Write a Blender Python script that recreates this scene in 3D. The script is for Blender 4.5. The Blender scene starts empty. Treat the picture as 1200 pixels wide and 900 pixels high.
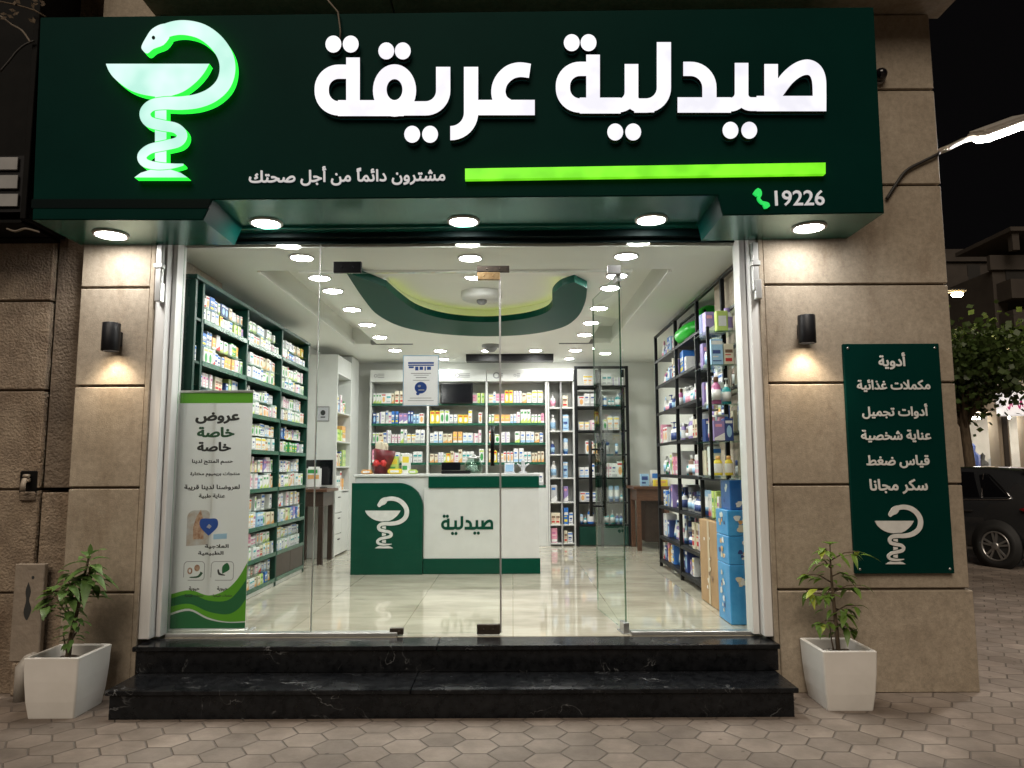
import bpy, bmesh, math, random
import numpy as np
from mathutils import Vector, Matrix, noise
from mathutils.geometry import delaunay_2d_cdt, interpolate_bezier

# ------------------------------------------------------------------ camera, world, light
SC = bpy.context.scene
COL = SC.collection
R = math.radians
FPX, PITCH, ROLL, CAMH = 867.0, R(6.4), R(-0.25), 1.5
cam = bpy.data.cameras.new('camera')
camo = bpy.data.objects.new('camera', cam)
COL.objects.link(camo)
camo.matrix_world = Matrix.Translation((0, 0, CAMH)) @ Matrix.Rotation(R(90) + PITCH, 4, 'X') @ Matrix.Rotation(ROLL, 4, 'Z')
cam.sensor_width = 36.0
cam.lens = 36.0 * FPX / 1200.0
cam.clip_end = 600
cam.clip_start = 0.05
SC.camera = camo

W = bpy.data.worlds.new('World')
SC.world = W
W.use_nodes = True
_n = W.node_tree.nodes
_bg = _n['Background']
_sky = _n.new('ShaderNodeTexSky')
_sky.sky_type = 'NISHITA'
_sky.sun_disc = False
_sky.sun_elevation = R(-6)
_sky.sun_rotation = R(200)
_mix = _n.new('ShaderNodeMix'); _mix.data_type = 'RGBA'; _mix.blend_type = 'ADD'
_mix.inputs[0].default_value = 1.0
W.node_tree.links.new(_sky.outputs[0], _mix.inputs[6])
_mix.inputs[7].default_value = (0.012, 0.011, 0.012, 1)      # town glow on the night sky
W.node_tree.links.new(_mix.outputs[2], _bg.inputs[0])
_bg.inputs[1].default_value = 0.12

sun = bpy.data.lights.new('street_glow', 'SUN')
sun.energy = 1.15
sun.angle = R(38)
sun.color = (1.0, 0.86, 0.70)
suno = bpy.data.objects.new('street_glow', sun)
COL.objects.link(suno)
suno.rotation_euler = Vector((0.25, 1.0, -0.93)).to_track_quat("-Z", "Y").to_euler()

SC.view_settings.view_transform = 'Standard'
SC.view_settings.look = 'None'
SC.view_settings.exposure = 0.62
SC.view_settings.gamma = 1.0
SC.view_settings.use_curve_mapping = False
SC.render.engine = 'CYCLES'
CY = SC.cycles
CY.use_denoising = True
CY.max_bounces = 8
CY.diffuse_bounces = 4
CY.glossy_bounces = 4
CY.transmission_bounces = 4
CY.transparent_max_bounces = 20
CY.caustics_reflective = False
CY.caustics_refractive = False
CY.sample_clamp_indirect = 4.0

random.seed(7)
RND = random.Random(11)
ZF, ZC = 0.34, 3.12          # shop floor, shop ceiling
YW, YG = 5.12, 5.30          # wall face, glass
CYAW = (math.cos(PITCH), math.sin(PITCH))


def P(px, py, Y):
    """point of the photograph (1200x900) on the upright plane y = Y"""
    dx, dy = px - 600.0, 450.0 - py
    cr, sr = math.cos(ROLL), math.sin(ROLL)
    a = (dx * cr - dy * sr) / FPX
    b = (dx * sr + dy * cr) / FPX
    wy, wz = CYAW[0] - b * CYAW[1], CYAW[1] + b * CYAW[0]
    t = Y / wy
    return Vector((a * t, Y, CAMH + wz * t))


# ------------------------------------------------------------------ materials
def lin(r, g, b):
    f = lambda c: (c / 255.0 / 12.92) if c / 255.0 <= 0.04045 else ((c / 255.0 + 0.055) / 1.055) ** 2.4
    return (f(r), f(g), f(b))


MATS = {}


def mat(name, c1, c2=None, rough=0.5, metal=0.0, scale=8.0, detail=4.0, bump=0.0, bscale=None, spec=0.5,
        emit=None, estr=0.0, coat=0.0, stretch=None, lo=0.35, hi=0.65):
    m = bpy.data.materials.new(name)
    m.use_nodes = True
    nt = m.node_tree
    n, l = nt.nodes, nt.links
    b = n['Principled BSDF']
    b.inputs['Roughness'].default_value = rough
    b.inputs['Metallic'].default_value = metal
    b.inputs['Specular IOR Level'].default_value = spec
    b.inputs['Coat Weight'].default_value = coat
    b.inputs['Base Color'].default_value = (*c1, 1)
    if c2 is not None or bump:
        tc = n.new('ShaderNodeTexCoord')
        src = tc.outputs['Object']
        if stretch:
            mp = n.new('ShaderNodeMapping')
            mp.inputs['Scale'].default_value = stretch
            l.new(src, mp.inputs[0])
            src = mp.outputs[0]
    if c2 is not None:
        nz = n.new('ShaderNodeTexNoise')
        nz.inputs['Scale'].default_value = scale
        nz.inputs['Detail'].default_value = detail
        nz.inputs['Roughness'].default_value = 0.6
        l.new(src, nz.inputs['Vector'])
        rp = n.new('ShaderNodeValToRGB')
        rp.color_ramp.elements[0].position = lo
        rp.color_ramp.elements[1].position = hi
        rp.color_ramp.elements[0].color = (*c1, 1)
        rp.color_ramp.elements[1].color = (*c2, 1)
        l.new(nz.outputs[0], rp.inputs[0])
        l.new(rp.outputs[0], b.inputs['Base Color'])
    if bump:
        nb = n.new('ShaderNodeTexNoise')
        nb.inputs['Scale'].default_value = bscale or scale * 4
        nb.inputs['Detail'].default_value = 5
        l.new(src, nb.inputs['Vector'])
        bp = n.new('ShaderNodeBump')
        bp.inputs['Strength'].default_value = bump
        bp.inputs['Distance'].default_value = 0.02
        l.new(nb.outputs[0], bp.inputs['Height'])
        l.new(bp.outputs[0], b.inputs['Normal'])
    if emit is not None:
        b.inputs['Emission Color'].default_value = (*emit, 1)
        b.inputs['Emission Strength'].default_value = estr
    MATS[name] = m
    return m


def node(m, t, **kw):
    x = m.node_tree.nodes.new(t)
    for k, v in kw.items():
        setattr(x, k, v)
    return x


mat('stone', (0.275, 0.226, 0.168), (0.39, 0.33, 0.255), rough=0.8, scale=3.5, bump=0.16, bscale=120, detail=12, lo=0.25, hi=0.75)
mat('stone_rough', (0.20, 0.15, 0.108), (0.30, 0.235, 0.17), rough=0.9, scale=5, bump=0.9, bscale=60, detail=8)
mat('render_dark', (0.10, 0.075, 0.055), (0.17, 0.13, 0.095), rough=0.95, scale=4, bump=1.0, bscale=50)
mat('joint', (0.12, 0.092, 0.068), (0.16, 0.125, 0.095), rough=0.95, scale=9)


def stains(m):      # long water stains and grime patches of their own shape
    nt = m.node_tree
    b = nt.nodes['Principled BSDF']
    old = b.inputs['Base Color'].links[0].from_socket
    tc = node(m, 'ShaderNodeTexCoord')
    mp = node(m, 'ShaderNodeMapping')
    mp.inputs['Scale'].default_value = (2.6, 2.6, 1.1)
    nt.links.new(tc.outputs['Object'], mp.inputs[0])
    nz = node(m, 'ShaderNodeTexNoise')
    nz.inputs['Scale'].default_value = 1.0
    nz.inputs['Detail'].default_value = 9
    nz.inputs['Roughness'].default_value = 0.72
    nt.links.new(mp.outputs[0], nz.inputs['Vector'])
    rp = node(m, 'ShaderNodeValToRGB')
    rp.color_ramp.elements[0].position = 0.52
    rp.color_ramp.elements[1].position = 0.70
    rp.color_ramp.elements[0].color = (1, 1, 1, 1)
    rp.color_ramp.elements[1].color = (0.66, 0.6, 0.55, 1)
    nt.links.new(nz.outputs[0], rp.inputs[0])
    mx = node(m, 'ShaderNodeMix', data_type='RGBA', blend_type='MULTIPLY')
    mx.inputs[0].default_value = 1.0
    nt.links.new(old, mx.inputs[6])
    nt.links.new(rp.outputs[0], mx.inputs[7])
    nt.links.new(mx.outputs[2], b.inputs['Base Color'])


def grain(m, scale, lo, hi):
    """sandy speckle"""
    nt = m.node_tree
    b = nt.nodes['Principled BSDF']
    old = b.inputs['Base Color'].links[0].from_socket
    tc = node(m, 'ShaderNodeTexCoord')
    nz = node(m, 'ShaderNodeTexNoise')
    nz.inputs['Scale'].default_value = scale
    nz.inputs['Detail'].default_value = 6
    nz.inputs['Roughness'].default_value = 0.85
    nt.links.new(tc.outputs['Object'], nz.inputs['Vector'])
    mr = node(m, 'ShaderNodeMapRange')
    mr.inputs['From Min'].default_value = 0.35
    mr.inputs['From Max'].default_value = 0.65
    mr.inputs['To Min'].default_value = lo
    mr.inputs['To Max'].default_value = hi
    nt.links.new(nz.outputs[0], mr.inputs[0])
    sc = node(m, 'ShaderNodeVectorMath', operation='SCALE')
    nt.links.new(old, sc.inputs[0])
    nt.links.new(mr.outputs[0], sc.inputs['Scale'])
    nt.links.new(sc.outputs[0], b.inputs['Base Color'])


grain(MATS['stone'], 26, 0.74, 1.14)
grain(MATS['stone_rough'], 30, 0.7, 1.2)
stains(MATS['stone'])
stains(MATS['stone_rough'])

mat('sign_green', (0.0006, 0.0225, 0.0185), (0.0010, 0.0265, 0.0215), rough=0.5, scale=1.5, spec=0.03, bump=0.02, bscale=2.2)
mat('soffit_green', (0.006, 0.12, 0.088), (0.009, 0.14, 0.10), rough=0.22, metal=0.45, scale=2, bump=0.03, bscale=3, spec=0.8)
mat('dark_strip', (0.002, 0.007, 0.007), rough=0.5, spec=0.05)
mat('letter_white', (0.22, 0.22, 0.24), rough=0.4, emit=(0.90, 0.90, 1.0), estr=0.64)
mat('letter_side', (0.03, 0.035, 0.035), rough=0.5)
mat('vinyl_white', (0.62, 0.63, 0.66), rough=0.45, emit=(0.95, 0.95, 1.0), estr=0.2)  # faint glow added to the vinyl lettering, no lamp behind it
mat('paint_white_letter', (0.66, 0.66, 0.64), (0.58, 0.58, 0.56), rough=0.5, scale=20)
mat('emblem_face', (0.15, 0.22, 0.2), rough=0.4, emit=(0.62, 1.0, 0.90), estr=0.66)
mat('emblem_side', (0.05, 0.6, 0.05), rough=0.4, emit=(0.02, 0.85, 0.04), estr=1.1)
mat('bar_green', (0.15, 0.6, 0.02), rough=0.4, emit=(0.19, 0.88, 0.012), estr=0.63)
mat('phone_green', (0.03, 0.5, 0.08), rough=0.4, emit=(0.02, 0.75, 0.12), estr=0.5)
mat('lamp_white', (0.9, 0.9, 0.9), rough=0.4, emit=(1.0, 0.99, 0.95), estr=122.0)
mat('lamp_soffit', (0.9, 0.9, 0.9), rough=0.4, emit=(1.0, 0.965, 0.915), estr=84.0)
mat('lamp_warm', (0.9, 0.85, 0.8), rough=0.4, emit=(1.0, 0.84, 0.62), estr=40.0)
mat('trim_ring', (0.75, 0.75, 0.74), rough=0.35)
mat('black_metal', (0.006, 0.006, 0.007), (0.010, 0.010, 0.011), rough=0.42, scale=30, spec=0.2)
mat('rack_black', (0.006, 0.007, 0.008), (0.010, 0.011, 0.012), rough=0.45, scale=20, spec=0.2)
mat('shelf_green', (0.003, 0.034, 0.023), (0.005, 0.042, 0.028), rough=0.4, scale=6, spec=0.25)
mat('shelf_board', (0.015, 0.09, 0.055), (0.022, 0.11, 0.068), rough=0.25, scale=6)
mat('counter_green', (0.0015, 0.050, 0.030), (0.003, 0.056, 0.034), rough=0.35, scale=5, spec=0.1)
mat('counter_white', (0.62, 0.63, 0.61), (0.58, 0.59, 0.57), rough=0.3, scale=5)
mat('wall_white', (0.70, 0.71, 0.66), (0.74, 0.75, 0.70), rough=0.6, scale=1.3, bump=0.05, bscale=60)
mat('ceiling_white', (0.85, 0.86, 0.81), (0.88, 0.89, 0.84), rough=0.6, scale=0.8)
mat('ring_green', (0.002, 0.062, 0.042), (0.003, 0.07, 0.047), rough=0.4, scale=2, spec=0.06)
mat('led_lime', (0.5, 0.5, 0.1), rough=0.5, emit=(0.85, 0.95, 0.22), estr=1.0)
mat('alu', (0.62, 0.62, 0.61), (0.54, 0.54, 0.53), rough=0.32, metal=0.75, scale=12, stretch=(1, 1, 0.1))
mat('frame_white', (0.74, 0.74, 0.73), (0.66, 0.66, 0.65), rough=0.35, scale=6, stretch=(3, 3, 0.4))
mat('brass', (0.30, 0.19, 0.09), (0.42, 0.30, 0.16), rough=0.4, metal=0.85, scale=40)
mat('bronze_dark', (0.05, 0.04, 0.035), (0.08, 0.065, 0.05), rough=0.4, metal=0.7, scale=40)
mat('steel', (0.5, 0.5, 0.5), rough=0.3, metal=0.9)
mat('pot_white', (0.70, 0.68, 0.65), (0.63, 0.61, 0.575), rough=0.4, scale=3, bump=0.03, bscale=30)
mat('soil', (0.030, 0.020, 0.014), (0.07, 0.05, 0.035), rough=1.0, scale=40, bump=1.0, bscale=90)
mat('pebble', (0.35, 0.33, 0.31), (0.5, 0.48, 0.46), rough=0.7, scale=20)
mat('bark', (0.07, 0.048, 0.03), (0.13, 0.095, 0.06), rough=0.9, scale=18, bump=0.6, stretch=(1, 1, 0.3))
mat('twig_green', (0.07, 0.09, 0.03), rough=0.7)
mat('wood_brown', (0.075, 0.032, 0.018), (0.12, 0.055, 0.03), rough=0.35, scale=9, stretch=(1, 1, 6))
mat('wood_dark', (0.028, 0.015, 0.010), (0.045, 0.025, 0.017), rough=0.4, scale=9)
mat('burgundy', (0.10, 0.008, 0.014), (0.16, 0.015, 0.022), rough=0.45, scale=30)
mat('screen', (0.006, 0.006, 0.008), rough=0.12)
mat('paper', (0.80, 0.80, 0.84), (0.76, 0.76, 0.80), rough=0.6, scale=6)
mat('ink_black', (0.02, 0.022, 0.022), rough=0.6)
mat('ink_green', (0.012, 0.07, 0.03), rough=0.6)
mat('ink_blue', (0.012, 0.07, 0.36), rough=0.5)
mat('ink_grey', (0.25, 0.25, 0.26), rough=0.6)
mat('banner_grey', (0.66, 0.67, 0.66), (0.63, 0.64, 0.63), rough=0.5, scale=3)
mat('banner_lime', (0.10, 0.36, 0.015), rough=0.45)
mat('banner_green', (0.008, 0.13, 0.04), rough=0.45)
mat('photo_brown', (0.24, 0.10, 0.05), (0.55, 0.40, 0.30), rough=0.5, scale=26)
mat('photo_pale', (0.50, 0.52, 0.54), (0.42, 0.36, 0.31), rough=0.5, scale=16)
mat('cardboard', (0.34, 0.21, 0.105), (0.42, 0.27, 0.14), rough=0.7, scale=5)
mat('tape', (0.52, 0.42, 0.28), rough=0.3)
mat('carton_blue', (0.03, 0.26, 0.60), (0.07, 0.36, 0.72), rough=0.35, scale=4)
mat('carton_blue_dark', (0.012, 0.10, 0.36), (0.02, 0.15, 0.45), rough=0.35, scale=6)
mat('toy_green', (0.02, 0.48, 0.03), (0.03, 0.55, 0.05), rough=0.3, scale=6)
mat('rubber', (0.012, 0.012, 0.012), rough=0.7)
mat('cable', (0.02, 0.018, 0.016), rough=0.6)
mat('cable_pale', (0.16, 0.13, 0.10), rough=0.7)
mat('dark_frame', (0.003, 0.003, 0.003), (0.007, 0.0065, 0.006), rough=0.6, scale=5, spec=0.08)
mat('slat_grey', (0.32, 0.32, 0.32), (0.24, 0.24, 0.24), rough=0.5, scale=5)
mat('plate_metal', (0.20, 0.165, 0.13), (0.26, 0.215, 0.17), rough=0.6, scale=8, bump=0.2)
mat('pipe_grey', (0.33, 0.30, 0.27), (0.27, 0.25, 0.22), rough=0.6, scale=14)
mat('car_paint', (0.040, 0.042, 0.046), (0.046, 0.048, 0.052), rough=0.24, metal=0.5, scale=50, coat=1.0)
mat('car_glass', (0.004, 0.004, 0.005), rough=0.05, spec=0.8)
mat('chrome', (0.62, 0.62, 0.64), rough=0.15, metal=1.0)
mat('alloy', (0.42, 0.41, 0.40), rough=0.32, metal=0.8)
mat('tail_red', (0.30, 0.008, 0.012), rough=0.15, spec=0.7)
mat('far_wall', (0.040, 0.032, 0.027), (0.055, 0.045, 0.037), rough=0.9, scale=0.7)
mat('far_wall_pale', (0.30, 0.25, 0.19), (0.36, 0.30, 0.23), rough=0.9, scale=1.2)
mat('far_dark', (0.02, 0.018, 0.016), rough=0.6)
mat('shop_light', (0.8, 0.8, 0.8), rough=0.5, emit=(1.0, 0.94, 0.86), estr=22.0)
mat('shop_sign_lit', (0.8, 0.8, 0.8), rough=0.5, emit=(0.95, 0.90, 0.88), estr=0.42)
mat('shop_sign_ink', (0.30, 0.02, 0.10), rough=0.5, emit=(0.45, 0.06, 0.17), estr=0.4)
mat('shop_inside', (0.62, 0.60, 0.56), (0.52, 0.5, 0.46), rough=0.6, scale=2)
mat('street_led', (0.9, 0.9, 0.9), rough=0.4, emit=(1.0, 0.98, 0.92), estr=45.0)
mat('street_warm', (0.9, 0.7, 0.4), rough=0.4, emit=(1.0, 0.72, 0.28), estr=60.0)


def uneven(name, c_lo, c_hi, scale, s_lo, s_hi):
    """an LED-lit acrylic face is brighter near its diodes"""
    m = MATS[name]
    b = m.node_tree.nodes['Principled BSDF']
    tc = node(m, 'ShaderNodeTexCoord')
    nz = node(m, 'ShaderNodeTexNoise')
    nz.inputs['Scale'].default_value = scale
    nz.inputs['Detail'].default_value = 2
    m.node_tree.links.new(tc.outputs['Object'], nz.inputs['Vector'])
    rp = node(m, 'ShaderNodeValToRGB')
    rp.color_ramp.elements[0].position = 0.36
    rp.color_ramp.elements[1].position = 0.62
    rp.color_ramp.elements[0].color = (*c_lo, 1)
    rp.color_ramp.elements[1].color = (*c_hi, 1)
    m.node_tree.links.new(nz.outputs[0], rp.inputs[0])
    m.node_tree.links.new(rp.outputs[0], b.inputs['Emission Color'])
    mr = node(m, 'ShaderNodeMapRange')
    mr.inputs['From Min'].default_value = 0.36
    mr.inputs['From Max'].default_value = 0.62
    mr.inputs['To Min'].default_value = s_lo
    mr.inputs['To Max'].default_value = s_hi
    m.node_tree.links.new(nz.outputs[0], mr.inputs[0])
    m.node_tree.links.new(mr.outputs[0], b.inputs['Emission Strength'])


uneven('letter_white', (0.90, 0.90, 1.0), (0.96, 0.96, 1.0), 6, 0.58, 0.66)
uneven('emblem_face', (0.50, 0.95, 0.82), (0.74, 1.0, 0.95), 3.2, 0.55, 0.63)
uneven('bar_green', (0.17, 0.80, 0.012), (0.22, 0.92, 0.02), 6, 0.5, 0.63)


def leaf_mat(name, c1, c2, scale=9, trans=0.25):
    m = mat(name, c1, c2, rough=0.42, scale=scale, lo=0.3, hi=0.7)
    m.node_tree.nodes['Principled BSDF'].inputs['Specular IOR Level'].default_value = 0.45
    b = m.node_tree.nodes['Principled BSDF']
    tr = node(m, 'ShaderNodeBsdfTranslucent')
    mx = node(m, 'ShaderNodeMixShader')
    mx.inputs[0].default_value = trans
    src = b.inputs['Base Color'].links[0].from_socket
    m.node_tree.links.new(src, tr.inputs[0])
    m.node_tree.links.new(b.outputs[0], mx.inputs[1])
    m.node_tree.links.new(tr.outputs[0], mx.inputs[2])
    m.node_tree.links.new(mx.outputs[0], m.node_tree.nodes['Material Output'].inputs[0])
    return m


def sheet_mat(name, tr_amt):
    m = MATS[name]
    b = m.node_tree.nodes['Principled BSDF']
    tr = node(m, 'ShaderNodeBsdfTranslucent')
    tr.inputs[0].default_value = (0.85, 0.86, 0.87, 1)
    mx = node(m, 'ShaderNodeMixShader')
    mx.inputs[0].default_value = tr_amt
    m.node_tree.links.new(b.outputs[0], mx.inputs[1])
    m.node_tree.links.new(tr.outputs[0], mx.inputs[2])
    m.node_tree.links.new(mx.outputs[0], m.node_tree.nodes['Material Output'].inputs[0])


sheet_mat('banner_grey', 0.5)
sheet_mat('paper', 0.6)
leaf_mat('leaf_left', (0.05, 0.12, 0.025), (0.15, 0.25, 0.07))
leaf_mat('leaf_right', (0.06, 0.13, 0.02), (0.17, 0.27, 0.045))
leaf_mat('leaf_yellow', (0.30, 0.36, 0.03), (0.36, 0.42, 0.05))
leaf_mat('leaf_tree', (0.035, 0.065, 0.015), (0.085, 0.13, 0.035), scale=1.2)


def glass_mat(name, tint, edge=False, ior=1.45):
    m = bpy.data.materials.new(name)
    m.use_nodes = True
    nt = m.node_tree
    nt.nodes.remove(nt.nodes['Principled BSDF'])
    t = node(m, 'ShaderNodeBsdfTransparent')
    t.inputs[0].default_value = (*tint, 1)
    g = node(m, 'ShaderNodeBsdfGlossy')
    g.inputs['Roughness'].default_value = 0.01
    g.inputs[0].default_value = (0.9, 0.95, 0.92, 1)
    f = node(m, 'ShaderNodeFresnel')
    f.inputs[0].default_value = ior
    mx = node(m, 'ShaderNodeMixShader')
    if edge:
        mx.inputs[0].default_value = 0.35
    else:
        ge = node(m, 'ShaderNodeNewGeometry')
        k = node(m, 'ShaderNodeMath', operation='SUBTRACT')      # each pane mirrors at its outer faces only
        k.inputs[0].default_value = 1.0
        nt.links.new(ge.outputs['Backfacing'], k.inputs[1])
        k2 = node(m, 'ShaderNodeMath', operation='MULTIPLY')
        nt.links.new(f.outputs[0], k2.inputs[0])
        nt.links.new(k.outputs[0], k2.inputs[1])
        nt.links.new(k2.outputs[0], mx.inputs[0])
    nt.links.new(t.outputs[0], mx.inputs[1])
    nt.links.new(g.outputs[0], mx.inputs[2])
    nt.links.new(mx.outputs[0], nt.nodes['Material Output'].inputs[0])
    MATS[name] = m
    return m


glass_mat('glass', (0.975, 0.99, 0.98))
glass_mat('door_glass', (0.93, 0.97, 0.945), ior=1.16)
glass_mat('glass_edge', (0.62, 0.80, 0.70), edge=True)
glass_mat('shelf_glass', (0.80, 0.88, 0.84))


def tile_floor():
    m = mat('floor_tile', (0.33, 0.30, 0.235), (0.53, 0.50, 0.41), rough=0.05, scale=1.6, detail=9, stretch=(1.0, 2.6, 1), spec=0.55, lo=0.3, hi=0.62)
    nt = m.node_tree
    b = nt.nodes['Principled BSDF']
    old = b.inputs['Base Color'].links[0].from_socket
    tc = node(m, 'ShaderNodeTexCoord')
    br = node(m, 'ShaderNodeTexBrick')
    br.offset = 0.0
    br.inputs['Scale'].default_value = 1.0
    br.inputs['Mortar Size'].default_value = 0.003
    br.inputs['Brick Width'].default_value = 0.8
    br.inputs['Row Height'].default_value = 0.8
    br.inputs['Color1'].default_value = (1, 1, 1, 1)
    br.inputs['Color2'].default_value = (0.93, 0.93, 0.92, 1)
    br.inputs['Mortar'].default_value = (0.6, 0.57, 0.5, 1)
    nt.links.new(tc.outputs['Object'], br.inputs['Vector'])
    mx = node(m, 'ShaderNodeMix', data_type='RGBA', blend_type='MULTIPLY')
    mx.inputs[0].default_value = 1.0
    nt.links.new(old, mx.inputs[6])
    nt.links.new(br.outputs[0], mx.inputs[7])
    nt.links.new(mx.outputs[2], b.inputs['Base Color'])


tile_floor()


def granite():
    m = mat('granite', (0.0035, 0.004, 0.005), (0.011, 0.012, 0.014), rough=0.16, scale=20, spec=0.24, bump=0.03, bscale=14)
    nt = m.node_tree
    b = nt.nodes['Principled BSDF']
    old = b.inputs['Base Color'].links[0].from_socket
    tc = node(m, 'ShaderNodeTexCoord')
    nz = node(m, 'ShaderNodeTexNoise')
    nz.inputs['Scale'].default_value = 3.4
    nz.inputs['Detail'].default_value = 12
    nz.inputs['Distortion'].default_value = 1.2
    nt.links.new(tc.outputs['Object'], nz.inputs['Vector'])
    a = node(m, 'ShaderNodeMath', operation='SUBTRACT')
    a.inputs[1].default_value = 0.5
    nt.links.new(nz.outputs[0], a.inputs[0])
    ab = node(m, 'ShaderNodeMath', operation='ABSOLUTE')
    nt.links.new(a.outputs[0], ab.inputs[0])
    rp = node(m, 'ShaderNodeValToRGB')
    rp.color_ramp.elements[0].color = (0.20, 0.205, 0.21, 1)
    rp.color_ramp.elements[1].color = (0, 0, 0, 1)
    rp.color_ramp.elements[1].position = 0.007
    nt.links.new(ab.outputs[0], rp.inputs[0])
    n2 = node(m, 'ShaderNodeTexNoise')
    n2.inputs['Scale'].default_value = 3.5
    nt.links.new(tc.outputs['Object'], n2.inputs['Vector'])
    r2 = node(m, 'ShaderNodeValToRGB')
    r2.color_ramp.elements[0].position = 0.52
    r2.color_ramp.elements[1].position = 0.68
    nt.links.new(n2.outputs[0], r2.inputs[0])
    mul = node(m, 'ShaderNodeMix', data_type='RGBA', blend_type='MULTIPLY')
    mul.inputs[0].default_value = 1
    nt.links.new(rp.outputs[0], mul.inputs[6])
    nt.links.new(r2.outputs[0], mul.inputs[7])
    ad = node(m, 'ShaderNodeMix', data_type='RGBA', blend_type='ADD')
    ad.inputs[0].default_value = 1
    nt.links.new(old, ad.inputs[6])
    nt.links.new(mul.outputs[2], ad.inputs[7])
    nt.links.new(ad.outputs[2], b.inputs['Base Color'])
    # dusty, unevenly polished top
    n3 = node(m, 'ShaderNodeTexNoise')
    n3.inputs['Scale'].default_value = 4.0
    n3.inputs['Detail'].default_value = 6
    nt.links.new(tc.outputs['Object'], n3.inputs['Vector'])
    mr = node(m, 'ShaderNodeMapRange')
    mr.inputs['From Min'].default_value = 0.3
    mr.inputs['From Max'].default_value = 0.7
    mr.inputs['To Min'].default_value = 0.10
    mr.inputs['To Max'].default_value = 0.34
    nt.links.new(n3.outputs[0], mr.inputs[0])
    nt.links.new(mr.outputs[0], b.inputs['Roughness'])


granite()


def pavers():
    """hexagonal concrete pavers, points to left and right"""
    m = mat('pavers', (0.2, 0.16, 0.13), rough=0.8)
    nt = m.node_tree
    L = nt.links.new
    b = nt.nodes['Principled BSDF']
    tc = node(m, 'ShaderNodeTexCoord')
    wob = node(m, 'ShaderNodeTexNoise')
    wob.inputs['Scale'].default_value = 2.3
    L(tc.outputs['Object'], wob.inputs['Vector'])
    wsc = node(m, 'ShaderNodeVectorMath', operation='SCALE')
    wsc.inputs['Scale'].default_value = 0.022
    L(wob.outputs['Color'], wsc.inputs[0])
    pos = node(m, 'ShaderNodeVectorMath', operation='ADD')
    L(tc.outputs['Object'], pos.inputs[0])
    L(wsc.outputs[0], pos.inputs[1])
    flat = node(m, 'ShaderNodeVectorMath', operation='MULTIPLY')
    k = 1 / 0.205
    flat.inputs[1].default_value = (k * 0.93, k, 0)
    L(pos.outputs[0], flat.inputs[0])
    r3 = math.sqrt(3)

    def cell(off):
        s = node(m, 'ShaderNodeVectorMath', operation='ADD')
        s.inputs[1].default_value = (off[0], off[1], 0)
        L(flat.outputs[0], s.inputs[0])
        dv = node(m, 'ShaderNodeVectorMath', operation='DIVIDE')
        dv.inputs[1].default_value = (r3, 1, 1)
        L(s.outputs[0], dv.inputs[0])
        fl = node(m, 'ShaderNodeVectorMath', operation='FLOOR')
        L(dv.outputs[0], fl.inputs[0])
        fr = node(m, 'ShaderNodeVectorMath', operation='SUBTRACT')
        L(dv.outputs[0], fr.inputs[0])
        L(fl.outputs[0], fr.inputs[1])
        ce = node(m, 'ShaderNodeVectorMath', operation='SUBTRACT')
        ce.inputs[1].default_value = (0.5, 0.5, 0)
        L(fr.outputs[0], ce.inputs[0])
        sc = node(m, 'ShaderNodeVectorMath', operation='MULTIPLY')
        sc.inputs[1].default_value = (r3, 1, 0)
        L(ce.outputs[0], sc.inputs[0])
        ab = node(m, 'ShaderNodeVectorMath', operation='ABSOLUTE')
        L(sc.outputs[0], ab.inputs[0])
        sp = node(m, 'ShaderNodeSeparateXYZ')
        L(ab.outputs[0], sp.inputs[0])
        # hex distance: max(y, x*cos30 + y*0.5)
        dt = node(m, 'ShaderNodeVectorMath', operation='DOT_PRODUCT')
        dt.inputs[1].default_value = (r3 / 2, 0.5, 0)
        L(ab.outputs[0], dt.inputs[0])
        mxx = node(m, 'ShaderNodeMath', operation='MAXIMUM')
        L(sp.outputs[1], mxx.inputs[0])
        L(dt.outputs['Value'], mxx.inputs[1])
        idn = node(m, 'ShaderNodeVectorMath', operation='ADD')
        idn.inputs[1].default_value = (off[0] * 7.3, off[1] * 3.1, 0)
        L(fl.outputs[0], idn.inputs[0])
        return mxx.outputs[0], idn.outputs[0]

    d1, i1 = cell((0, 0))
    d2, i2 = cell((r3 / 2, 0.5))
    dm = node(m, 'ShaderNodeMath', operation='MINIMUM')
    L(d1, dm.inputs[0])
    L(d2, dm.inputs[1])
    lt = node(m, 'ShaderNodeMath', operation='LESS_THAN')
    L(d1, lt.inputs[0])
    L(d2, lt.inputs[1])
    mi = node(m, 'ShaderNodeMix', data_type='VECTOR')
    L(lt.outputs[0], mi.inputs[0])
    L(i2, mi.inputs[4])
    L(i1, mi.inputs[5])
    wn = node(m, 'ShaderNodeTexWhiteNoise', noise_dimensions='2D')
    L(mi.outputs[1], wn.inputs['Vector'])
    # joint mask
    jm = node(m, 'ShaderNodeMapRange')
    jm.inputs['From Min'].default_value = 0.470
    jm.inputs['From Max'].default_value = 0.492
    L(dm.outputs[0], jm.inputs[0])
    # paver colour
    nz = node(m, 'ShaderNodeTexNoise')
    nz.inputs['Scale'].default_value = 3.0
    nz.inputs['Detail'].default_value = 10
    nz.inputs['Roughness'].default_value = 0.7
    L(tc.outputs['Object'], nz.inputs['Vector'])
    rp = node(m, 'ShaderNodeValToRGB')
    rp.color_ramp.elements[0].position = 0.3
    rp.color_ramp.elements[1].position = 0.72
    rp.color_ramp.elements[0].color = (0.150, 0.122, 0.102, 1)
    rp.color_ramp.elements[1].color = (0.285, 0.238, 0.205, 1)
    L(nz.outputs[0], rp.inputs[0])
    vr = node(m, 'ShaderNodeMapRange')
    vr.inputs['To Min'].default_value = 0.80
    vr.inputs['To Max'].default_value = 1.14
    L(wn.outputs['Value'], vr.inputs[0])
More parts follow.
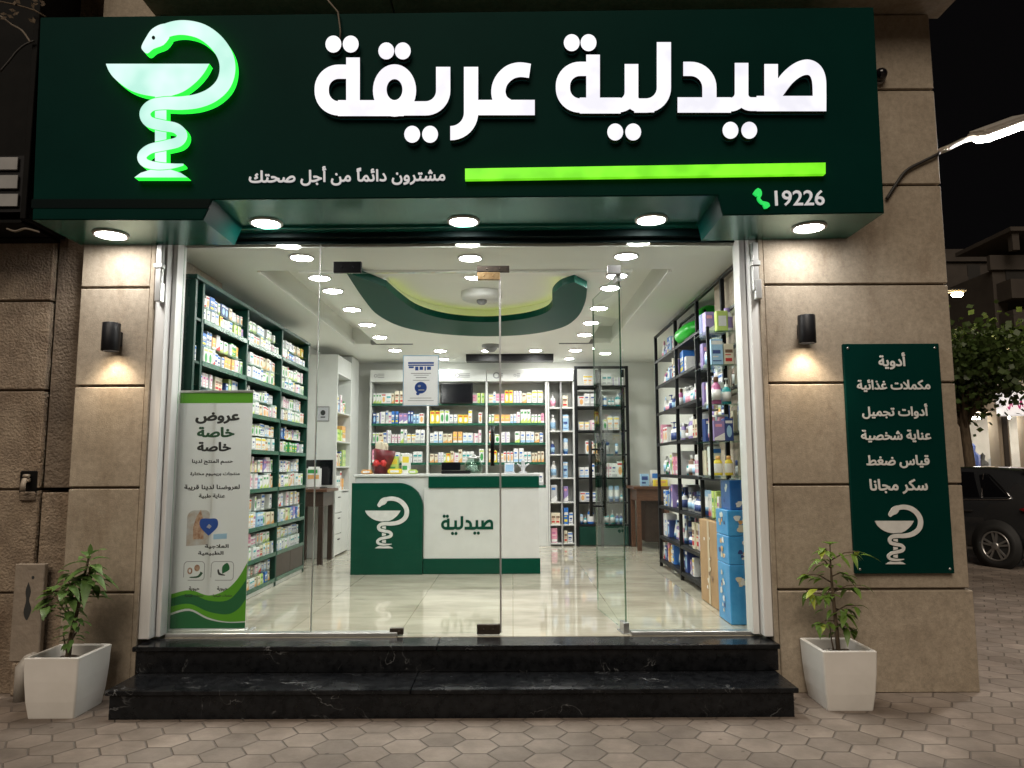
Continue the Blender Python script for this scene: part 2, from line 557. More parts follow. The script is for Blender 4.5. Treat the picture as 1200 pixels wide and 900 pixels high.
    mu = node(m, 'ShaderNodeVectorMath', operation='SCALE')
    L(rp.outputs[0], mu.inputs[0])
    L(vr.outputs[0], mu.inputs['Scale'])
    # trodden dirt, sand drifts and dark spots
    dn = node(m, 'ShaderNodeTexNoise')
    dn.inputs['Scale'].default_value = 0.9
    dn.inputs['Detail'].default_value = 9
    dn.inputs['Roughness'].default_value = 0.65
    L(tc.outputs['Object'], dn.inputs['Vector'])
    dr = node(m, 'ShaderNodeValToRGB')
    dr.color_ramp.elements[0].position = 0.36
    dr.color_ramp.elements[1].position = 0.62
    dr.color_ramp.elements[0].color = (0.66, 0.62, 0.58, 1)
    dr.color_ramp.elements[1].color = (1.06, 1.05, 1.03, 1)
    L(dn.outputs[0], dr.inputs[0])
    sv = node(m, 'ShaderNodeTexVoronoi')
    sv.inputs['Scale'].default_value = 5.5
    L(tc.outputs['Object'], sv.inputs['Vector'])
    sr = node(m, 'ShaderNodeValToRGB')
    sr.color_ramp.elements[0].position = 0.045
    sr.color_ramp.elements[1].position = 0.075
    sr.color_ramp.elements[0].color = (0.55, 0.52, 0.5, 1)
    sr.color_ramp.elements[1].color = (1, 1, 1, 1)
    L(sv.outputs['Distance'], sr.inputs[0])
    m1 = node(m, 'ShaderNodeMix', data_type='RGBA', blend_type='MULTIPLY')
    m1.inputs[0].default_value = 1.0
    L(mu.outputs[0], m1.inputs[6])
    L(dr.outputs[0], m1.inputs[7])
    m2 = node(m, 'ShaderNodeMix', data_type='RGBA', blend_type='MULTIPLY')
    m2.inputs[0].default_value = 1.0
    L(m1.outputs[2], m2.inputs[6])
    L(sr.outputs[0], m2.inputs[7])
    mj = node(m, 'ShaderNodeMix', data_type='RGBA')
    jd = node(m, 'ShaderNodeMath', operation='MULTIPLY')
    jn = node(m, 'ShaderNodeMapRange')
    jn.inputs['From Min'].default_value = 0.3
    jn.inputs['From Max'].default_value = 0.6
    jn.inputs['To Min'].default_value = 0.25
    L(nz.outputs[0], jn.inputs[0])
    L(jm.outputs[0], jd.inputs[0])
    L(jn.outputs[0], jd.inputs[1])
    L(jd.outputs[0], mj.inputs[0])
    L(m2.outputs[2], mj.inputs[6])
    mj.inputs[7].default_value = (0.10, 0.082, 0.069, 1)
    L(mj.outputs[2], b.inputs['Base Color'])
    # bump
    n2 = node(m, 'ShaderNodeTexNoise')
    n2.inputs['Scale'].default_value = 55
    n2.inputs['Detail'].default_value = 4
    L(tc.outputs['Object'], n2.inputs['Vector'])
    tilt = node(m, 'ShaderNodeMath', operation='MULTIPLY')
    tilt.inputs[1].default_value = 0.35
    L(wn.outputs['Value'], tilt.inputs[0])
    inv = node(m, 'ShaderNodeMath', operation='SUBTRACT')
    inv.inputs[0].default_value = 1.0
    L(jm.outputs[0], inv.inputs[1])
    h1 = node(m, 'ShaderNodeMath', operation='MULTIPLY_ADD')
    h1.inputs[1].default_value = 0.12
    L(n2.outputs[0], h1.inputs[0])
    L(inv.outputs[0], h1.inputs[2])
    h2 = node(m, 'ShaderNodeMath', operation='ADD')
    L(h1.outputs[0], h2.inputs[0])
    L(tilt.outputs[0], h2.inputs[1])
    bp = node(m, 'ShaderNodeBump')
    bp.inputs['Strength'].default_value = 0.7
    bp.inputs['Distance'].default_value = 0.012
    L(h2.outputs[0], bp.inputs['Height'])
    L(bp.outputs[0], b.inputs['Normal'])


pavers()

# ------------------------------------------------------------------ mesh helpers
def box(bm, x0, x1, y0, y1, z0, z1, mi=0, M=None):
    vs = [bm.verts.new(v) for v in ((x0, y0, z0), (x1, y0, z0), (x1, y1, z0), (x0, y1, z0),
                                    (x0, y0, z1), (x1, y0, z1), (x1, y1, z1), (x0, y1, z1))]
    fs = []
    for q in ((0, 3, 2, 1), (4, 5, 6, 7), (0, 1, 5, 4), (1, 2, 6, 5), (2, 3, 7, 6), (3, 0, 4, 7)):
        f = bm.faces.new([vs[i] for i in q])
        f.material_index = mi
        fs.append(f)
    if M is not None:
        for v in vs:
            v.co = M @ v.co
    return fs


def bbox(bm, x0, x1, y0, y1, z0, z1, bev=0.004, mi=0, seg=1, M=None):
    """bevelled box"""
    fs = box(bm, x0, x1, y0, y1, z0, z1, mi)
    es = list({e for f in fs for e in f.edges})
    vs = list({v for f in fs for v in f.verts})
    r = bmesh.ops.bevel(bm, geom=es, offset=bev, segments=seg, affect='EDGES', clamp_overlap=True, material=mi)
    if M is not None:
        allv = set(v for v in vs if v.is_valid) | set(v for v in r['verts'] if v.is_valid)
        for v in allv:
            v.co = M @ v.co


def tube(bm, pts, r, seg=8, mi=0, cap=True, smooth=True):
    pts = [Vector(p) for p in pts]
    rs = r if isinstance(r, (list, tuple)) else [r] * len(pts)
    rings = []
    up = Vector((0, 0, 1))
    prev = None
    for i, p in enumerate(pts):
        d = (pts[min(i + 1, len(pts) - 1)] - pts[max(i - 1, 0)]).normalized()
        if prev is None:
            a = d.cross(up)
            if a.length < 1e-3:
                a = d.cross(Vector((1, 0, 0)))
        else:
            a = prev - d * prev.dot(d)
        a.normalize()
        prev = a
        bb = d.cross(a)
        rings.append([bm.verts.new(p + (a * math.cos(2 * math.pi * k / seg) + bb * math.sin(2 * math.pi * k / seg)) * rs[i]) for k in range(seg)])
    for i in range(len(rings) - 1):
        for k in range(seg):
            f = bm.faces.new((rings[i][k], rings[i][(k + 1) % seg], rings[i + 1][(k + 1) % seg], rings[i + 1][k]))
            f.smooth = smooth
            f.material_index = mi
    if cap:
        bm.faces.new(rings[0][::-1]).material_index = mi
        bm.faces.new(rings[-1]).material_index = mi


def lathe(bm, prof, seg=20, M=None, mi=0, smooth=True):
    """prof: (radius, z[, material]) from bottom to top, about local z"""
    M = M or Matrix.Identity(4)
    rings = []
    for p in prof:
        r, z = p[0], p[1]
        if r < 1e-6:
            rings.append([bm.verts.new(M @ Vector((0, 0, z)))])
        else:
            rings.append([bm.verts.new(M @ Vector((r * math.cos(2 * math.pi * k / seg), r * math.sin(2 * math.pi * k / seg), z))) for k in range(seg)])
    for i in range(len(rings) - 1):
        a, b = rings[i], rings[i + 1]
        m_ = prof[i][2] if len(prof[i]) > 2 else mi
        for k in range(seg):
            k2 = (k + 1) % seg
            if len(a) == 1 and len(b) == 1:
                continue
            if len(a) == 1:
                f = bm.faces.new((a[0], b[k2], b[k]))
            elif len(b) == 1:
                f = bm.faces.new((a[k], a[k2], b[0]))
            else:
                f = bm.faces.new((a[k], a[k2], b[k2], b[k]))
            f.smooth = smooth
            f.material_index = m_


def prism(bm, poly, fn, d0, d1, mi=0, mside=None):
    """extrude a simple polygon; fn(u, v, d) -> 3D point"""
    mside = mi if mside is None else mside
    a = [bm.verts.new(fn(u, v, d0)) for u, v in poly]
    b = [bm.verts.new(fn(u, v, d1)) for u, v in poly]
    n = len(poly)
    bm.faces.new(a).material_index = mi
    bm.faces.new(b[::-1]).material_index = mi
    for i in range(n):
        bm.faces.new((a[i], b[i], b[(i + 1) % n], a[(i + 1) % n])).material_index = mside


def obj(name, bm, mats, parent=None, loc=None, recalc=True, auto=None):
    if recalc:
        bmesh.ops.recalc_face_normals(bm, faces=bm.faces[:])
    me = bpy.data.meshes.new(name)
    bm.to_mesh(me)
    bm.free()
    if isinstance(mats, str):
        mats = [mats]
    for x in mats:
        me.materials.append(MATS[x])
    o = bpy.data.objects.new(name, me)
    COL.objects.link(o)
    if parent is not None:
        o.parent = parent
    if loc is not None:
        o.location = loc
    return o


def tag(o, label=None, cat=None, group=None, kind=None):
    if label: o['label'] = label
    if cat: o['category'] = cat
    if group: o['group'] = group
    if kind: o['kind'] = kind
    return o


def thing(name, label, cat, loc=(0, 0, 0), rotz=0, group=None):
    o = bpy.data.objects.new(name, None)
    o.empty_display_size = 0.1
    COL.objects.link(o)
    o.location = loc
    o.rotation_euler = (0, 0, rotz)
    return tag(o, label, cat, group)


def kids(o):
    return [c for c in bpy.data.objects if c.parent is o]


def dup(root, children, loc, rotz, label, group=None):
    r = root.copy()
    COL.objects.link(r)
    r.location = loc
    r.rotation_euler = (0, 0, rotz)
    r['label'] = label
    if group: r['group'] = group
    for c in children:
        d = c.copy()
        COL.objects.link(d)
        d.parent = r
    return r


def B():
    return bmesh.new()


ORD = ['first', 'second', 'third', 'fourth', 'fifth', 'sixth', 'seventh', 'eighth', 'ninth', 'tenth', 'eleventh', 'twelfth',
       'thirteenth', 'fourteenth', 'fifteenth', 'sixteenth', 'seventeenth', 'eighteenth', 'nineteenth', 'twentieth']

# ------------------------------------------------------------------ flat shapes: strokes, unions, lettering
def fillet(pts, n=7):
    """pts: (x, y) or (x, y, r) -> polyline with rounded corners"""
    out = []
    for i, p in enumerate(pts):
        if i == 0 or i == len(pts) - 1 or len(p) < 3 or p[2] <= 0:
            out.append((p[0], p[1]))
            continue
        c = Vector(p[:2])
        a = (Vector(pts[i - 1][:2]) - c)
        b = (Vector(pts[i + 1][:2]) - c)
        la, lb = a.length, b.length
        a.normalize(); b.normalize()
        ang = math.acos(max(-1, min(1, a.dot(b))))
        t = min(p[2] / math.tan(ang / 2), la * 0.98, lb * 0.98)
        p0, p1 = c + a * t, c + b * t
        for k in range(n + 1):
            s = k / n
            q = p0 * (1 - s) ** 2 + c * 2 * s * (1 - s) * 1.0 + p1 * s * s
            # pull towards a true arc
            w = math.sin(ang / 2)
            den = (1 - s) ** 2 + 2 * s * (1 - s) * w + s * s
            q = (p0 * (1 - s) ** 2 + c * 2 * s * (1 - s) * w + p1 * s * s) / den
            out.append((q.x, q.y))
    return out


def spline(pts, n=6):
    """Catmull-Rom through the points"""
    out = []
    P_ = [Vector(p) for p in pts]
    for i in range(len(P_) - 1):
        p0 = P_[max(i - 1, 0)]; p1 = P_[i]; p2 = P_[i + 1]; p3 = P_[min(i + 2, len(P_) - 1)]
        for k in range(n):
            t = k / n
            out.append(tuple(0.5 * ((2 * p1) + (p2 - p0) * t + (2 * p0 - 5 * p1 + 4 * p2 - p3) * t * t + (3 * p1 - p0 - 3 * p2 + p3) * t ** 3)))
    out.append(tuple(P_[-1]))
    return out


def stroke(path, w):
    """outline of a polyline drawn with width w (number or list)"""
    n = len(path)
    ws = w if isinstance(w, (list, tuple)) else [w] * n
    if len(ws) != n:
        ws = list(np.interp(np.linspace(0, 1, n), np.linspace(0, 1, len(ws)), ws))
    p = [Vector(q) for q in path]
    Lf, Rt = [], []
    for i in range(n):
        if i == 0: d = (p[1] - p[0]).normalized(); nn = Vector((-d.y, d.x)); k = 1
        elif i == n - 1: d = (p[-1] - p[-2]).normalized(); nn = Vector((-d.y, d.x)); k = 1
        else:
            d1 = (p[i] - p[i - 1]).normalized(); d2 = (p[i + 1] - p[i]).normalized()
            n1 = Vector((-d1.y, d1.x)); n2 = Vector((-d2.y, d2.x))
            nn = (n1 + n2)
            nn = nn.normalized() if nn.length > 1e-6 else n1
            k = 1 / max(0.35, nn.dot(n1))
        Lf.append(p[i] + nn * ws[i] / 2 * k)
        Rt.append(p[i] - nn * ws[i] / 2 * k)
    return [tuple(v) for v in Lf] + [tuple(v) for v in Rt[::-1]]


def ell(cx, cy, rx, ry, n=28):
    return [(cx + rx * math.cos(2 * math.pi * k / n), cy + ry * math.sin(2 * math.pi * k / n)) for k in range(n)]


def winding(pts, contours):
    x, y = pts[:, 0][:, None], pts[:, 1][:, None]
    wn = np.zeros(len(pts), int)
    for c in contours:
        a = np.asarray(c, float)
        b = np.roll(a, -1, 0)
        x0, y0, x1, y1 = a[:, 0], a[:, 1], b[:, 0], b[:, 1]
        cr = (x1 - x0) * (y - y0) - (x - x0) * (y1 - y0)
        up = (y0 <= y) & (y1 > y) & (cr > 0)
        dn = (y0 > y) & (y1 <= y) & (cr < 0)
        wn += up.sum(1) - dn.sum(1)
    return wn


def flat_shape(add, sub=(), over=()):
    """each item is a group of contours; result = (union(add) - union(sub)) + union(over) as (verts, tris)"""
    vs, es = [], []
    for grp in list(add) + list(sub) + list(over):
        for c in grp:
            k = len(vs)
            vs += [Vector((float(a), float(b))) for a, b in c]
            es += [(k + i, k + (i + 1) % len(c)) for i in range(len(c))]
    ov, oe, of, _, _, _ = delaunay_2d_cdt(vs, es, [], 0, 1e-5)
    V = np.array([tuple(v) for v in ov])
    F = np.array([list(f) for f in of])
    cen = V[F].mean(1)
    ins = np.zeros(len(F), bool)
    def hit(g):
        lo = np.min([np.min(np.asarray(c), 0) for c in g], 0)
        hi = np.max([np.max(np.asarray(c), 0) for c in g], 0)
        k = np.nonzero(((cen >= lo) & (cen <= hi)).all(1))[0]
        m = np.zeros(len(cen), bool)
        if len(k): m[k] = winding(cen[k], g) != 0
        return m
    for g in add: ins |= hit(g)
    for g in sub: ins &= ~hit(g)
    for g in over: ins |= hit(g)
    return V, F[ins]


def solid(bm, shape, fn, d0, d1, mface=0, mside=0):
    """extrude a flat shape; d0 is the front; fn(u, v, d) -> 3D"""
    V, F = shape
    if len(F) == 0: return
    used = np.unique(F)
    fr = {i: bm.verts.new(fn(V[i][0], V[i][1], d0)) for i in used}
    edges = {}
    for t in F:
        a, b, c = t
        if (V[b][0] - V[a][0]) * (V[c][1] - V[a][1]) - (V[b][1] - V[a][1]) * (V[c][0] - V[a][0]) < 0:
            a, b, c = a, c, b
        bm.faces.new((fr[a], fr[b], fr[c])).material_index = mface
        for e in ((a, b), (b, c), (c, a)):
            if (e[1], e[0]) in edges: del edges[(e[1], e[0])]
            else: edges[e] = 1
    if d1 is None: return
    bk = {}
    for a, b in edges:
        for i in (a, b):
            if i not in bk: bk[i] = bm.verts.new(fn(V[i][0], V[i][1], d1))
        bm.faces.new((fr[b], fr[a], bk[a], bk[b])).material_index = mside


# Arabic shaping (joining forms); isolated, final, initial, medial
_A = {'ا': (0xFE8D, 0xFE8E, 0, 0), 'أ': (0xFE83, 0xFE84, 0, 0), 'د': (0xFEA9, 0xFEAA, 0, 0), 'ذ': (0xFEAB, 0xFEAC, 0, 0),
      'ر': (0xFEAD, 0xFEAE, 0, 0), 'و': (0xFEED, 0xFEEE, 0, 0), 'ة': (0xFE93, 0xFE94, 0, 0),
      'ب': (0xFE8F, 0xFE90, 0xFE91, 0xFE92), 'ت': (0xFE95, 0xFE96, 0xFE97, 0xFE98), 'ج': (0xFE9D, 0xFE9E, 0xFE9F, 0xFEA0),
      'ح': (0xFEA1, 0xFEA2, 0xFEA3, 0xFEA4), 'خ': (0xFEA5, 0xFEA6, 0xFEA7, 0xFEA8), 'س': (0xFEB1, 0xFEB2, 0xFEB3, 0xFEB4),
      'ش': (0xFEB5, 0xFEB6, 0xFEB7, 0xFEB8), 'ص': (0xFEB9, 0xFEBA, 0xFEBB, 0xFEBC), 'ض': (0xFEBD, 0xFEBE, 0xFEBF, 0xFEC0),
      'ط': (0xFEC1, 0xFEC2, 0xFEC3, 0xFEC4), 'ع': (0xFEC9, 0xFECA, 0xFECB, 0xFECC), 'غ': (0xFECD, 0xFECE, 0xFECF, 0xFED0),
      'ف': (0xFED1, 0xFED2, 0xFED3, 0xFED4), 'ق': (0xFED5, 0xFED6, 0xFED7, 0xFED8), 'ك': (0xFED9, 0xFEDA, 0xFEDB, 0xFEDC),
      'ل': (0xFEDD, 0xFEDE, 0xFEDF, 0xFEE0), 'م': (0xFEE1, 0xFEE2, 0xFEE3, 0xFEE4), 'ن': (0xFEE5, 0xFEE6, 0xFEE7, 0xFEE8),
      'ي': (0xFEF1, 0xFEF2, 0xFEF3, 0xFEF4), 'ئ': (0xFE89, 0xFE8A, 0xFE8B, 0xFE8C), 'ه': (0xFEE9, 0xFEEA, 0xFEEB, 0xFEEC),
      'L': (0xFEFB, 0xFEFC, 0, 0)}


def shape_arabic(s):
    s = s.replace('لا', 'L')
    out = []
    for i, ch in enumerate(s):
        if ch not in _A:
            out.append(ch)
            continue
        pj = i > 0 and s[i - 1] in _A and _A[s[i - 1]][2] != 0
        nj = i + 1 < len(s) and s[i + 1] in _A and _A[ch][2] != 0
        f = _A[ch]
        out.append(chr(f[3] if (pj and nj) else f[1] if pj else f[2] if nj else f[0]))
    return ''.join(out[::-1])


def text_groups(s, bold=0.0, res=3):
    """contour groups of a line of text, one group per line plus stroke quads for weight"""
    c = bpy.data.curves.new('tmp', 'FONT')
    c.body = s
    c.size = 1.0
    o = bpy.data.objects.new('tmp', c)
    COL.objects.link(o)
    bpy.context.view_layer.update()
    dg = bpy.context.evaluated_depsgraph_get()
    cu = o.evaluated_get(dg).to_curve(dg)
    cont = []
    for sp in cu.splines:
        pts = sp.bezier_points
        n = len(pts)
        if n < 2: continue
        poly = []
        for i in range(n):
            a, b = pts[i], pts[(i + 1) % n]
            straight = (a.handle_right - a.co).length < 1e-5 and (b.handle_left - b.co).length < 1e-5
            seg = [a.co] if straight else interpolate_bezier(a.co, a.handle_right, b.handle_left, b.co, res + 1)[:-1]
            poly += [(v[0], v[1]) for v in seg]
        cl = [poly[0]]
        for q in poly[1:]:
            if abs(q[0] - cl[-1][0]) + abs(q[1] - cl[-1][1]) > 1e-4: cl.append(q)
        if len(cl) > 2: cont.append(cl)
    o.evaluated_get(dg).to_curve_clear()
    bpy.data.objects.remove(o)
    bpy.data.curves.remove(c)
    groups = [cont]
    if bold:
        for cl in cont:
            n = len(cl)
            for i in range(n):
                a, b = Vector(cl[i]), Vector(cl[(i + 1) % n])
                d = (b - a)
                if d.length < 1e-6: continue
                d.normalize()
                q = Vector((-d.y, d.x)) * bold
                e = d * bold * 0.5
                groups.append([[tuple(a + q - e), tuple(a - q - e), tuple(b - q + e), tuple(b + q + e)]])
    return groups


_TXT = {}


def text_shape(s, bold=0.0, arabic=True):
    key = (s, bold, arabic)
    if key not in _TXT:
        V, F = flat_shape(text_groups(shape_arabic(s) if arabic else s, bold))
        used = np.unique(F)
        lo, hi = V[used].min(0), V[used].max(0)
        _TXT[key] = (V, F, lo, hi)
    return _TXT[key]


def put_text(bm, s, fn, cu, cv, width=None, height=None, bold=0.03, d0=0.0, d1=None, arabic=True, mf=0, ms=0, ysc=1.0):
    """centre the ink of the line at (cu, cv) with the given ink width or height"""
    V, F, lo, hi = text_shape(s, bold, arabic)
    k = (width / (hi[0] - lo[0])) if width else height / (hi[1] - lo[1])
    mid = (lo + hi) / 2
    U = (V - mid) * k
    U[:, 1] *= ysc
    U = U + np.array([cu, cv])
    solid(bm, (U, F), fn, d0, d1, mf, ms)


def front(Y, x0=0.0, z0=0.0):
    """surface facing the street at y = Y: d is how far it stands proud"""
    return lambda u, v, d: (x0 + u, Y - d, z0 + v)

# ================================================================== GROUND
bm = B()
box(bm, -60, 90, -40, 120, -0.3, 0.0)
tag(obj('pavement', bm, 'pavers'), kind='structure')

# ================================================================== BUILDING
bld = thing('shop_building', 'sandy stone building front with a wide glazed shop opening', 'building', (0, YW, 0))
BX = Matrix.Translation((0, -YW, 0))     # parts are written in world metres, stored relative to the building


def part(name, bm, mats, parent=bld, base=(0, YW, 0)):
    bmesh.ops.translate(bm, vec=Vector(base) * -1, verts=bm.verts[:])
    return obj(name, bm, mats, parent)


COURSES = [0.0, 0.668, 1.37, 2.072, 2.772, 3.50, 4.22, 4.81]


def coursed(bm, x0, x1, y0, y1, levels, gap=0.015, mi=0, joint=1, plinth=0.0, bev=0.006):
    for i in range(len(levels) - 1):
        z0, z1 = levels[i] + (gap / 2 if i else 0), levels[i + 1] - gap / 2
        p = plinth if i == 0 else 0
        bbox(bm, x0, x1 + (p if x1 > 2 else 0), y0 - p, y1, z0, z1, bev, mi)
    box(bm, x0 + 0.02, x1 - 0.02, y0 + 0.022, y1 - 0.01, 0.0, levels[-1] - 0.02, joint)


bm = B(); coursed(bm, 1.785, 3.085, YW, 6.4, COURSES, plinth=0.014)
part('stone_pillar', bm, ['stone', 'joint'])
bm = B(); coursed(bm, -3.045, -2.555, YW, 6.4, COURSES)
part('stone_pillar', bm, ['stone', 'joint'])
# stone trims on both sides of the white jambs
bm = B(); bbox(bm, -2.551, -2.520, YW - 0.012, 5.3, 0.0, 3.2, 0.003)
part('stone_trim', bm, 'stone')
bm = B(); bbox(bm, 1.750, 1.781, YW - 0.012, 5.3, 0.0, 3.2, 0.003)
part('stone_trim', bm, 'stone')
# upper wall and the projecting cornice
bm = B()
box(bm, -2.551, 1.781, 5.30, 6.4, 3.25, 4.80)
box(bm, -3.05, 3.085, 5.20, 6.4, 4.835, 9.0)
part('upper_wall', bm, 'stone')
bm = B()
bbox(bm, -2.62, -0.86, 4.70, 5.198, 4.812, 5.2, 0.008)
bbox(bm, -0.85, 3.20, 4.70, 5.198, 4.815, 5.2, 0.008)
part('cornice', bm, 'stone')
# left neighbour: rough blocks, channel and broken joint
bm = B()
coursed(bm, -3.275, -3.052, 5.20, 6.0, [0.0, 0.66, 1.345], mi=0)
bbox(bm, -3.270, -3.052, 5.205, 6.0, 1.37, 3.3, 0.004, 2)
coursed(bm, -9.0, -3.285, 5.17, 6.0, [0.0, 0.66, 1.36, 2.05, 2.69, 3.4, 4.1, 9.0], mi=0)
part('side_wall', bm, ['stone_rough', 'joint', 'render_dark'])
# dark mass above the left neighbour
# shell of the shop
bm = B(); box(bm, -2.9, 2.4, 5.26, 11.7, ZF - 0.1, ZF)
part('shop_floor', bm, 'floor_tile')
bm = B(); box(bm, -2.86, -2.72, 5.36, 11.6, ZF, 3.4); part('interior_wall', bm, 'wall_white')
bm = B(); box(bm, 2.22, 2.36, 5.36, 11.6, ZF, 3.4); part('interior_wall', bm, 'wall_white')
bm = B(); box(bm, -2.72, 2.22, 11.47, 11.6, ZF, 3.4); part('interior_wall', bm, 'wall_white')
bm = B(); box(bm, -3.0, 3.0, 11.61, 12.0, 0, 9.0); box(bm, 2.42, 3.08, 6.41, 12.0, 0, 9.0); box(bm, -3.0, -2.9, 6.41, 12.0, 0, 9.0)
box(bm, -3.0, 3.0, 6.41, 12.0, 3.6, 9.0)
part('outer_wall', bm, 'stone')
# piers just inside the glass
bm = B(); box(bm, -2.72, -2.49, 5.36, 5.375, ZF, ZC + 0.1); part('interior_pier', bm, 'wall_white')
bm = B(); box(bm, 1.78, 2.22, 5.36, 5.44, ZF, ZC + 0.1); part('interior_pier', bm, 'wall_white')

# ceiling: lowered border, raised channel, lowered island with the curved green ring
RX0, RX1, RY0, RY1 = -2.10, 1.32, 5.97, 9.62
IX0, IX1 = -1.76, 1.00
bm = B()
box(bm, -2.72, RX0, 5.33, 11.47, ZC, 3.36)
box(bm, RX1, 2.22, 5.33, 11.47, ZC, 3.36)
box(bm, RX0, RX1, 5.33, RY0, ZC, 3.36)
box(bm, RX0, RX1, RY1, 11.47, ZC, 3.36)
part('ceiling_border', bm, 'ceiling_white')
bm = B(); box(bm, RX0, RX1, RY0, RY1, 3.34, 3.4); part('ceiling_channel', bm, 'ceiling_white')
bm = B(); box(bm, -1.30, 0.80, 6.0, 8.4, 3.19, 3.24); part('ceiling_inset', bm, 'ceiling_white')
# slim lip along the edge of the border
bm = B()
box(bm, RX0 - 0.002, RX0 + 0.028, RY0, RY1, ZC - 0.022, ZC + 0.05); part('ceiling_lip', bm, 'ceiling_white')
bm = B()
box(bm, RX1 - 0.028, RX1 + 0.002, RY0, RY1, ZC - 0.022, ZC + 0.05); part('ceiling_lip', bm, 'ceiling_white')
ring_out = [(-1.24, 5.66), (-1.285, 6.30), (-1.28, 7.02), (-1.12, 7.64), (-0.76, 8.02), (-0.29, 8.17), (0.19, 8.06), (0.52, 7.68), (0.64, 7.15), (0.655, 6.5), (0.62, 5.95)]
ring_in = [(0.50, 5.80), (0.40, 5.95), (0.35, 6.25), (0.37, 6.70), (0.30, 7.03), (0.08, 7.30), (-0.27, 7.43), (-0.63, 7.28), (-0.87, 6.90), (-0.97, 6.40), (-1.02, 5.95)]
ring_out = [(x_ * 1.055, 5.70 if i_ == 0 else y_ * 1.055) for i_, (x_, y_) in enumerate(ring_out)]
ring_in = [(x_ * 1.055, y_ * 1.045) for x_, y_ in ring_in]
so, si = spline(ring_out, 5), spline(ring_in, 5)
# island with an opening inside the ring
isl = [(IX0, RY0 + 0.002), (IX1, RY0 + 0.002), (IX1, RY1 - 0.12), (IX0, RY1 - 0.12)]
hole = [(u_ + (u_ + 0.28) * 0.10, v_ + (v_ - 6.3) * 0.06 + 0.01) for u_, v_ in spline([(-1.02, 6.12)] + ring_in[::-1][1:-1] + [(0.44, 6.12)], 4)]
bm = B()
solid(bm, flat_shape([[isl]], [[hole]]), lambda u, v, d: (u, v, d), ZC - 0.02, 3.335)
part('ceiling_island', bm, 'ceiling_white')
bm = B()
band = so + si
V_, F_ = flat_shape([[band]])
solid(bm, (V_, F_), lambda u, v, d: (u, v, d), 3.035, ZC - 0.021)
bmesh.ops.remove_doubles(bm, verts=bm.verts[:], dist=0.0005)
part('ceiling_ring', bm, 'ring_green')
bm = B()      # hidden LED strip along the inside of the ring
ins = si[4:-3]
for i in range(len(ins) - 1):
    a, b = Vector(ins[i]), Vector(ins[i + 1])
    oa = Vector((a.x + (a.x + 0.28) * 0.07, a.y + (a.y - 6.3) * 0.045)); ob = Vector((b.x + (b.x + 0.28) * 0.07, b.y + (b.y - 6.3) * 0.045))
    na, nb_ = oa.lerp(a, 0.5), ob.lerp(b, 0.5)
    bm.faces.new([bm.verts.new((q.x, q.y, ZC - 0.016)) for q in (na, nb_, ob, oa)])
bmesh.ops.recalc_face_normals(bm, faces=bm.faces[:])
part('led_strip', bm, 'led_lime')
bm = B(); box(bm, -0.66, 0.60, 10.55, 10.75, 3.02, ZC - 0.001); part('air_grille', bm, 'black_metal')
for (x0, x1, y0, y1) in ((-1.84, -1.30, 9.52, 9.60), (0.62, 1.06, 9.52, 9.60)):
    bm = B(); box(bm, x0, x1, RY1 - 0.11, RY1 - 0.003, ZC - 0.012, ZC + 0.03)
    for k in range(5): box(bm, x0, x1, RY1 - 0.10 + k * 0.02, RY1 - 0.094 + k * 0.02, ZC - 0.018, ZC - 0.0125)
    part('air_grille', bm, 'slat_grey')

# white jambs with roller-shutter guides
for sx, xo in ((-1, -2.519), (1, 1.749)):
    bm = B()
    a, b = (xo, xo + 0.075) if sx < 0 else (xo - 0.06, xo)
    bbox(bm, a, b, 5.125, 5.295, 0.36, 3.2, 0.004)
    c0, c1 = (b + 0.006, b + 0.038) if sx < 0 else (a - 0.05, a - 0.008)
    bbox(bm, c0, c1, 5.20, 5.345, 0.36, 3.2, 0.003)
    bbox(bm, min(b, c0) - 0.002 if sx < 0 else c1 - 0.002, c0 + 0.002 if sx < 0 else a + 0.002, 5.23, 5.30, 0.36, 3.2, 0.001)
    j = part('door_jamb', bm, 'frame_white')
    bm = B()
    m_ = (a + b) / 2
    bbox(bm, m_ - 0.022, m_ + 0.022, 5.075, 5.122, 2.72, 3.07, 0.006)
    bbox(bm, m_ - 0.030, m_ + 0.030, 5.065, 5.12, 2.90, 2.935, 0.004)
    bbox(bm, m_ - 0.012, m_ + 0.03, 5.06, 5.12, 2.66, 2.80, 0.005)
    g = obj('shutter_guide', bm, 'alu', j)
    g.matrix_parent_inverse = Matrix.Identity(4)
    for v in g.data.vertices: v.co = v.co - Vector((0, YW, 0))
# dark head beam over the glass
bm = B(); box(bm, -2.50, 1.73, 5.22, 5.33, 3.165, 3.245); part('head_beam', bm, 'dark_strip')
bm = B(); box(bm, -2.50, 1.73, 5.285, 5.315, 3.137, 3.164); part('head_track', bm, 'dark_strip')

# ------------------------------------------------------------------ entrance steps
st = thing('entrance_steps', 'two polished black granite steps in front of the glass entrance', 'steps', (0, 5.0, 0))
S0 = (0, 5.0, 0)
bm = B()
bbox(bm, -2.435, 1.690, 4.640, 5.115, 0.0, 0.143, 0.002)
for a, b in ((-2.455, -0.62), (-0.617, 1.715)):
    bbox(bm, a, b, 4.620, 5.115, 0.1435, 0.172, 0.004)
part('lower_step', bm, 'granite', st, S0)
bm = B()
bbox(bm, -2.47, 1.735, 5.012, 5.24, 0.1725, 0.310, 0.002)
for a, b in ((-2.49, -0.50), (-0.497, 1.745)):
    bbox(bm, a, b, 4.992, 5.24, 0.3105, 0.341, 0.004)
part('upper_step', bm, 'granite', st, S0)

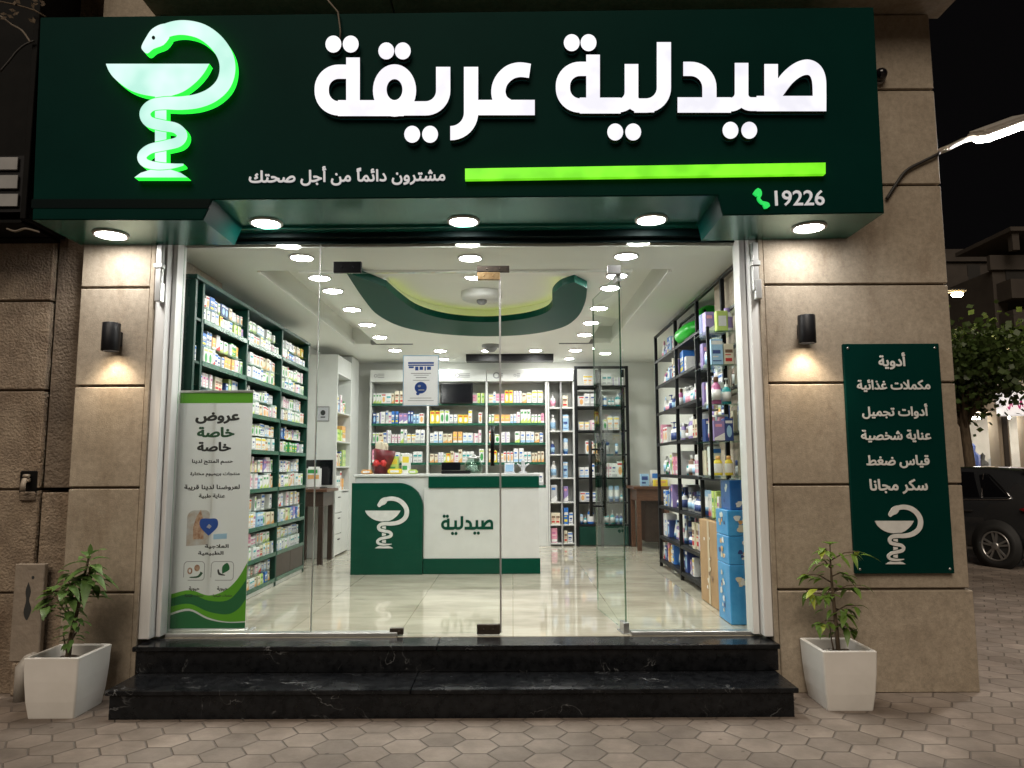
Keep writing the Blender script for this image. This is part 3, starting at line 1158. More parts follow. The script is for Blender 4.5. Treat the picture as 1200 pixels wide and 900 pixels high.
# ------------------------------------------------------------------ glazing
gl = thing('glass_shopfront', 'frameless fixed glass panes round the shop entrance, with metal sill and patch fittings', 'shopfront', (0, YG, ZF))
G0 = (0, YG, ZF)


def pane(x0, x1, z0, z1, y0=YG - 0.005, y1=YG + 0.005):
    bm = B()
    for f in box(bm, x0, x1, y0, y1, z0, z1):
        pass
    bm.normal_update()
    for f in bm.faces:
        f.material_index = 0 if abs(f.normal.y) > 0.5 else 1
    return bm


XD0, XM, XD1, ZT = -1.402, -0.083, 0.800, 2.915
part('fixed_pane', pane(-2.404, XD0 - 0.004, 0.368, 3.135), ['glass', 'glass_edge'], gl, G0)
part('fixed_pane', pane(XD1 + 0.004, 1.652, 0.368, 3.135), ['glass', 'glass_edge'], gl, G0)
part('transom_pane', pane(XD0, XM - 0.002, ZT + 0.004, 3.135), ['glass', 'glass_edge'], gl, G0)
part('transom_pane', pane(XM + 0.002, XD1, ZT + 0.004, 3.135), ['glass', 'glass_edge'], gl, G0)
bm = B(); bbox(bm, -2.40, -0.80, 5.262, 5.338, 0.3415, 0.367, 0.003); part('sill', bm, 'alu', gl, G0)
bm = B(); bbox(bm, 0.815, 1.665, 5.262, 5.338, 0.3415, 0.367, 0.003); part('sill', bm, 'alu', gl, G0)


def patch(x0, x1, z0, z1, m, parent=gl, base=G0, dy=0.016):
    bm = B(); bbox(bm, x0, x1, YG - dy, YG + dy, z0, z1, 0.003)
    for xx in (x0 + (x1 - x0) * 0.3, x0 + (x1 - x0) * 0.7):
        lathe(bm, [(0, 0), (0.007, 0), (0.007, 0.003), (0, 0.003)], 8, Matrix.Translation((xx, YG - dy, (z0 + z1) / 2)) @ Matrix.Rotation(R(90), 4, 'X'))
    return part('patch_fitting', bm, m, parent, base)


a = P(391, 320, YG); b = P(424, 307, YG)
patch(a.x, b.x, a.z, b.z, 'black_metal')
a = P(559, 327, YG); b = P(597, 318, YG)
patch(a.x, b.x, 2.918, 2.965, 'bronze_dark')
bm = B(); bbox(bm, 0.70, 0.80, 5.282, 5.318, 2.90, 2.965, 0.004); part('patch_fitting', bm, 'steel', gl, G0)

bm = B(); bbox(bm, XD0 - 0.007, XD0 + 0.001, YG - 0.007, YG + 0.007, 0.369, 3.134, 0.002); part('edge_glint', bm, 'alu', gl, G0)  # bright strip added for the glint along the pane's edge
# closed leaf
dl = thing('glass_door', 'closed frameless glass door leaf left of the centre with a black bar handle', 'door', (XD0, YG, ZF))
D0 = (XD0, YG, ZF)
part('pane', pane(XD0 + 0.002, XM - 0.004, 0.356, ZT), ['glass', 'glass_edge'], dl, D0)
bm = B(); bbox(bm, XM - 0.009, XM + 0.004, YG - 0.008, YG + 0.008, 0.357, ZT - 0.01, 0.002)
part('edge_glint', bm, 'alu', dl, D0)  # metal strip painting the shiny edge line of the leaf
patch(P(559, 743, YG).x, P(586, 743, YG).x, 0.349, 0.415, 'bronze_dark', dl, D0, 0.02)
patch(P(457, 743, YG).x, P(473, 743, YG).x, 0.349, 0.392, 'bronze_dark', dl, D0, 0.02)
patch(P(559, 327, YG).x, P(597, 327, YG).x - 0.07, 2.862, 2.9165, 'brass', dl, D0, 0.018)
bm = B()
hx = P(577, 500, 5.36).x
z0h, z1h = P(577, 546, 5.36).z, P(577, 499, 5.36).z
tube(bm, [(hx, 5.36, z0h), (hx, 5.36, z1h)], 0.015, 10)
for zz in (z0h + 0.05, z1h - 0.05): tube(bm, [(hx, 5.303, zz), (hx, 5.36, zz)], 0.008, 8)
part('handle', bm, 'black_metal', dl, D0)

# open leaf, swung into the shop
ang = R(83)
do = thing('glass_door', 'frameless glass door leaf swung open into the shop, with long black pull handles', 'door', (XD1 - 0.01, YG + 0.03, ZF))
LW = 0.83
bm = B()
box(bm, -LW, 0, -0.005, 0.005, 0.016, 2.57)
bm.normal_update()
for f in bm.faces: f.material_index = 0 if abs(f.normal.y) > 0.5 else 1
obj('pane', bm, ['door_glass', 'glass_edge'], do)
for xe in (-LW - 0.004, -0.001):
    bm = B(); bbox(bm, xe, xe + 0.005, -0.006, 0.006, 0.08, 2.51, 0.001); obj('edge_glint', bm, 'glass_edge', do)  # thin strips added for the bright lines on the leaf's edges
bm = B(); bbox(bm, -0.10, 0.012, -0.02, 0.02, 0.004, 0.075, 0.003); bbox(bm, -0.14, 0.02, -0.03, 0.03, 0.0, 0.006, 0.001)
obj('patch_fitting', bm, 'steel', do)
bm = B(); bbox(bm, -0.10, 0.012, -0.018, 0.018, 2.515, 2.575, 0.003); obj('patch_fitting', bm, 'steel', do)
for sy in (-1, 1):
    bm = B()
    tube(bm, [(-LW + 0.07, sy * 0.06, 0.76), (-LW + 0.07, sy * 0.06, 1.38)], 0.015, 10)
    for zz in (0.84, 1.30): tube(bm, [(-LW + 0.07, 0, zz), (-LW + 0.07, sy * 0.06, zz)], 0.008, 8)
    obj('handle', bm, 'black_metal', do)
do.rotation_euler = (0, 0, -ang)

# ================================================================== SHOP SIGN
YS, YB = 4.579, 5.115
sg = thing('shop_sign', 'large dark green sign box with glowing snake-and-bowl emblem and white Arabic lettering above the entrance', 'sign', (0, YS, 3.08))
SG0 = (0, YS, 3.08)
c = lambda px, py: (P(px, py, YS).x, P(px, py, YS).z)
outline = [c(47, 20), c(1024, 8), c(1036.5, 249.5), c(847, 252.5), c(841, 229), c(249, 234), c(238, 258), c(37.5, 257.5)]
bm = B()
prism(bm, outline, lambda u, v, d: (u, d, v), YS, YB, 0, 1)
bmesh.ops.recalc_face_normals(bm, faces=bm.faces[:])
bmesh.ops.bevel(bm, geom=[e for e in bm.edges if all(abs(v.co.y - YS) < 1e-4 for v in e.verts)], offset=0.006, segments=2, affect='EDGES')
bm.normal_update()
for f in bm.faces:
    if abs(f.normal.z) < 0.8: f.material_index = 0
part('sign_box', bm, ['sign_green', 'soffit_green'], sg, SG0)
bm = B()
prism(bm, [c(37.3, 233.5), c(247, 233.5), c(245, 244), c(37, 244)], lambda u, v, d: (u, d, v), YS - 0.004, YS + 0.02)
part('seam_strip', bm, 'dark_strip', sg, SG0)
# panel between sign box and head beam, and panel seams of the underside
bm = B()
xs0, xs1 = c(238, 258)[0], c(847, 252)[0]
zc_ = 3.212
prism(bm, [(-2.49, 3.19), (xs0 - 0.05, 3.19), (xs0 - 0.05, 3.19), (1.72, 3.215), (1.72, 3.24), (-2.49, 3.24)][:1] + [(1.72, 3.215), (1.72, 3.245), (-2.49, 3.245)],
      lambda u, v, d: (u, d, v), YB + 0.002, 5.219)
part('soffit_panel', bm, 'soffit_green', sg, SG0)

YL = YS - 0.042            # front of the letters


def sp(cx, cy, ox, oy, k=3.0):
    q = P(ox + cx / k, oy + cy / k, YL)
    return (q.x, q.z)


def poly_px(pts, ox, oy, k=3.0):
    return [sp(x, y, ox, oy, k) for x, y in pts]


def st_px(path, w):
    return lambda ox, oy: [poly_px(stroke(path, w), ox, oy)]


VW, HW = 48, 54
# the word on the left (crop origin 300,0)
w2_a = [st_px([(341, 202), (341, 381)], VW),
        st_px(fillet([(341, 252), (231, 252, 60), (231, 381, 60), (341, 381)], 10), VW + 2),
        st_px([(288, 380), (520, 380)], HW + 2),
        (lambda ox, oy: [poly_px(ell(487, 318, 76, 92, 40), ox, oy), poly_px(ell(487, 315, 28, 37, 30)[::-1], ox, oy)]),
        st_px(fillet([(658, 235), (658, 381, 62), (500, 381)], 10), VW + 2)]
w2_b = [st_px(fillet([(756, 235), (756, 468, 78), (683, 468)], 10), VW + 2),
        st_px([(756, 378), (980, 378)], HW),
        st_px(spline([(963, 249), (925, 245), (890, 256), (862, 285), (852, 322), (862, 356), (890, 378)], 6), [50, 52, 52, 50, 50, 52, 54])]
# the word on the right (crop origin 640,0)
w1_a = [st_px([(165, 192), (165, 370)], VW),
        st_px(fillet([(165, 242), (59, 242, 60), (59, 371, 60), (165, 371)], 10), VW + 2),
        st_px([(118, 371), (262, 371)], HW + 2),
        st_px(fillet([(300, 225), (300, 371, 46), (200, 371)], 8), VW),
        st_px(fillet([(300, 300), (300, 371, 30), (380, 371)], 8), VW),
        st_px(fillet([(414, 148), (414, 371, 62), (310, 371)], 10), VW + 2)]
w1_b = [st_px(fillet([(482, 242), (574, 242, 66), (574, 371)], 10), VW + 2),
        st_px([(462, 369), (650, 369)], HW),
        st_px(fillet([(687, 221), (687, 368, 40), (600, 368)], 8), VW),
        st_px(fillet([(687, 300), (687, 366, 34), (770, 366)], 8), VW),
        st_px([(740, 364), (985, 364)], HW),
        st_px([(791, 225), (791, 365)], VW),
        st_px(spline([(792, 352), (816, 318), (848, 275), (884, 246), (918, 236), (944, 247), (958, 275), (961, 320), (961, 390)], 6), [46, 48, 50, 52, 54, 52, 50, 48, 48])]
dots2 = [(272, 155), (333, 155), (458, 179), (516, 179), (549, 472), (612, 472)]
dots1 = [(90, 150), (149, 150), (243, 464), (306, 464), (648, 458), (714, 458)]


def lettering(strokes, ox, oy):
    bm = B()
    solid(bm, flat_shape([s(ox, oy) for s in strokes]), lambda u, v, d: (u, d, v), YL, YS - 0.004, 0, 1)
    part('letter', bm, ['letter_white', 'letter_side'], sg, SG0)


lettering(w2_a, 300, 0); lettering(w2_b, 300, 0); lettering(w1_a, 640, 0); lettering(w1_b, 640, 0)
for dots, ox in ((dots2, 300), (dots1, 640)):
    for (x, y) in dots:
        bm = B()
        solid(bm, flat_shape([[poly_px(ell(x, y, 28, 30, 24), ox, 0)]]), lambda u, v, d: (u, d, v), YL, YS - 0.004, 0, 1)
        part('letter_dot', bm, ['letter_white', 'letter_side'], sg, SG0)

# the snake-and-bowl emblem, in units of a 400 px crop drawn three times enlarged
EM_CUP = [(378, 230), (740, 230)] + spline([(740, 230), (722, 262), (692, 296), (650, 327), (605, 343), (590, 345)], 4) + \
         spline([(590, 345), (590, 590), (606, 601), (640, 612), (664, 628)], 1) + [(478, 628), (500, 612), (534, 601), (550, 590), (550, 345)] + \
         spline([(550, 345), (500, 336), (455, 318), (412, 285), (390, 258), (378, 230)], 4)
EM_SNAKE = spline([(556, 152), (575, 122), (615, 106), (662, 104), (715, 118), (762, 152), (795, 200), (804, 250), (790, 300), (752, 338), (700, 360), (640, 368), (585, 368),
                   (538, 376), (515, 402), (528, 432), (575, 446), (622, 455), (645, 478), (632, 503), (585, 516), (533, 528), (505, 552), (515, 577), (560, 588), (610, 588), (650, 583)], 5)
EM_W = [44, 48, 50, 52, 54, 55, 55, 55, 54, 52, 50, 47, 44, 40, 38, 38, 38, 36, 36, 36, 35, 34, 33, 30, 26, 18, 6]
EM_HEAD = spline([(600, 88), (570, 92), (540, 108), (522, 132), (503, 168), (508, 184), (524, 194), (545, 178), (580, 164), (600, 140)], 3)
EM_EYE = ell(545, 139, 6, 7, 10)


def emblem_shape(mapf, outline=0.0):
    """outline > 0 leaves a thin gap where the snake passes over the cup"""
    m_ = lambda pts: [mapf(x, y) for x, y in pts]
    ws = list(np.interp(np.linspace(0, 1, len(EM_SNAKE)), np.linspace(0, 1, len(EM_W)), EM_W))
    snake = [[m_(stroke(EM_SNAKE, ws))], [m_(EM_HEAD)]]
    sub = [[m_(stroke(EM_SNAKE, [w + outline for w in ws]))]] if outline else []
    V, F = flat_shape([[m_(EM_CUP)]], sub, snake)
    eye = m_(EM_EYE)
    cen = V[F].mean(1)
    return V, F, eye


V_, F_, eye_ = emblem_shape(lambda x, y: sp(x, y, 0, 0), 5.0)
bm = B()
solid(bm, (V_, F_), lambda u, v, d: (u, d, v), YL - 0.02, YS - 0.006, 0, 1)
em = part('emblem', bm, ['emblem_face', 'emblem_side'], sg, SG0)
bm = B(); prism(bm, eye_, lambda u, v, d: (u, d, v), YL - 0.0225, YL - 0.019)
part('eye', bm, 'dark_strip', em, SG0)
# lime bar, tag line, telephone
bm = B()
q = [P(545, 197.5, YL), P(967.5, 190.5, YL), P(967.5, 203.5, YL), P(545, 210, YL)]
prism(bm, [(v.x, v.z) for v in q], lambda u, v, d: (u, d, v), YL, YS - 0.004)
part('light_bar', bm, 'bar_green', sg, SG0)
TILT = R(0.35)


def sign_text(name, s, px0, py0, px1, py1, m, bold, arabic=True, depth=0.012, ysc=1.0):
    a, b = P(px0, py1, YS), P(px1, py0, YS)
    ct, sn = math.cos(TILT), math.sin(TILT)
    cx, cz = (a.x + b.x) / 2, (a.z + b.z) / 2
    bm = B()
    put_text(bm, s, lambda u, v, d: (cx + u * ct - v * sn, YS - d, cz + u * sn + v * ct), 0, 0, width=b.x - a.x, bold=bold, d0=depth, d1=0.003, arabic=arabic, ysc=ysc)
    return part(name, bm, m, sg, SG0)


sign_text('tag_line', 'مشترون دائماً من أجل صحتك', 292, 196, 522, 217, 'vinyl_white', 0.018)
sign_text('phone_number', '19226', 908, 223, 965, 242, 'vinyl_white', 0.010, arabic=False)
bm = B()
ph = stroke(spline([(738, 680), (750, 668), (757, 678), (752, 692), (762, 706), (774, 710), (780, 716), (770, 722)], 4), [16, 22, 12, 10, 10, 12, 22, 12])
solid(bm, flat_shape([[poly_px(ph, 640, 0)]]), lambda u, v, d: (u, d, v), YS - 0.02, YS - 0.003)
part('phone_icon', bm, 'phone_green', sg, SG0)

# ================================================================== LAMPS
def downlight(x, y, z, r, label, group, m):
    t = thing('downlight', label, 'ceiling light', (x, y, z), 0, group)
    bm = B()
    lathe(bm, [(r * 0.80, 0.004), (r * 0.80, -0.010), (r * 0.86, -0.014), (r * 0.97, -0.012), (r, -0.006), (r, 0.0005)], 32)
    obj('trim_ring', bm, 'trim_ring', t)
    bm = B()
    lathe(bm, [(0, -0.021), (r * 0.35, -0.0195), (r * 0.62, -0.0155), (r * 0.79, -0.0095)], 32)
    for f in bm.faces:
        if f.normal.z > 0: f.normal_flip()
        f.smooth = True
    obj('diffuser', bm, m, t, recalc=False)
    return t


GC = 'round downlights in the shop ceiling'
for nm, x, ys in (('left', -1.62, (5.57, 6.11, 6.57, 7.36, 8.17, 8.97, 10.13)), ('right', 0.885, (5.57, 6.08, 6.50, 7.36, 8.12, 8.87, 10.2))):
    for i, y in enumerate(ys):
        downlight(x, y, ZC if (y < RY0 or y > RY1) else ZC - 0.02, 0.10, f'round white downlight, {ORD[i]} from the entrance in the {nm} row of the shop ceiling', GC, 'lamp_white')
for i, (x, y) in enumerate(((-0.32, 5.60), (-0.33, 6.44))):
    downlight(x, y, ZC if i == 0 else 3.19, 0.10, ('round white downlight in the middle of the ceiling just behind the glass door', 'round white downlight in the raised ceiling inside the green ring')[i], GC, 'lamp_white')
for i, x in enumerate((-1.0, -0.335, 0.33)):
    downlight(x, 10.2, ZC, 0.10, f'round white downlight behind the green ceiling ring, {ORD[i]} from the left', GC, 'lamp_white')
for i, x in enumerate((-1.02, 0.42, 0.86)):
    downlight(x, 10.98, ZC, 0.08, f'small round downlight close to the back shelves, {ORD[i]} from the left', GC, 'lamp_white')
GS = 'round downlights under the sign box'
zz = P(130, 274, 4.87).z
_zb = lambda x, i0, i1: outline[i0][1] + (x - outline[i0][0]) / (outline[i1][0] - outline[i0][0]) * (outline[i1][1] - outline[i0][1])
downlight(P(130, 274, 4.87).x, 4.87, _zb(P(130, 274, 4.87).x, 7, 6), 0.115, 'round downlight under the left end of the green sign', GS, 'lamp_soffit')
downlight(P(948, 267, 4.84).x, 4.84, _zb(P(948, 267, 4.84).x, 3, 2), 0.115, 'round downlight under the right end of the green sign', GS, 'lamp_soffit')
for nm, px, py in (('left', 312, 259), ('middle', 543, 258), ('right', 763, 255)):
    x = P(px, py, 5.03).x
    downlight(x, 5.03, _zb(x, 5, 4) , 0.115, f'round downlight above the glass entrance, {nm} one of the three', GS, 'lamp_soffit')

bm = B()
t = thing('ceiling_sensor', 'round white ceiling fixture inside the green ring', 'sensor', (-0.29, 7.05, 3.19))
lathe(bm, [(0.20, 0.0), (0.20, -0.05), (0.185, -0.075), (0, -0.08)], 28); obj('base', bm, 'trim_ring', t)
bm = B(); lathe(bm, [(0.05, -0.075), (0.05, -0.10), (0.03, -0.12), (0, -0.125)], 16); obj('lens', bm, 'ink_grey', t)
bm = B()
t = thing('ceiling_sensor', 'small grey dome detector on the ceiling behind the green ring', 'sensor', (-0.28, 9.75, ZC))
lathe(bm, [(0.12, 0.0), (0.12, -0.03), (0.09, -0.035)], 20); obj('base', bm, 'slat_grey', t)
bm = B(); lathe(bm, [(0.085, -0.03), (0.08, -0.06), (0.05, -0.09), (0, -0.10)], 16); obj('dome', bm, 'ink_grey', t)


def sconce(px, py, label, side):
    q = P(px, py, 5.02)
    t = thing('wall_lamp', label, 'wall lamp', (q.x, YW, q.z), 0, 'black cylinder wall lamps beside the entrance')
    h, r = 0.098, 0.058
    cy = 5.02 - YW
    bm = B()
    M = Matrix.Translation((0, cy, 0))
    lathe(bm, [(r * 0.80, -h + 0.03), (r * 0.86, -h + 0.002), (r * 0.97, -h), (r, -h + 0.004), (r, h - 0.003), (r - 0.003, h), (0, h)], 28, M)
    obj('housing', bm, 'black_metal', t)
    bm = B(); bbox(bm, -0.03, 0.03, cy + r - 0.012, 0.0, -0.05, 0.05, 0.004)
    obj('bracket', bm, 'black_metal', t)
    bm = B()
    lathe(bm, [(0, -h + 0.028), (r * 0.79, -h + 0.028)], 24, M)
    for f in bm.faces:
        if f.normal.z > 0: f.normal_flip()
    d = obj('lens', bm, 'lamp_warm', t, recalc=False)
    L = bpy.data.lights.new('wall_lamp_beam', 'SPOT')
    L.energy = 11.0
    L.color = (1.0, 0.83, 0.62)
    L.spot_size = R(112)
    L.spot_blend = 0.75
    L.shadow_soft_size = 0.03
    lo = bpy.data.objects.new('wall_lamp_beam', L)
    COL.objects.link(lo)
    lo.parent = t
    lo.location = (0, cy, -h + 0.012)
    return t


sconce(130, 395, 'black cylinder wall lamp shining down on the narrow stone pillar left of the entrance', -1)
sconce(945.5, 386, 'black cylinder wall lamp shining down on the wide stone pillar right of the entrance', 1)

# ================================================================== PRODUCTS (prototypes)
PAL = {'white': (0.72, 0.72, 0.71), 'cream': (0.66, 0.60, 0.46), 'pale grey': (0.45, 0.46, 0.47), 'pale blue': (0.32, 0.52, 0.72), 'blue': (0.03, 0.16, 0.52),
       'navy': (0.03, 0.06, 0.22), 'teal': (0.03, 0.33, 0.36), 'green': (0.05, 0.30, 0.08), 'lime': (0.48, 0.62, 0.16), 'yellow': (0.76, 0.60, 0.06),
       'orange': (0.70, 0.38, 0.14), 'red': (0.52, 0.03, 0.03), 'pink': (0.70, 0.30, 0.40), 'magenta': (0.45, 0.12, 0.28), 'purple': (0.27, 0.20, 0.44), 'brown': (0.16, 0.08, 0.045)}
for k, v in PAL.items():
    mat('print_' + k.replace(' ', '_'), v, tuple(min(1, a * 1.12) for a in v), rough=0.42, scale=7)
pm = lambda k: 'print_' + k.replace(' ', '_')
BOXP, BOTP = [], []          # (mesh, colour words)


def mesh_of(name, bm, mats):
    bmesh.ops.recalc_face_normals(bm, faces=bm.faces[:])
    me = bpy.data.meshes.new(name)
    bm.to_mesh(me)
    bm.free()
    for m in mats: me.materials.append(MATS[m])
    return me


def fr_rect(bm, x0, x1, z0, z1, mi, y=-0.012):
    f = bm.faces.new([bm.verts.new(v) for v in ((x0, y, z0), (x1, y, z0), (x1, y, z1), (x0, y, z1))])
    f.material_index = mi


def carton(base, acc, acc2, style):
    bm = B()
    bbox(bm, -0.5, 0.5, 0, 1, 0, 1, 0.012)
    if style == 0:
        fr_rect(bm, -0.49, 0.49, 0.06, 0.24, 1); fr_rect(bm, -0.36, 0.2, 0.62, 0.74, 2); fr_rect(bm, -0.36, 0.34, 0.50, 0.54, 1); fr_rect(bm, -0.36, 0.1, 0.40, 0.43, 2)
    elif style == 1:
        fr_rect(bm, -0.49, 0.49, 0.78, 0.92, 1); fr_rect(bm, -0.38, 0.3, 0.42, 0.56, 2); fr_rect(bm, -0.38, 0.1, 0.28, 0.33, 1); fr_rect(bm, -0.38, 0.36, 0.12, 0.16, 2)
    elif style == 2:
        fr_rect(bm, -0.42, -0.26, 0.02, 0.98, 1); fr_rect(bm, -0.08, 0.34, 0.20, 0.24, 2); fr_rect(bm, -0.08, 0.4, 0.58, 0.74, 2); fr_rect(bm, -0.08, 0.3, 0.40, 0.45, 1)
    elif style == 3:
        f = bm.faces.new([bm.verts.new((0.02 + 0.3 * math.cos(a * math.pi / 7), -0.012, 0.42 + 0.27 * math.sin(a * math.pi / 7))) for a in range(14)])
        f.material_index = 1
        fr_rect(bm, -0.4, 0.4, 0.78, 0.9, 2)
    elif style == 4:
        f = bm.faces.new([bm.verts.new(v) for v in ((-0.49, -0.012, 0.02), (0.49, -0.012, 0.02), (0.49, -0.012, 0.40), (-0.49, -0.012, 0.14))]); f.material_index = 1
        fr_rect(bm, -0.38, 0.25, 0.70, 0.84, 2)
    else:
        fr_rect(bm, -0.40, 0.40, 0.56, 0.72, 1); fr_rect(bm, -0.40, 0.2, 0.44, 0.49, 2); fr_rect(bm, -0.40, 0.3, 0.14, 0.30, 2)
    BOXP.append((mesh_of('medicine_box', bm, [pm(base), pm(acc), pm(acc2)]), f'{base} and {acc}'))


for a in (('white', 'pale blue', 'blue', 0), ('white', 'blue', 'navy', 1), ('white', 'pink', 'magenta', 2), ('white', 'orange', 'red', 3), ('white', 'lime', 'green', 4),
          ('white', 'teal', 'pale grey', 5), ('white', 'pale grey', 'navy', 0), ('white', 'yellow', 'orange', 1), ('cream', 'brown', 'red', 5), ('cream', 'orange', 'brown', 4),
          ('yellow', 'white', 'red', 3), ('pale blue', 'white', 'navy', 1), ('blue', 'white', 'yellow', 5), ('pink', 'white', 'magenta', 0), ('lime', 'white', 'green', 2),
          ('green', 'white', 'yellow', 1), ('purple', 'white', 'pink', 4), ('white', 'purple', 'pale grey', 2), ('white', 'magenta', 'pink', 5), ('navy', 'pale blue', 'white', 3),
          ('orange', 'white', 'yellow', 0), ('pale grey', 'white', 'blue', 4), ('white', 'green', 'lime', 3), ('white', 'red', 'pale grey', 4)):
    carton(*a)
BY = {w: i for i, (m, w) in enumerate(BOXP)}


def bottle(base, label, cap, style):
    """unit height, about 0.36 wide"""
    bm = B()
    if style == 0:      # round shouldered bottle
        lathe(bm, [(0, 0.0), (0.165, 0.0), (0.175, 0.02), (0.175, 0.14), (0.178, 0.14, 1), (0.178, 0.52, 1), (0.175, 0.52), (0.172, 0.62), (0.13, 0.72), (0.075, 0.77), (0.072, 0.80), (0.085, 0.80, 2), (0.085, 0.97, 2), (0.075, 1.0, 2), (0, 1.0, 2)], 14)
    elif style == 1:    # pump bottle
        lathe(bm, [(0, 0), (0.16, 0), (0.17, 0.02), (0.17, 0.10), (0.173, 0.10, 1), (0.173, 0.46, 1), (0.17, 0.46), (0.165, 0.56), (0.09, 0.64), (0.07, 0.66, 2), (0.07, 0.74, 2), (0.025, 0.75, 2), (0.022, 0.92, 2), (0.06, 0.93, 2), (0.06, 0.98, 2), (0, 1.0, 2)], 14)
        box(bm, -0.02, 0.02, -0.17, 0, 0.94, 0.975, 2)
    elif style == 2:    # tube standing on its cap
        lathe(bm, [(0, 0, 2), (0.13, 0, 2), (0.13, 0.16, 2), (0.15, 0.17), (0.16, 0.30), (0.162, 0.32, 1), (0.155, 0.72, 1), (0.15, 0.74), (0.14, 0.98), (0, 1.0)], 14)
        for v in bm.verts:
            if v.co.z > 0.2: v.co.y *= 1 - 0.85 * (v.co.z - 0.2) / 0.8
    elif style == 3:    # jar
        lathe(bm, [(0, 0), (0.29, 0), (0.31, 0.03), (0.31, 0.10), (0.314, 0.10, 1), (0.314, 0.58, 1), (0.31, 0.58), (0.28, 0.68), (0.30, 0.69, 2), (0.30, 0.96, 2), (0.28, 1.0, 2), (0, 1.0, 2)], 16)
    else:               # flat shampoo bottle
        lathe(bm, [(0, 0), (0.20, 0), (0.215, 0.03), (0.22, 0.12), (0.223, 0.14, 1), (0.215, 0.58, 1), (0.21, 0.60), (0.18, 0.74), (0.11, 0.80), (0.12, 0.81, 2), (0.12, 0.98, 2), (0, 1.0, 2)], 14)
        for v in bm.verts: v.co.y *= 0.6
    BOTP.append((mesh_of('bottle', bm, [pm(base), pm(label), pm(cap)]), f'{base} and {label}'))


for a in (('white', 'pale blue', 'white', 0), ('white', 'purple', 'purple', 4), ('white', 'pink', 'white', 1), ('blue', 'white', 'white', 4), ('purple', 'white', 'white', 4),
          ('white', 'green', 'green', 2), ('cream', 'orange', 'brown', 3), ('brown', 'white', 'white', 0), ('pale blue', 'white', 'blue', 2), ('teal', 'white', 'white', 1),
          ('white', 'pale grey', 'navy', 3), ('pink', 'white', 'magenta', 2), ('navy', 'pale blue', 'white', 0), ('yellow', 'white', 'orange', 4), ('white', 'navy', 'navy', 1),
          ('magenta', 'white', 'brown', 0)):
    bottle(*a)

ITEMS = []       # kind, proto, location, rotz, scale, label


def row(kind, protos, start, step_dir, length, rotz, wr, hr, dr, where, fill=0.93, place='along', maxh=9):
    """a row of goods side by side from start along step_dir"""
    s = 0.012
    n = 0
    run = 0
    pi = RND.choice(protos)
    w = RND.uniform(*wr); h = RND.uniform(*hr); d = RND.uniform(*dr)
    while True:
        if run <= 0:
            pi = RND.choice(protos)
            run = RND.choice((1, 1, 1, 2, 2, 3))
            w = RND.uniform(*wr); h = min(maxh, RND.uniform(*hr)); d = RND.uniform(*dr)
        run -= 1
        if kind == 'bottle': w = 0.36 * h * (1.3 if pi in BOT_WIDE else 1.0)
        if s + w > length - 0.01: break
        if RND.random() < fill:
            p = Vector(start) + Vector(step_dir) * (s + w / 2)
            jit = Vector(step_dir).cross(Vector((0, 0, 1))) * RND.uniform(-0.012, 0.012)
            rz = rotz + RND.gauss(0, 0.035)
            if kind == 'box':
                sc = (w, d, h)
                words = BOXP[pi][1]
            else:
                sc = (h, h, h)
                words = BOTP[pi][1]
                rz = rotz + RND.gauss(0, 0.2)
            n += 1
            ITEMS.append((kind, pi, p + jit, rz, sc, (words, min(n, 20), where)))
        s += w + RND.choice((0.002, 0.004, 0.008, 0.012))


BOT_WIDE = {6, 10, 1, 3, 4, 13}
RBOT = [0, 0, 1, 2, 3, 4, 5, 8, 8, 9, 10, 11, 12, 14, 15, 13, 7]
WHITES = [BY[k] for k in ('white and pale blue', 'white and blue', 'white and teal', 'white and pale grey', 'white and yellow', 'white and pink', 'white and orange', 'white and green', 'white and lime', 'white and purple', 'cream and orange')]
MIXED = list(range(len(BOXP)))
YEL = [BY[k] for k in ('yellow and white', 'lime and white', 'white and yellow', 'white and lime', 'pink and white', 'white and pink', 'white and green', 'orange and white', 'cream and orange', 'white and pale blue', 'white and magenta', 'white and pale grey')]
BLU = [BY[k] for k in ('pale blue and white', 'blue and white', 'white and purple', 'purple and white', 'navy and pale blue', 'white and blue', 'white and pale blue', 'white and magenta', 'pale grey and white', 'cream and brown')]
BOXC = lambda *a: [BY[k] for k in a]

# ================================================================== LEFT SHELVING
LX, LB = -2.35, -2.712
lz = [0.41, 0.665, 0.95, 1.30, 1.655, 1.98, 2.30, 2.625]
ly = [5.41, 5.54, 6.50, 7.49, 8.47]
sh = thing('shelving_unit', 'dark green wall shelving full of medicine boxes along the left side of the shop', 'shelves', (LX, 5.41, ZF))
SH0 = (LX, 5.41, ZF)
for i, y in enumerate(ly):
    bm = B(); bbox(bm, LB, LX, y - 0.018, y + 0.018, ZF, 2.905, 0.002); part('upright', bm, 'shelf_green', sh, SH0)
bm = B(); box(bm, LB - 0.006, LB - 0.001, ly[0], ly[-1], ZF, 2.90); part('back_panel', bm, 'shelf_green', sh, SH0)
bm = B(); bbox(bm, LB, LX + 0.012, ly[0] - 0.03, ly[-1] + 0.03, 2.906, 2.94, 0.003); part('top_board', bm, 'shelf_green', sh, SH0)
bm = B(); bbox(bm, LB, LX - 0.01, ly[0], ly[-1] + 0.018, ZF + 0.001, 0.395, 0.003); part('plinth', bm, 'counter_white', sh, SH0)
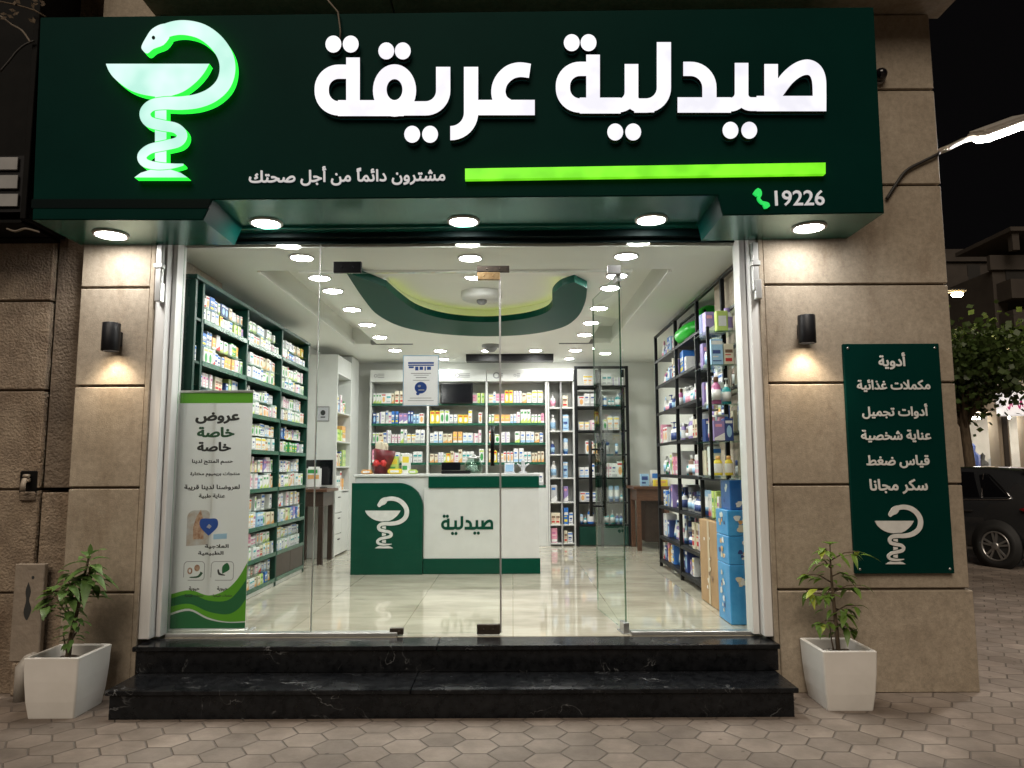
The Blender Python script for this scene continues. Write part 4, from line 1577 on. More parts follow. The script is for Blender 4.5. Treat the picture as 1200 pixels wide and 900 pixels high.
for z in lz:
    for a, b in zip(ly[:-1], ly[1:]):
        bm = B(); bbox(bm, LB, LX - 0.004, a + 0.019, b - 0.019, z - 0.022, z, 0.002); s_ = part('shelf', bm, 'shelf_green', sh, SH0)
        if a < 5.5: continue
        bm = B(); bbox(bm, LX - 0.0035, LX + 0.004, a + 0.02, b - 0.02, z - 0.026, z + 0.012, 0.001)
        e_ = obj('price_rail', bm, 'shelf_board', s_)
        for v in e_.data.vertices: v.co = v.co - Vector(SH0)
for bi, (a, b) in enumerate(zip(ly[:-1], ly[1:])):
    for si_, z in enumerate(lz):
        if bi == 3 and si_ == 0:
            bm = B()
            bbox(bm, LX - 0.02, LX - 0.004, a + 0.02, (a + b) / 2 - 0.003, z + 0.003, lz[1] - 0.025, 0.003)
            part('cabinet_door', bm, 'wood_dark', sh, SH0)
            bm = B()
            bbox(bm, LX - 0.02, LX - 0.004, (a + b) / 2 + 0.003, b - 0.02, z + 0.003, lz[1] - 0.025, 0.003)
            part('cabinet_door', bm, 'wood_dark', sh, SH0)
            continue
        gap = (lz[si_ + 1] if si_ + 1 < len(lz) else 2.90) - z - 0.03
        shelfno = ORD[len(lz) - 1 - si_]
        place = f'{shelfno} shelf, {ORD[bi]} bay, left shelving'
        pal = MIXED + WHITES if RND.random() < 0.4 else WHITES
        if gap > 0.20:
            row('box', pal, (LX - 0.03, a + 0.02, z + 0.001), (0, 1, 0), b - a - 0.04, R(90), (0.04, 0.09), (gap * 0.36, gap * 0.47), (0.10, 0.2), ('lower row, ' + place, z), 0.98, maxh=gap * 0.47)
            zz2 = z + gap * 0.49
            bm = B(); box(bm, LB, LX - 0.012, a + 0.02, b - 0.02, zz2 - 0.004, zz2); part('glass_shelf', bm, 'shelf_glass', sh, SH0)
            row('box', pal, (LX - 0.05, a + 0.02, zz2 + 0.001), (0, 1, 0), b - a - 0.04, R(90), (0.04, 0.09), (gap * 0.30, gap * 0.46), (0.10, 0.2), ('upper row, ' + place, z), 0.95, maxh=gap * 0.48)
        else:
            row('box', pal, (LX - 0.03, a + 0.02, z + 0.001), (0, 1, 0), b - a - 0.04, R(90), (0.07, 0.14), (0.13, 0.2), (0.10, 0.2), ('front row, ' + place, z), 0.95, maxh=gap - 0.01)

# ================================================================== RIGHT RACK
RXF, RXB = 1.72, 2.20
rz_ = [0.43, 0.70, 1.05, 1.41, 1.77, 2.13, 2.45, 2.76]
ry = [5.46, 5.99, 6.83, 7.75, 8.83]
rk = thing('shelving_rack', 'black metal rack with glass shelves of cosmetics along the right side of the shop', 'shelves', (RXF, 5.46, ZF))
RK0 = (RXF, 5.46, ZF)
for i, y in enumerate(ry):
    top = 3.06 if i > 1 or i == 0 else 3.06
    if i == 4: top = 3.06
    for x in (RXF, RXB - 0.035):
        bm = B(); bbox(bm, x, x + 0.034, y - 0.017, y + 0.017, ZF, top, 0.003); part('post', bm, 'rack_black', rk, RK0)
for bi, (a, b) in enumerate(zip(ry[:-1], ry[1:])):
    for z in rz_:
        bm = B(); bbox(bm, RXF + 0.006, RXB - 0.006, a + 0.019, b - 0.019, z - 0.016, z - 0.002, 0.002)
        part('shelf', bm, 'shelf_glass' if bi < 2 and z > 1 else 'rack_black', rk, RK0)
        bm = B(); box(bm, RXF + 0.002, RXF + 0.022, a + 0.018, b - 0.018, z - 0.034, z - 0.0165); part('rail', bm, 'rack_black', rk, RK0)
    bm = B(); box(bm, RXF + 0.002, RXF + 0.03, a + 0.018, b - 0.018, 3.035, 3.058); part('rail', bm, 'rack_black', rk, RK0)
bm = B(); box(bm, RXB + 0.002, RXB + 0.012, 5.46, 7.74, 2.50, 3.08); part('back_panel', bm, 'dark_frame', rk, RK0)
for bi, (a, b) in enumerate(zip(ry[:-1], ry[1:])):
    for si_, z in enumerate(rz_):
        if bi == 0 and z < 1.35: continue            # blue cartons stand there
        if bi == 1 and z < 1.0: continue             # brown carton stands there
        if si_ == len(rz_) - 1 and bi != 3 and bi != 0: continue
        gap = (rz_[si_ + 1] if si_ + 1 < len(rz_) else 3.03) - z - 0.04
        place = f'{ORD[len(rz_) - 1 - si_]} shelf, {ORD[bi]} bay, right rack'
        L_ = b - a - 0.05
        cut = RND.uniform(0.35, 0.65)
        kinds = RND.choice((('bottle', 'box'), ('box', 'bottle'), ('bottle', 'bottle'), ('box', 'bottle')))
        y0 = a + 0.025
        for q_, (k_, ln) in enumerate(zip(kinds, (L_ * cut, L_ * (1 - cut)))):
            if k_ == 'box':
                row('box', BLU if RND.random() < 0.6 else MIXED, (RXF + 0.05, y0 + ln, z), (0, -1, 0), ln, R(-90), (0.045, 0.10), (0.13, 0.26), (0.1, 0.2), ((('near', 'far')[q_]) + ' part, ' + place, z), 0.96, maxh=gap)
            else:
                row('bottle', RBOT, (RXF + 0.10, y0 + ln, z), (0, -1, 0), ln, R(-90), (0, 0), (0.13, 0.23), (0, 0), ((('near', 'far')[q_]) + ' part, ' + place, z), 0.97, maxh=gap)
            if True:
                row(k_, BLU if k_ == 'box' else RBOT, (RXF + 0.30, y0 + ln, z), (0, -1, 0), ln, R(-90), (0.06, 0.12), (0.14, 0.27), (0.1, 0.15), ((('near', 'far')[q_]) + ' part rear, ' + place, z), 0.9, maxh=gap)
            y0 += ln
        if bi == 0 or (bi == 1 and z < 0):      # goods on the open end towards the glass
            row(RND.choice(('box', 'bottle', 'box')), list(range(14)), (RXF + 0.05, a + 0.06, z), (1, 0, 0), 0.40, 0, (0.09, 0.16), (0.15, 0.26), (0.06, 0.12), ('end, ' + place, z), 1.0, maxh=gap)

# glass end shelves facing the street, in front of the rack
for x, y in ((1.495, 5.93), (1.495, 5.57)):
    bm = B(); bbox(bm, x - 0.012, x + 0.012, y - 0.012, y + 0.012, 1.40, 2.56, 0.003); part('post', bm, 'rack_black', rk, RK0)
ez = [1.43, 1.69, 1.97, 2.27, 2.53]
for i, z in enumerate(ez):
    bm = B(); bbox(bm, 1.475, 1.718, 5.555, 5.945, z - 0.014, z - 0.002, 0.002); part('glass_shelf', bm, 'shelf_glass', rk, RK0)
    for yy, nm, k_ in ((5.58, 'street side', ('bottle', 'box')[i % 2]), (5.72, 'middle', ('box', 'bottle')[i % 2]), (5.84, 'rear', 'box')):
        row(k_, BLU if k_ == 'box' else RBOT, (1.51 + (0.10 if (i == 4 and yy < 5.7) else 0), yy + (0.05 if k_ == 'bottle' else 0), z), (1, 0, 0), 0.21 - (0.10 if (i == 4 and yy < 5.7) else 0), 0, (0.06, 0.10), (0.14, 0.22), (0.05, 0.09), (f'{nm} of {ORD[4 - i]} glass end shelf, right rack', z), 1.0, maxh=0.235)

# ================================================================== BACK SHELVES
BY_ = 11.10
bs = thing('shelving_unit', 'white shelving with green edged shelves across the back of the shop behind the counter', 'shelves', (-0.8, BY_, ZF))
BS0 = (-0.8, BY_, ZF)
bx = [-2.13, -1.267, -0.384, 0.515]
bz = [1.225, 1.566, 1.858, 2.152, 2.455]
for i, x in enumerate(bx):
    bm = B(); bbox(bm, x - 0.016, x + 0.016, BY_, 11.46, ZF, 2.78, 0.002); part('upright', bm, 'counter_white', bs, BS0)
for a, b in zip(bx[:-1], bx[1:]):
    for z in bz:
        bm = B(); bbox(bm, a + 0.017, b - 0.017, BY_ + 0.01, 11.455, z - 0.02, z - 0.001, 0.002); s_ = part('shelf', bm, 'counter_white', bs, BS0)
        bm = B(); box(bm, a + 0.018, b - 0.018, BY_ + 0.003, BY_ + 0.0095, z - 0.03, z + 0.006); e_ = obj('shelf_edge', bm, 'shelf_board', s_)
        for v in e_.data.vertices: v.co = v.co - Vector(BS0)
    bm = B(); bbox(bm, a + 0.017, b - 0.017, BY_ + 0.005, 11.455, ZF, 1.19, 0.003); part('base_cabinet', bm, 'counter_white', bs, BS0)
hx_ = [-2.146, -1.267, -0.384, 0.515, 0.93]
LOGO = [((-0.35, 0.10, 0.05), (0.24, 0.07, 0.11)), ((0.0, 0.16, 0.07),), ((-0.30, 0.07, 0.10), (-0.02, 0.05, 0.04), (0.2, 0.04, 0.03)), ((-0.02, 0.05, 0.07), (0.10, 0.05, 0.04))]
for i, (a, b) in enumerate(zip(hx_[:-1], hx_[1:])):
    bm = B(); bbox(bm, a + 0.004, b - 0.004, BY_ - 0.02, 11.46, 2.785, 2.965, 0.004); h_ = part('header_panel', bm, 'counter_white', bs, BS0)
    bm = B()
    for (cx, w, hh) in LOGO[i]:
        x = (a + b) / 2 + cx
        # small printed emblems: ring and bars
        solid(bm, flat_shape([[ell(x, 2.875, hh * 0.55, hh * 0.5, 14), ell(x, 2.875, hh * 0.35, hh * 0.3, 14)[::-1]]]), lambda u, v, d: (u, BY_ - 0.02 - d, v), 0.002, None)
        for k in range(3): fr_rect(bm, x + 0.03, x + 0.03 + w, 2.845 + k * 0.025, 2.856 + k * 0.025, 0, BY_ - 0.0225)
    e_ = obj('logo', bm, 'ink_grey', h_, recalc=False)
    for v in e_.data.vertices: v.co = v.co - Vector(BS0)
for bi, (a, b) in enumerate(zip(bx[:-1], bx[1:])):
    for si_, z in enumerate(bz):
        if si_ == 0 and bi == 0: pass
        place = f'{ORD[len(bz) - 1 - si_]} shelf, {ORD[bi]} bay, back shelving'
        if si_ == len(bz) - 1 and bi == 1:
            row('box', YEL, (a + 0.55, BY_ + 0.03, z), (1, 0, 0), b - a - 0.57, 0, (0.05, 0.10), (0.1, 0.19), (0.08, 0.15), ('front row, ' + place, z), 0.95)
            continue
        row('box', BLU + WHITES if (bi == 0 and si_ > 2) else YEL + WHITES + WHITES, (a + 0.02, BY_ + 0.03, z), (1, 0, 0), b - a - 0.04, 0, (0.035, 0.075), (0.13, 0.215), (0.08, 0.15), ('front row, ' + place, z), 0.98, maxh=0.25)
# narrow white section at its right end
ns = thing('shelving_unit', 'narrow white two column shelf with toiletries right of the counter', 'shelves', (0.73, BY_, ZF))
NS0 = (0.73, BY_, ZF)
nx = [0.548, 0.735, 0.925]
nz_ = [0.385, 0.655, 0.985, 1.34, 1.69, 2.04, 2.39]
for i, x in enumerate(nx):
    bm = B(); bbox(bm, x - 0.012, x + 0.012, BY_, 11.46, ZF, 2.78, 0.002); part('upright', bm, 'counter_white' if i != 1 else 'slat_grey', ns, NS0)
for z in nz_:
    for a, b in zip(nx[:-1], nx[1:]):
        bm = B(); bbox(bm, a + 0.013, b - 0.013, BY_ + 0.004, 11.455, z - 0.022, z - 0.001, 0.002); part('shelf', bm, 'counter_white', ns, NS0)
        k = 'white column' if a < 0.7 else 'right column'
        kk = RND.choice(('box', 'bottle', 'bottle')) if z > 1 else 'box'
        pl = ([BY['pink and white']] if z < 0.5 and a < 0.7 else BLU if kk == 'box' else [0, 3, 8, 9, 12, 2])
        row(kk, pl, (a + 0.014, BY_ + (0.03 if kk == 'box' else 0.09), z), (1, 0, 0), b - a - 0.026, 0, (0.05, 0.09), (0.15, 0.25), (0.1, 0.15), (f'{ORD[list(reversed(nz_)).index(z)]} shelf, {("left", "right")[a > 0.7]} column, narrow white shelf', z), 1.0, maxh=0.27)
# black racks in the corner
br_ = thing('shelving_rack', 'black framed shelf rack in the far right corner of the shop', 'shelves', (1.33, 11.0, ZF))
BR0 = (1.33, 11.0, ZF)
kx = [0.955, 1.315, 1.72]
kz = [0.66, 0.985, 1.34, 1.69, 2.04, 2.40, 2.71]
for x in kx:
    for y in (11.0, 11.42):
        bm = B(); bbox(bm, x - 0.022, x + 0.022, y, y + 0.034, ZF, 3.0, 0.003); part('post', bm, 'rack_black', br_, BR0)
for a, b in zip(kx[:-1], kx[1:]):
    bm = B(); box(bm, a + 0.023, b - 0.023, 11.003, 11.03, 2.96, 2.998); part('rail', bm, 'rack_black', br_, BR0)
    bm = B(); bbox(bm, a + 0.023, b - 0.023, 11.006, 11.03, ZF + 0.02, 0.63, 0.003); part('lower_panel', bm, 'shelf_green', br_, BR0)
    for z in kz:
        bm = B(); bbox(bm, a + 0.023, b - 0.023, 11.004, 11.42, z - 0.026, z - 0.001, 0.002); part('shelf', bm, 'rack_black', br_, BR0)
        kk = RND.choice(('box', 'bottle', 'bottle')) if z > 0.7 else 'bottle'
        pl = WHITES if kk == 'box' else [0, 3, 8, 9, 12, 10]
        row(kk, pl, (a + 0.03, 11.0 + (0.05 if kk == 'box' else 0.10), z), (1, 0, 0), b - a - 0.06, 0, (0.05, 0.09), (0.12, 0.24), (0.1, 0.15), (f'{ORD[list(reversed(kz)).index(z)]} shelf, {("left", "right")[a > 1.2]} half, corner rack', z), 0.97, maxh=0.24)

# tall white cabinet against the left wall, open towards the room
cb = thing('cabinet', 'tall white cabinet with open side shelves at the back left of the shop', 'cabinet', (-2.5, 9.75, ZF))
CB0 = (-2.5, 9.75, ZF)
bm = B(); bbox(bm, -2.715, -2.31, 9.74, 9.77, ZF, 3.0, 0.002); part('side_panel', bm, 'counter_white', cb, CB0)
bm = B(); bbox(bm, -2.715, -2.31, 10.57, 10.60, ZF, 3.0, 0.002); part('side_panel', bm, 'counter_white', cb, CB0)
bm = B(); bbox(bm, -2.715, -2.31, 10.601, 11.09, ZF, 3.10, 0.004); part('pier_panel', bm, 'counter_white', cb, CB0)
bm = B(); bbox(bm, -2.715, -2.315, 9.771, 10.569, 2.75, 3.0, 0.002); part('top_panel', bm, 'counter_white', cb, CB0)
cz = [1.20, 1.52, 1.86, 2.25]
for z in cz:
    bm = B(); bbox(bm, -2.715, -2.32, 9.771, 10.569, z - 0.022, z - 0.001, 0.002); part('shelf', bm, 'counter_white', cb, CB0)
    row('box', MIXED, (-2.36, 9.79, z), (0, 1, 0), 0.74, R(90), (0.06, 0.12), (0.14, 0.26), (0.1, 0.2), (f'{ORD[list(reversed(cz)).index(z)]} shelf of the white cabinet', z), 1.0)
for k in range(3):
    z0 = ZF + 0.02 + k * 0.275
    bm = B(); bbox(bm, -2.715, -2.318, 9.772, 10.168, z0, z0 + 0.265, 0.003); d_ = part('drawer', bm, 'counter_white', cb, CB0)
    bm = B(); tube(bm, [(-2.318, 9.95, z0 + 0.2), (-2.300, 9.95, z0 + 0.2), (-2.300, 10.01, z0 + 0.2), (-2.318, 10.01, z0 + 0.2)], 0.006, 6)
    e_ = obj('handle', bm, 'black_metal', d_)
    for v in e_.data.vertices: v.co = v.co - Vector(CB0)
bm = B(); bbox(bm, -2.715, -2.318, 10.172, 10.568, ZF + 0.02, 1.16, 0.003); part('cabinet_door', bm, 'counter_white', cb, CB0)

# ------------------------------------------------------------------ make the goods: the largest 300 of a kind singly, the rest as stuff
def emit_items(kind, protos, name, cat, group, stuff_label):
    its = [i for i in ITEMS if i[0] == kind]
    def app(i):
        p = i[2]; d2 = p.x ** 2 + p.y ** 2
        return i[4][0] * i[4][2] * (1 if kind == 'box' else 0.36) / d2
    its.sort(key=app, reverse=True)
    used = set()
    for k, it in enumerate(its[:300]):
        _, pi, p, rz, sc, (words, n, (where, z)) = it
        o = bpy.data.objects.new(name, protos[pi][0])
        COL.objects.link(o)
        o.location, o.rotation_euler, o.scale = p, (0, 0, rz), sc
        noun = 'box' if kind == 'box' else 'bottle'
        lab = f'{words} {noun}, {ORD[n - 1]} in {where}'
        tag(o, lab, cat, group)
    rest = its[300:]
    if rest:
        bm = B()
        names = []
        for it in rest:
            _, pi, p, rz, sc, _x = it
            me = protos[pi][0]
            M = Matrix.Translation(p) @ Matrix.Rotation(rz, 4, 'Z') @ Matrix.Diagonal((*sc, 1))
            ids = []
            for m in me.materials:
                if m.name not in names: names.append(m.name)
                ids.append(names.index(m.name))
            vs = [bm.verts.new(M @ v.co) for v in me.vertices]
            for f in me.polygons:
                try:
                    g = bm.faces.new([vs[i] for i in f.vertices])
                    g.material_index = ids[f.material_index]
                    g.smooth = f.use_smooth
                except ValueError:
                    pass
        o = obj(name + '_rows', bm, names, recalc=False)
        tag(o, stuff_label, cat, None, 'stuff')
    return len(its)


N1 = emit_items('box', BOXP, 'medicine_box', 'box', 'medicine boxes on the shop shelves', 'many small medicine boxes filling the farther shop shelves')
N2 = emit_items('bottle', BOTP, 'bottle', 'bottle', 'bottles and tubes on the shop shelves', 'many small bottles filling the farther racks')
print('items', N1, N2)

# ================================================================== COUNTER AND SHOP FURNITURE
YC = 8.28
ct = thing('service_counter', 'white and dark green pharmacy counter with a snake-and-bowl emblem facing the entrance', 'counter', (-0.72, YC, ZF))
CT0 = (-0.72, YC, ZF)
q = lambda px, py, Y=YC: P(px, py, Y)
xl, xm, xr = q(413, 600).x, q(496.5, 600).x, q(632, 600).x
zt = q(500, 555.5).z
bm = B(); bbox(bm, xl + 0.02, xr, YC + 0.02, YC + 0.6, ZF, zt - 0.03, 0.003); part('body', bm, 'counter_white', ct, CT0)
bm = B(); bbox(bm, xl, xr + 0.01, YC - 0.005, YC + 0.65, zt - 0.029, zt, 0.004); part('countertop', bm, 'counter_white', ct, CT0)
# green panel with one round corner
zg = q(440, 566).z
x0, x1 = xl, xm - 0.004
rr = 0.27
pl = [(x0, ZF + 0.002), (x1, ZF + 0.002)] + [(x1 - rr + rr * math.cos(a), zg - rr + rr * math.sin(a)) for a in np.linspace(0, math.pi / 2, 14)] + [(x0, zg)]
bm = B(); prism(bm, pl, lambda u, v, d: (u, d, v), YC - 0.055, YC + 0.019); part('front_panel', bm, 'counter_green', ct, CT0)
zb0, zb1 = q(560, 571.5).z, q(560, 654.5).z
bm = B(); bbox(bm, q(502.5, 560).x, xr, YC - 0.03, YC + 0.019, zb0, zt - 0.03, 0.002); part('upper_band', bm, 'counter_green', ct, CT0)
bm = B(); bbox(bm, xm, xr, YC - 0.012, YC + 0.019, zb1 + 0.001, zb0 - 0.001, 0.002); part('white_panel', bm, 'counter_white', ct, CT0)
bm = B(); bbox(bm, xm, xr + 0.006, YC - 0.03, YC + 0.019, ZF + 0.002, zb1, 0.002); part('lower_band', bm, 'counter_green', ct, CT0)


def emblem_on(px0, px1, py0, py1, Y, name, m, parent, base, gap=9.0, d=0.006):
    """the emblem fitted between two columns and two rows of the photograph"""
    def mp(x, y):
        px = px0 + (x - 378) / (832 - 378) * (px1 - px0)
        py = py0 + (y - 78) / (628 - 78) * (py1 - py0)
        v = P(px, py, Y)
        return (v.x, v.z)
    V, F, eye = emblem_shape(mp, gap * 1.0 * (P(px1, py0, Y).x - P(px0, py0, Y).x) / 454 * 0 + 0)
    V, F, eye = emblem_shape_gap(mp, gap)
    bm = B()
    solid(bm, (V, F), lambda u, v, dd: (u, Y - dd, v), d, 0.0005)
    return part(name, bm, m, parent, base)


def emblem_shape_gap(mp, gap):
    m_ = lambda pts: [mp(x, y) for x, y in pts]
    ws = list(np.interp(np.linspace(0, 1, len(EM_SNAKE)), np.linspace(0, 1, len(EM_W)), EM_W))
    ws2 = [w * 0.86 for w in ws]
    V, F = flat_shape([[m_(EM_CUP)]], [[m_(stroke(EM_SNAKE, [w + 2 * gap for w in ws2]))]], [[m_(stroke(EM_SNAKE, ws2))], [m_(EM_HEAD)]])
    cen = V[F].mean(1)
    keep = winding(cen, [m_(EM_EYE)]) == 0
    # the eye is left open
    V2, F2 = flat_shape([[m_(EM_CUP)]], [[m_(stroke(EM_SNAKE, [w + 2 * gap for w in ws2]))]], [[m_(stroke(EM_SNAKE, ws2))], [m_(EM_HEAD), m_(ell(545, 139, 8, 9, 10))[::-1]]])
    return V2, F2, None


emblem_on(428, 480, 581.5, 642.5, YC - 0.055, 'emblem', 'paint_white_letter', ct, CT0)


def word_pharmacy(px0, px1, py_top, Y, name, m, parent, base, d=0.006):
    """the sign's right-hand word again, scaled between two columns"""
    k = (px1 - px0) / (985 - 35)
    gs = []
    def mp(x, y):
        v = P(px0 + (x - 35) * k, py_top + (y - 120) * k, Y)
        return (v.x, v.z)
    saved = globals()['poly_px']
    globals()['poly_px'] = lambda pts, ox, oy, kk=3.0: [mp(x, y) for x, y in pts]
    for s in w1_a + w1_b: gs.append(s(0, 0))
    globals()['poly_px'] = saved
    for (x, y) in dots1: gs.append([[mp(*e) for e in ell(x, y, 28, 30, 16)]])
    bm = B()
    solid(bm, flat_shape(gs), lambda u, v, dd: (u, Y - dd, v), d, 0.0005)
    return part(name, bm, m, parent, base)


word_pharmacy(517, 578, 603, YC - 0.012, 'lettering', 'counter_green', ct, CT0)

# things on the counter
def simple(name, label, cat, bm, mats, loc, group=None):
    bmesh.ops.translate(bm, vec=Vector(loc) * -1, verts=bm.verts[:])
    o = obj(name, bm, mats, None, loc)
    return tag(o, label, cat, group)


zc0 = zt + 0.001
x = q(447, 550, 8.5).x
t = thing('gift_basket', 'dark red gift basket with a bow at the left end of the counter', 'basket', (x, 8.5, zc0))
bm = B()
lathe(bm, [(0, 0), (0.075, 0), (0.095, 0.10), (0.098, 0.105), (0.09, 0.105), (0.075, 0.04), (0, 0.03)], 14)
obj('basket', bm, 'burgundy', t)
bm = B()
lathe(bm, [(0.085, 0.10), (0.10, 0.16), (0.11, 0.24), (0.09, 0.235), (0.06, 0.2), (0, 0.19)], 9, Matrix.Rotation(R(8), 4, 'Y')); obj('wrapping', bm, 'burgundy', t)
bm = B()
for s in (-1, 1):
    lathe(bm, [(0, 0), (0.03, 0.02), (0.035, 0.05), (0, 0.07)], 8, Matrix.Translation((0, -0.09, 0.10)) @ Matrix.Rotation(s * R(80), 4, 'Y'))
lathe(bm, [(0, -0.015), (0.015, 0), (0, 0.015)], 8, Matrix.Translation((0, -0.1, 0.10))); obj('bow', bm, 'print_red', t)
bm = B()
for k in range(7):
    a = k * 0.9; bbox(bm, -0.018, 0.018, -0.012, 0.012, 0.2, 0.30 + 0.01 * (k % 3), 0.003, 0, 1, Matrix.Translation((0.045 * math.cos(a), 0.045 * math.sin(a), 0)))
obj('sweets', bm, 'print_cream', t)
t.scale = (1.15, 1.15, 1.15)

for (px, w, h, m, lab) in ((462, 0.10, 0.20, 'print_lime', 'lime green display box beside the dark red basket on the counter'), (476, 0.09, 0.23, 'print_white', 'tall white display box on the counter beside the lime green box')):
    v = q(px, 550, 8.55)
    bm = B(); bbox(bm, v.x - w / 2, v.x + w / 2, 8.5, 8.6, zc0, zc0 + h, 0.003)
    fr_rect(bm, v.x - w * 0.4, v.x + w * 0.4, zc0 + h * 0.55, zc0 + h * 0.85, 1, 8.4985); fr_rect(bm, v.x - w * 0.4, v.x + w * 0.2, zc0 + h * 0.2, zc0 + h * 0.4, 2, 8.4985)
    simple('display_box', lab, 'box', bm, [m, 'print_yellow', 'print_green'], (v.x, 8.55, zc0))
for (px, w, h, m, lab) in ((430, 0.12, 0.05, 'print_orange', 'flat orange packet at the left end of the counter'), (484, 0.10, 0.05, 'print_lime', 'flat lime green packet on the counter between the display boxes and the screen'),
                           (463, 0.16, 0.06, 'print_yellow', 'flat yellow packet in front of the lime green display box')):
    v = q(px, 552, 8.4)
    bm = B(); bbox(bm, v.x - w / 2, v.x + w / 2, 8.36, 8.44, zc0, zc0 + h, 0.012, 0, 2); fr_rect(bm, v.x - w * 0.3, v.x + w * 0.3, zc0 + h * 0.3, zc0 + h * 0.7, 1, 8.3585)
    simple('packet', lab, 'packet', bm, [m, 'print_white'], (v.x, 8.4, zc0))
v = q(531, 549, 8.45)
t = thing('payment_terminal', 'black desk terminal standing in the middle of the counter', 'terminal', (v.x, 8.45, zc0))
bm = B(); bbox(bm, -0.13, 0.20, -0.05, 0.06, 0, 0.035, 0.006); obj('base', bm, 'black_metal', t)
bm = B(); bbox(bm, -0.13, 0.085, -0.04, -0.02, 0.036, 0.125, 0.005, 0, 1, Matrix.Rotation(R(-8), 4, 'X')); obj('display', bm, 'screen', t)
v = q(555, 546, 8.5)
t = thing('glass_jar', 'clear round jar of sweets on the counter right of the black terminal', 'jar', (v.x, 8.5, zc0))
bm = B(); lathe(bm, [(0, 0), (0.08, 0), (0.10, 0.03), (0.105, 0.10), (0.07, 0.16), (0.068, 0.17), (0.064, 0.165), (0.095, 0.10), (0.09, 0.03), (0, 0.012)], 18); obj('body', bm, 'shelf_glass', t)
bm = B(); lathe(bm, [(0.075, 0.171), (0.078, 0.19), (0.03, 0.2), (0.02, 0.215), (0, 0.22)], 18); obj('lid', bm, 'alu', t)
bm = B()
for k in range(40):
    a, rad, hh = RND.uniform(0, 6.28), RND.uniform(0, 0.07), RND.uniform(0.025, 0.09)
    lathe(bm, [(0, -0.014), (0.014, 0), (0, 0.014)], 6, Matrix.Translation((rad * math.cos(a), rad * math.sin(a), hh)))
obj('sweets', bm, 'print_white', t)
v = q(597, 550, 8.45)
t = thing('card_holder', 'small white card holder on the counter right of the glass jar', 'holder', (v.x, 8.45, zc0))
bm = B(); bbox(bm, -0.06, 0.06, -0.03, 0.03, 0, 0.02, 0.004); bbox(bm, -0.055, 0.055, -0.005, 0.002, 0.02, 0.12, 0.002); obj('stand', bm, 'paper', t)
bm = B(); bbox(bm, -0.045, 0.045, -0.012, -0.0065, 0.022, 0.10, 0.001); obj('card', bm, 'print_pale_blue', t)
v = q(613, 548, 8.5)
t = thing('figurine', 'small white figure with outstretched arms at the right end of the counter', 'ornament', (v.x, 8.5, zc0))
bm = B(); lathe(bm, [(0, 0), (0.05, 0), (0.045, 0.015), (0.02, 0.03), (0.028, 0.07), (0.02, 0.10), (0.022, 0.12), (0.02, 0.145), (0, 0.155)], 14)
tube(bm, [(-0.07, 0, 0.11), (-0.03, 0, 0.085), (0.03, 0, 0.085), (0.07, 0, 0.11)], [0.008, 0.014, 0.014, 0.008], 8); obj('figure', bm, 'print_pale_grey', t)

# wall screen
t = thing('wall_screen', 'black flat screen mounted in front of the top back shelf', 'screen', (-0.83, 11.02, 2.6))
a, b = P(516, 473, 11.0), P(554, 449, 11.0)
bm = B(); bbox(bm, a.x + 0.83, b.x + 0.83, -0.02, 0.03, a.z - 2.6, b.z - 2.6, 0.005); obj('frame', bm, 'black_metal', t)
bm = B(); box(bm, a.x + 0.845, b.x + 0.815, -0.0225, -0.0203, a.z - 2.585, b.z - 2.615); obj('panel', bm, 'screen', t)
bm = B(); bbox(bm, -0.05, 0.05, 0.031, 0.11, -0.05, 0.05, 0.004); obj('mount', bm, 'black_metal', t)

# left desk with a dark screen
YD = 9.36
a, b = P(362, 573, 9.2), P(394, 573, 9.2)
t = thing('desk', 'narrow dark wood desk by the left wall behind the green shelving', 'desk', (-2.5, YD, ZF))
td = a.z - ZF
bm = B(); bbox(bm, -0.21, 0.25, -0.30, 0.30, td - 0.035, td, 0.004); obj('desk_top', bm, 'wood_brown', t)
bm = B(); bbox(bm, -0.19, 0.20, -0.27, 0.27, td - 0.21, td - 0.036, 0.003); obj('apron', bm, 'wood_dark', t)
for x in (-0.19, 0.14):
    for y in (-0.27, 0.21):
        bm = B(); bbox(bm, x, x + 0.06, y, y + 0.06, 0, td - 0.211, 0.003); obj('leg', bm, 'wood_dark', t)
t2 = thing('computer_screen', 'black desk screen on the dark wood desk at the left', 'screen', (-2.46, 9.5, ZF + td))
bm = B(); bbox(bm, -0.17, 0.17, -0.012, 0.012, 0.04, 0.36, 0.006); obj('display', bm, 'screen', t2)
bm = B(); bbox(bm, -0.09, 0.09, -0.06, 0.06, 0.0, 0.012, 0.004); bbox(bm, -0.02, 0.02, -0.01, 0.012, 0.012, 0.05, 0.003); obj('stand', bm, 'black_metal', t2)
bm = B()
v = Vector((-2.47, 9.28, ZF + td + 0.001))
bbox(bm, v.x - 0.09, v.x + 0.09, v.y - 0.03, v.y + 0.03, v.z, v.z + 0.27, 0.02, 0, 2)
fr_rect(bm, v.x - 0.07, v.x + 0.07, v.z + 0.12, v.z + 0.17, 1, v.y - 0.0315); fr_rect(bm, v.x - 0.07, v.x + 0.05, v.z + 0.19, v.z + 0.235, 2, v.y - 0.0315)
simple('paper_bag', 'white pack with green and orange print leaning in front of the desk screen', 'pack', bm, ['print_white', 'print_orange', 'print_green'], v)

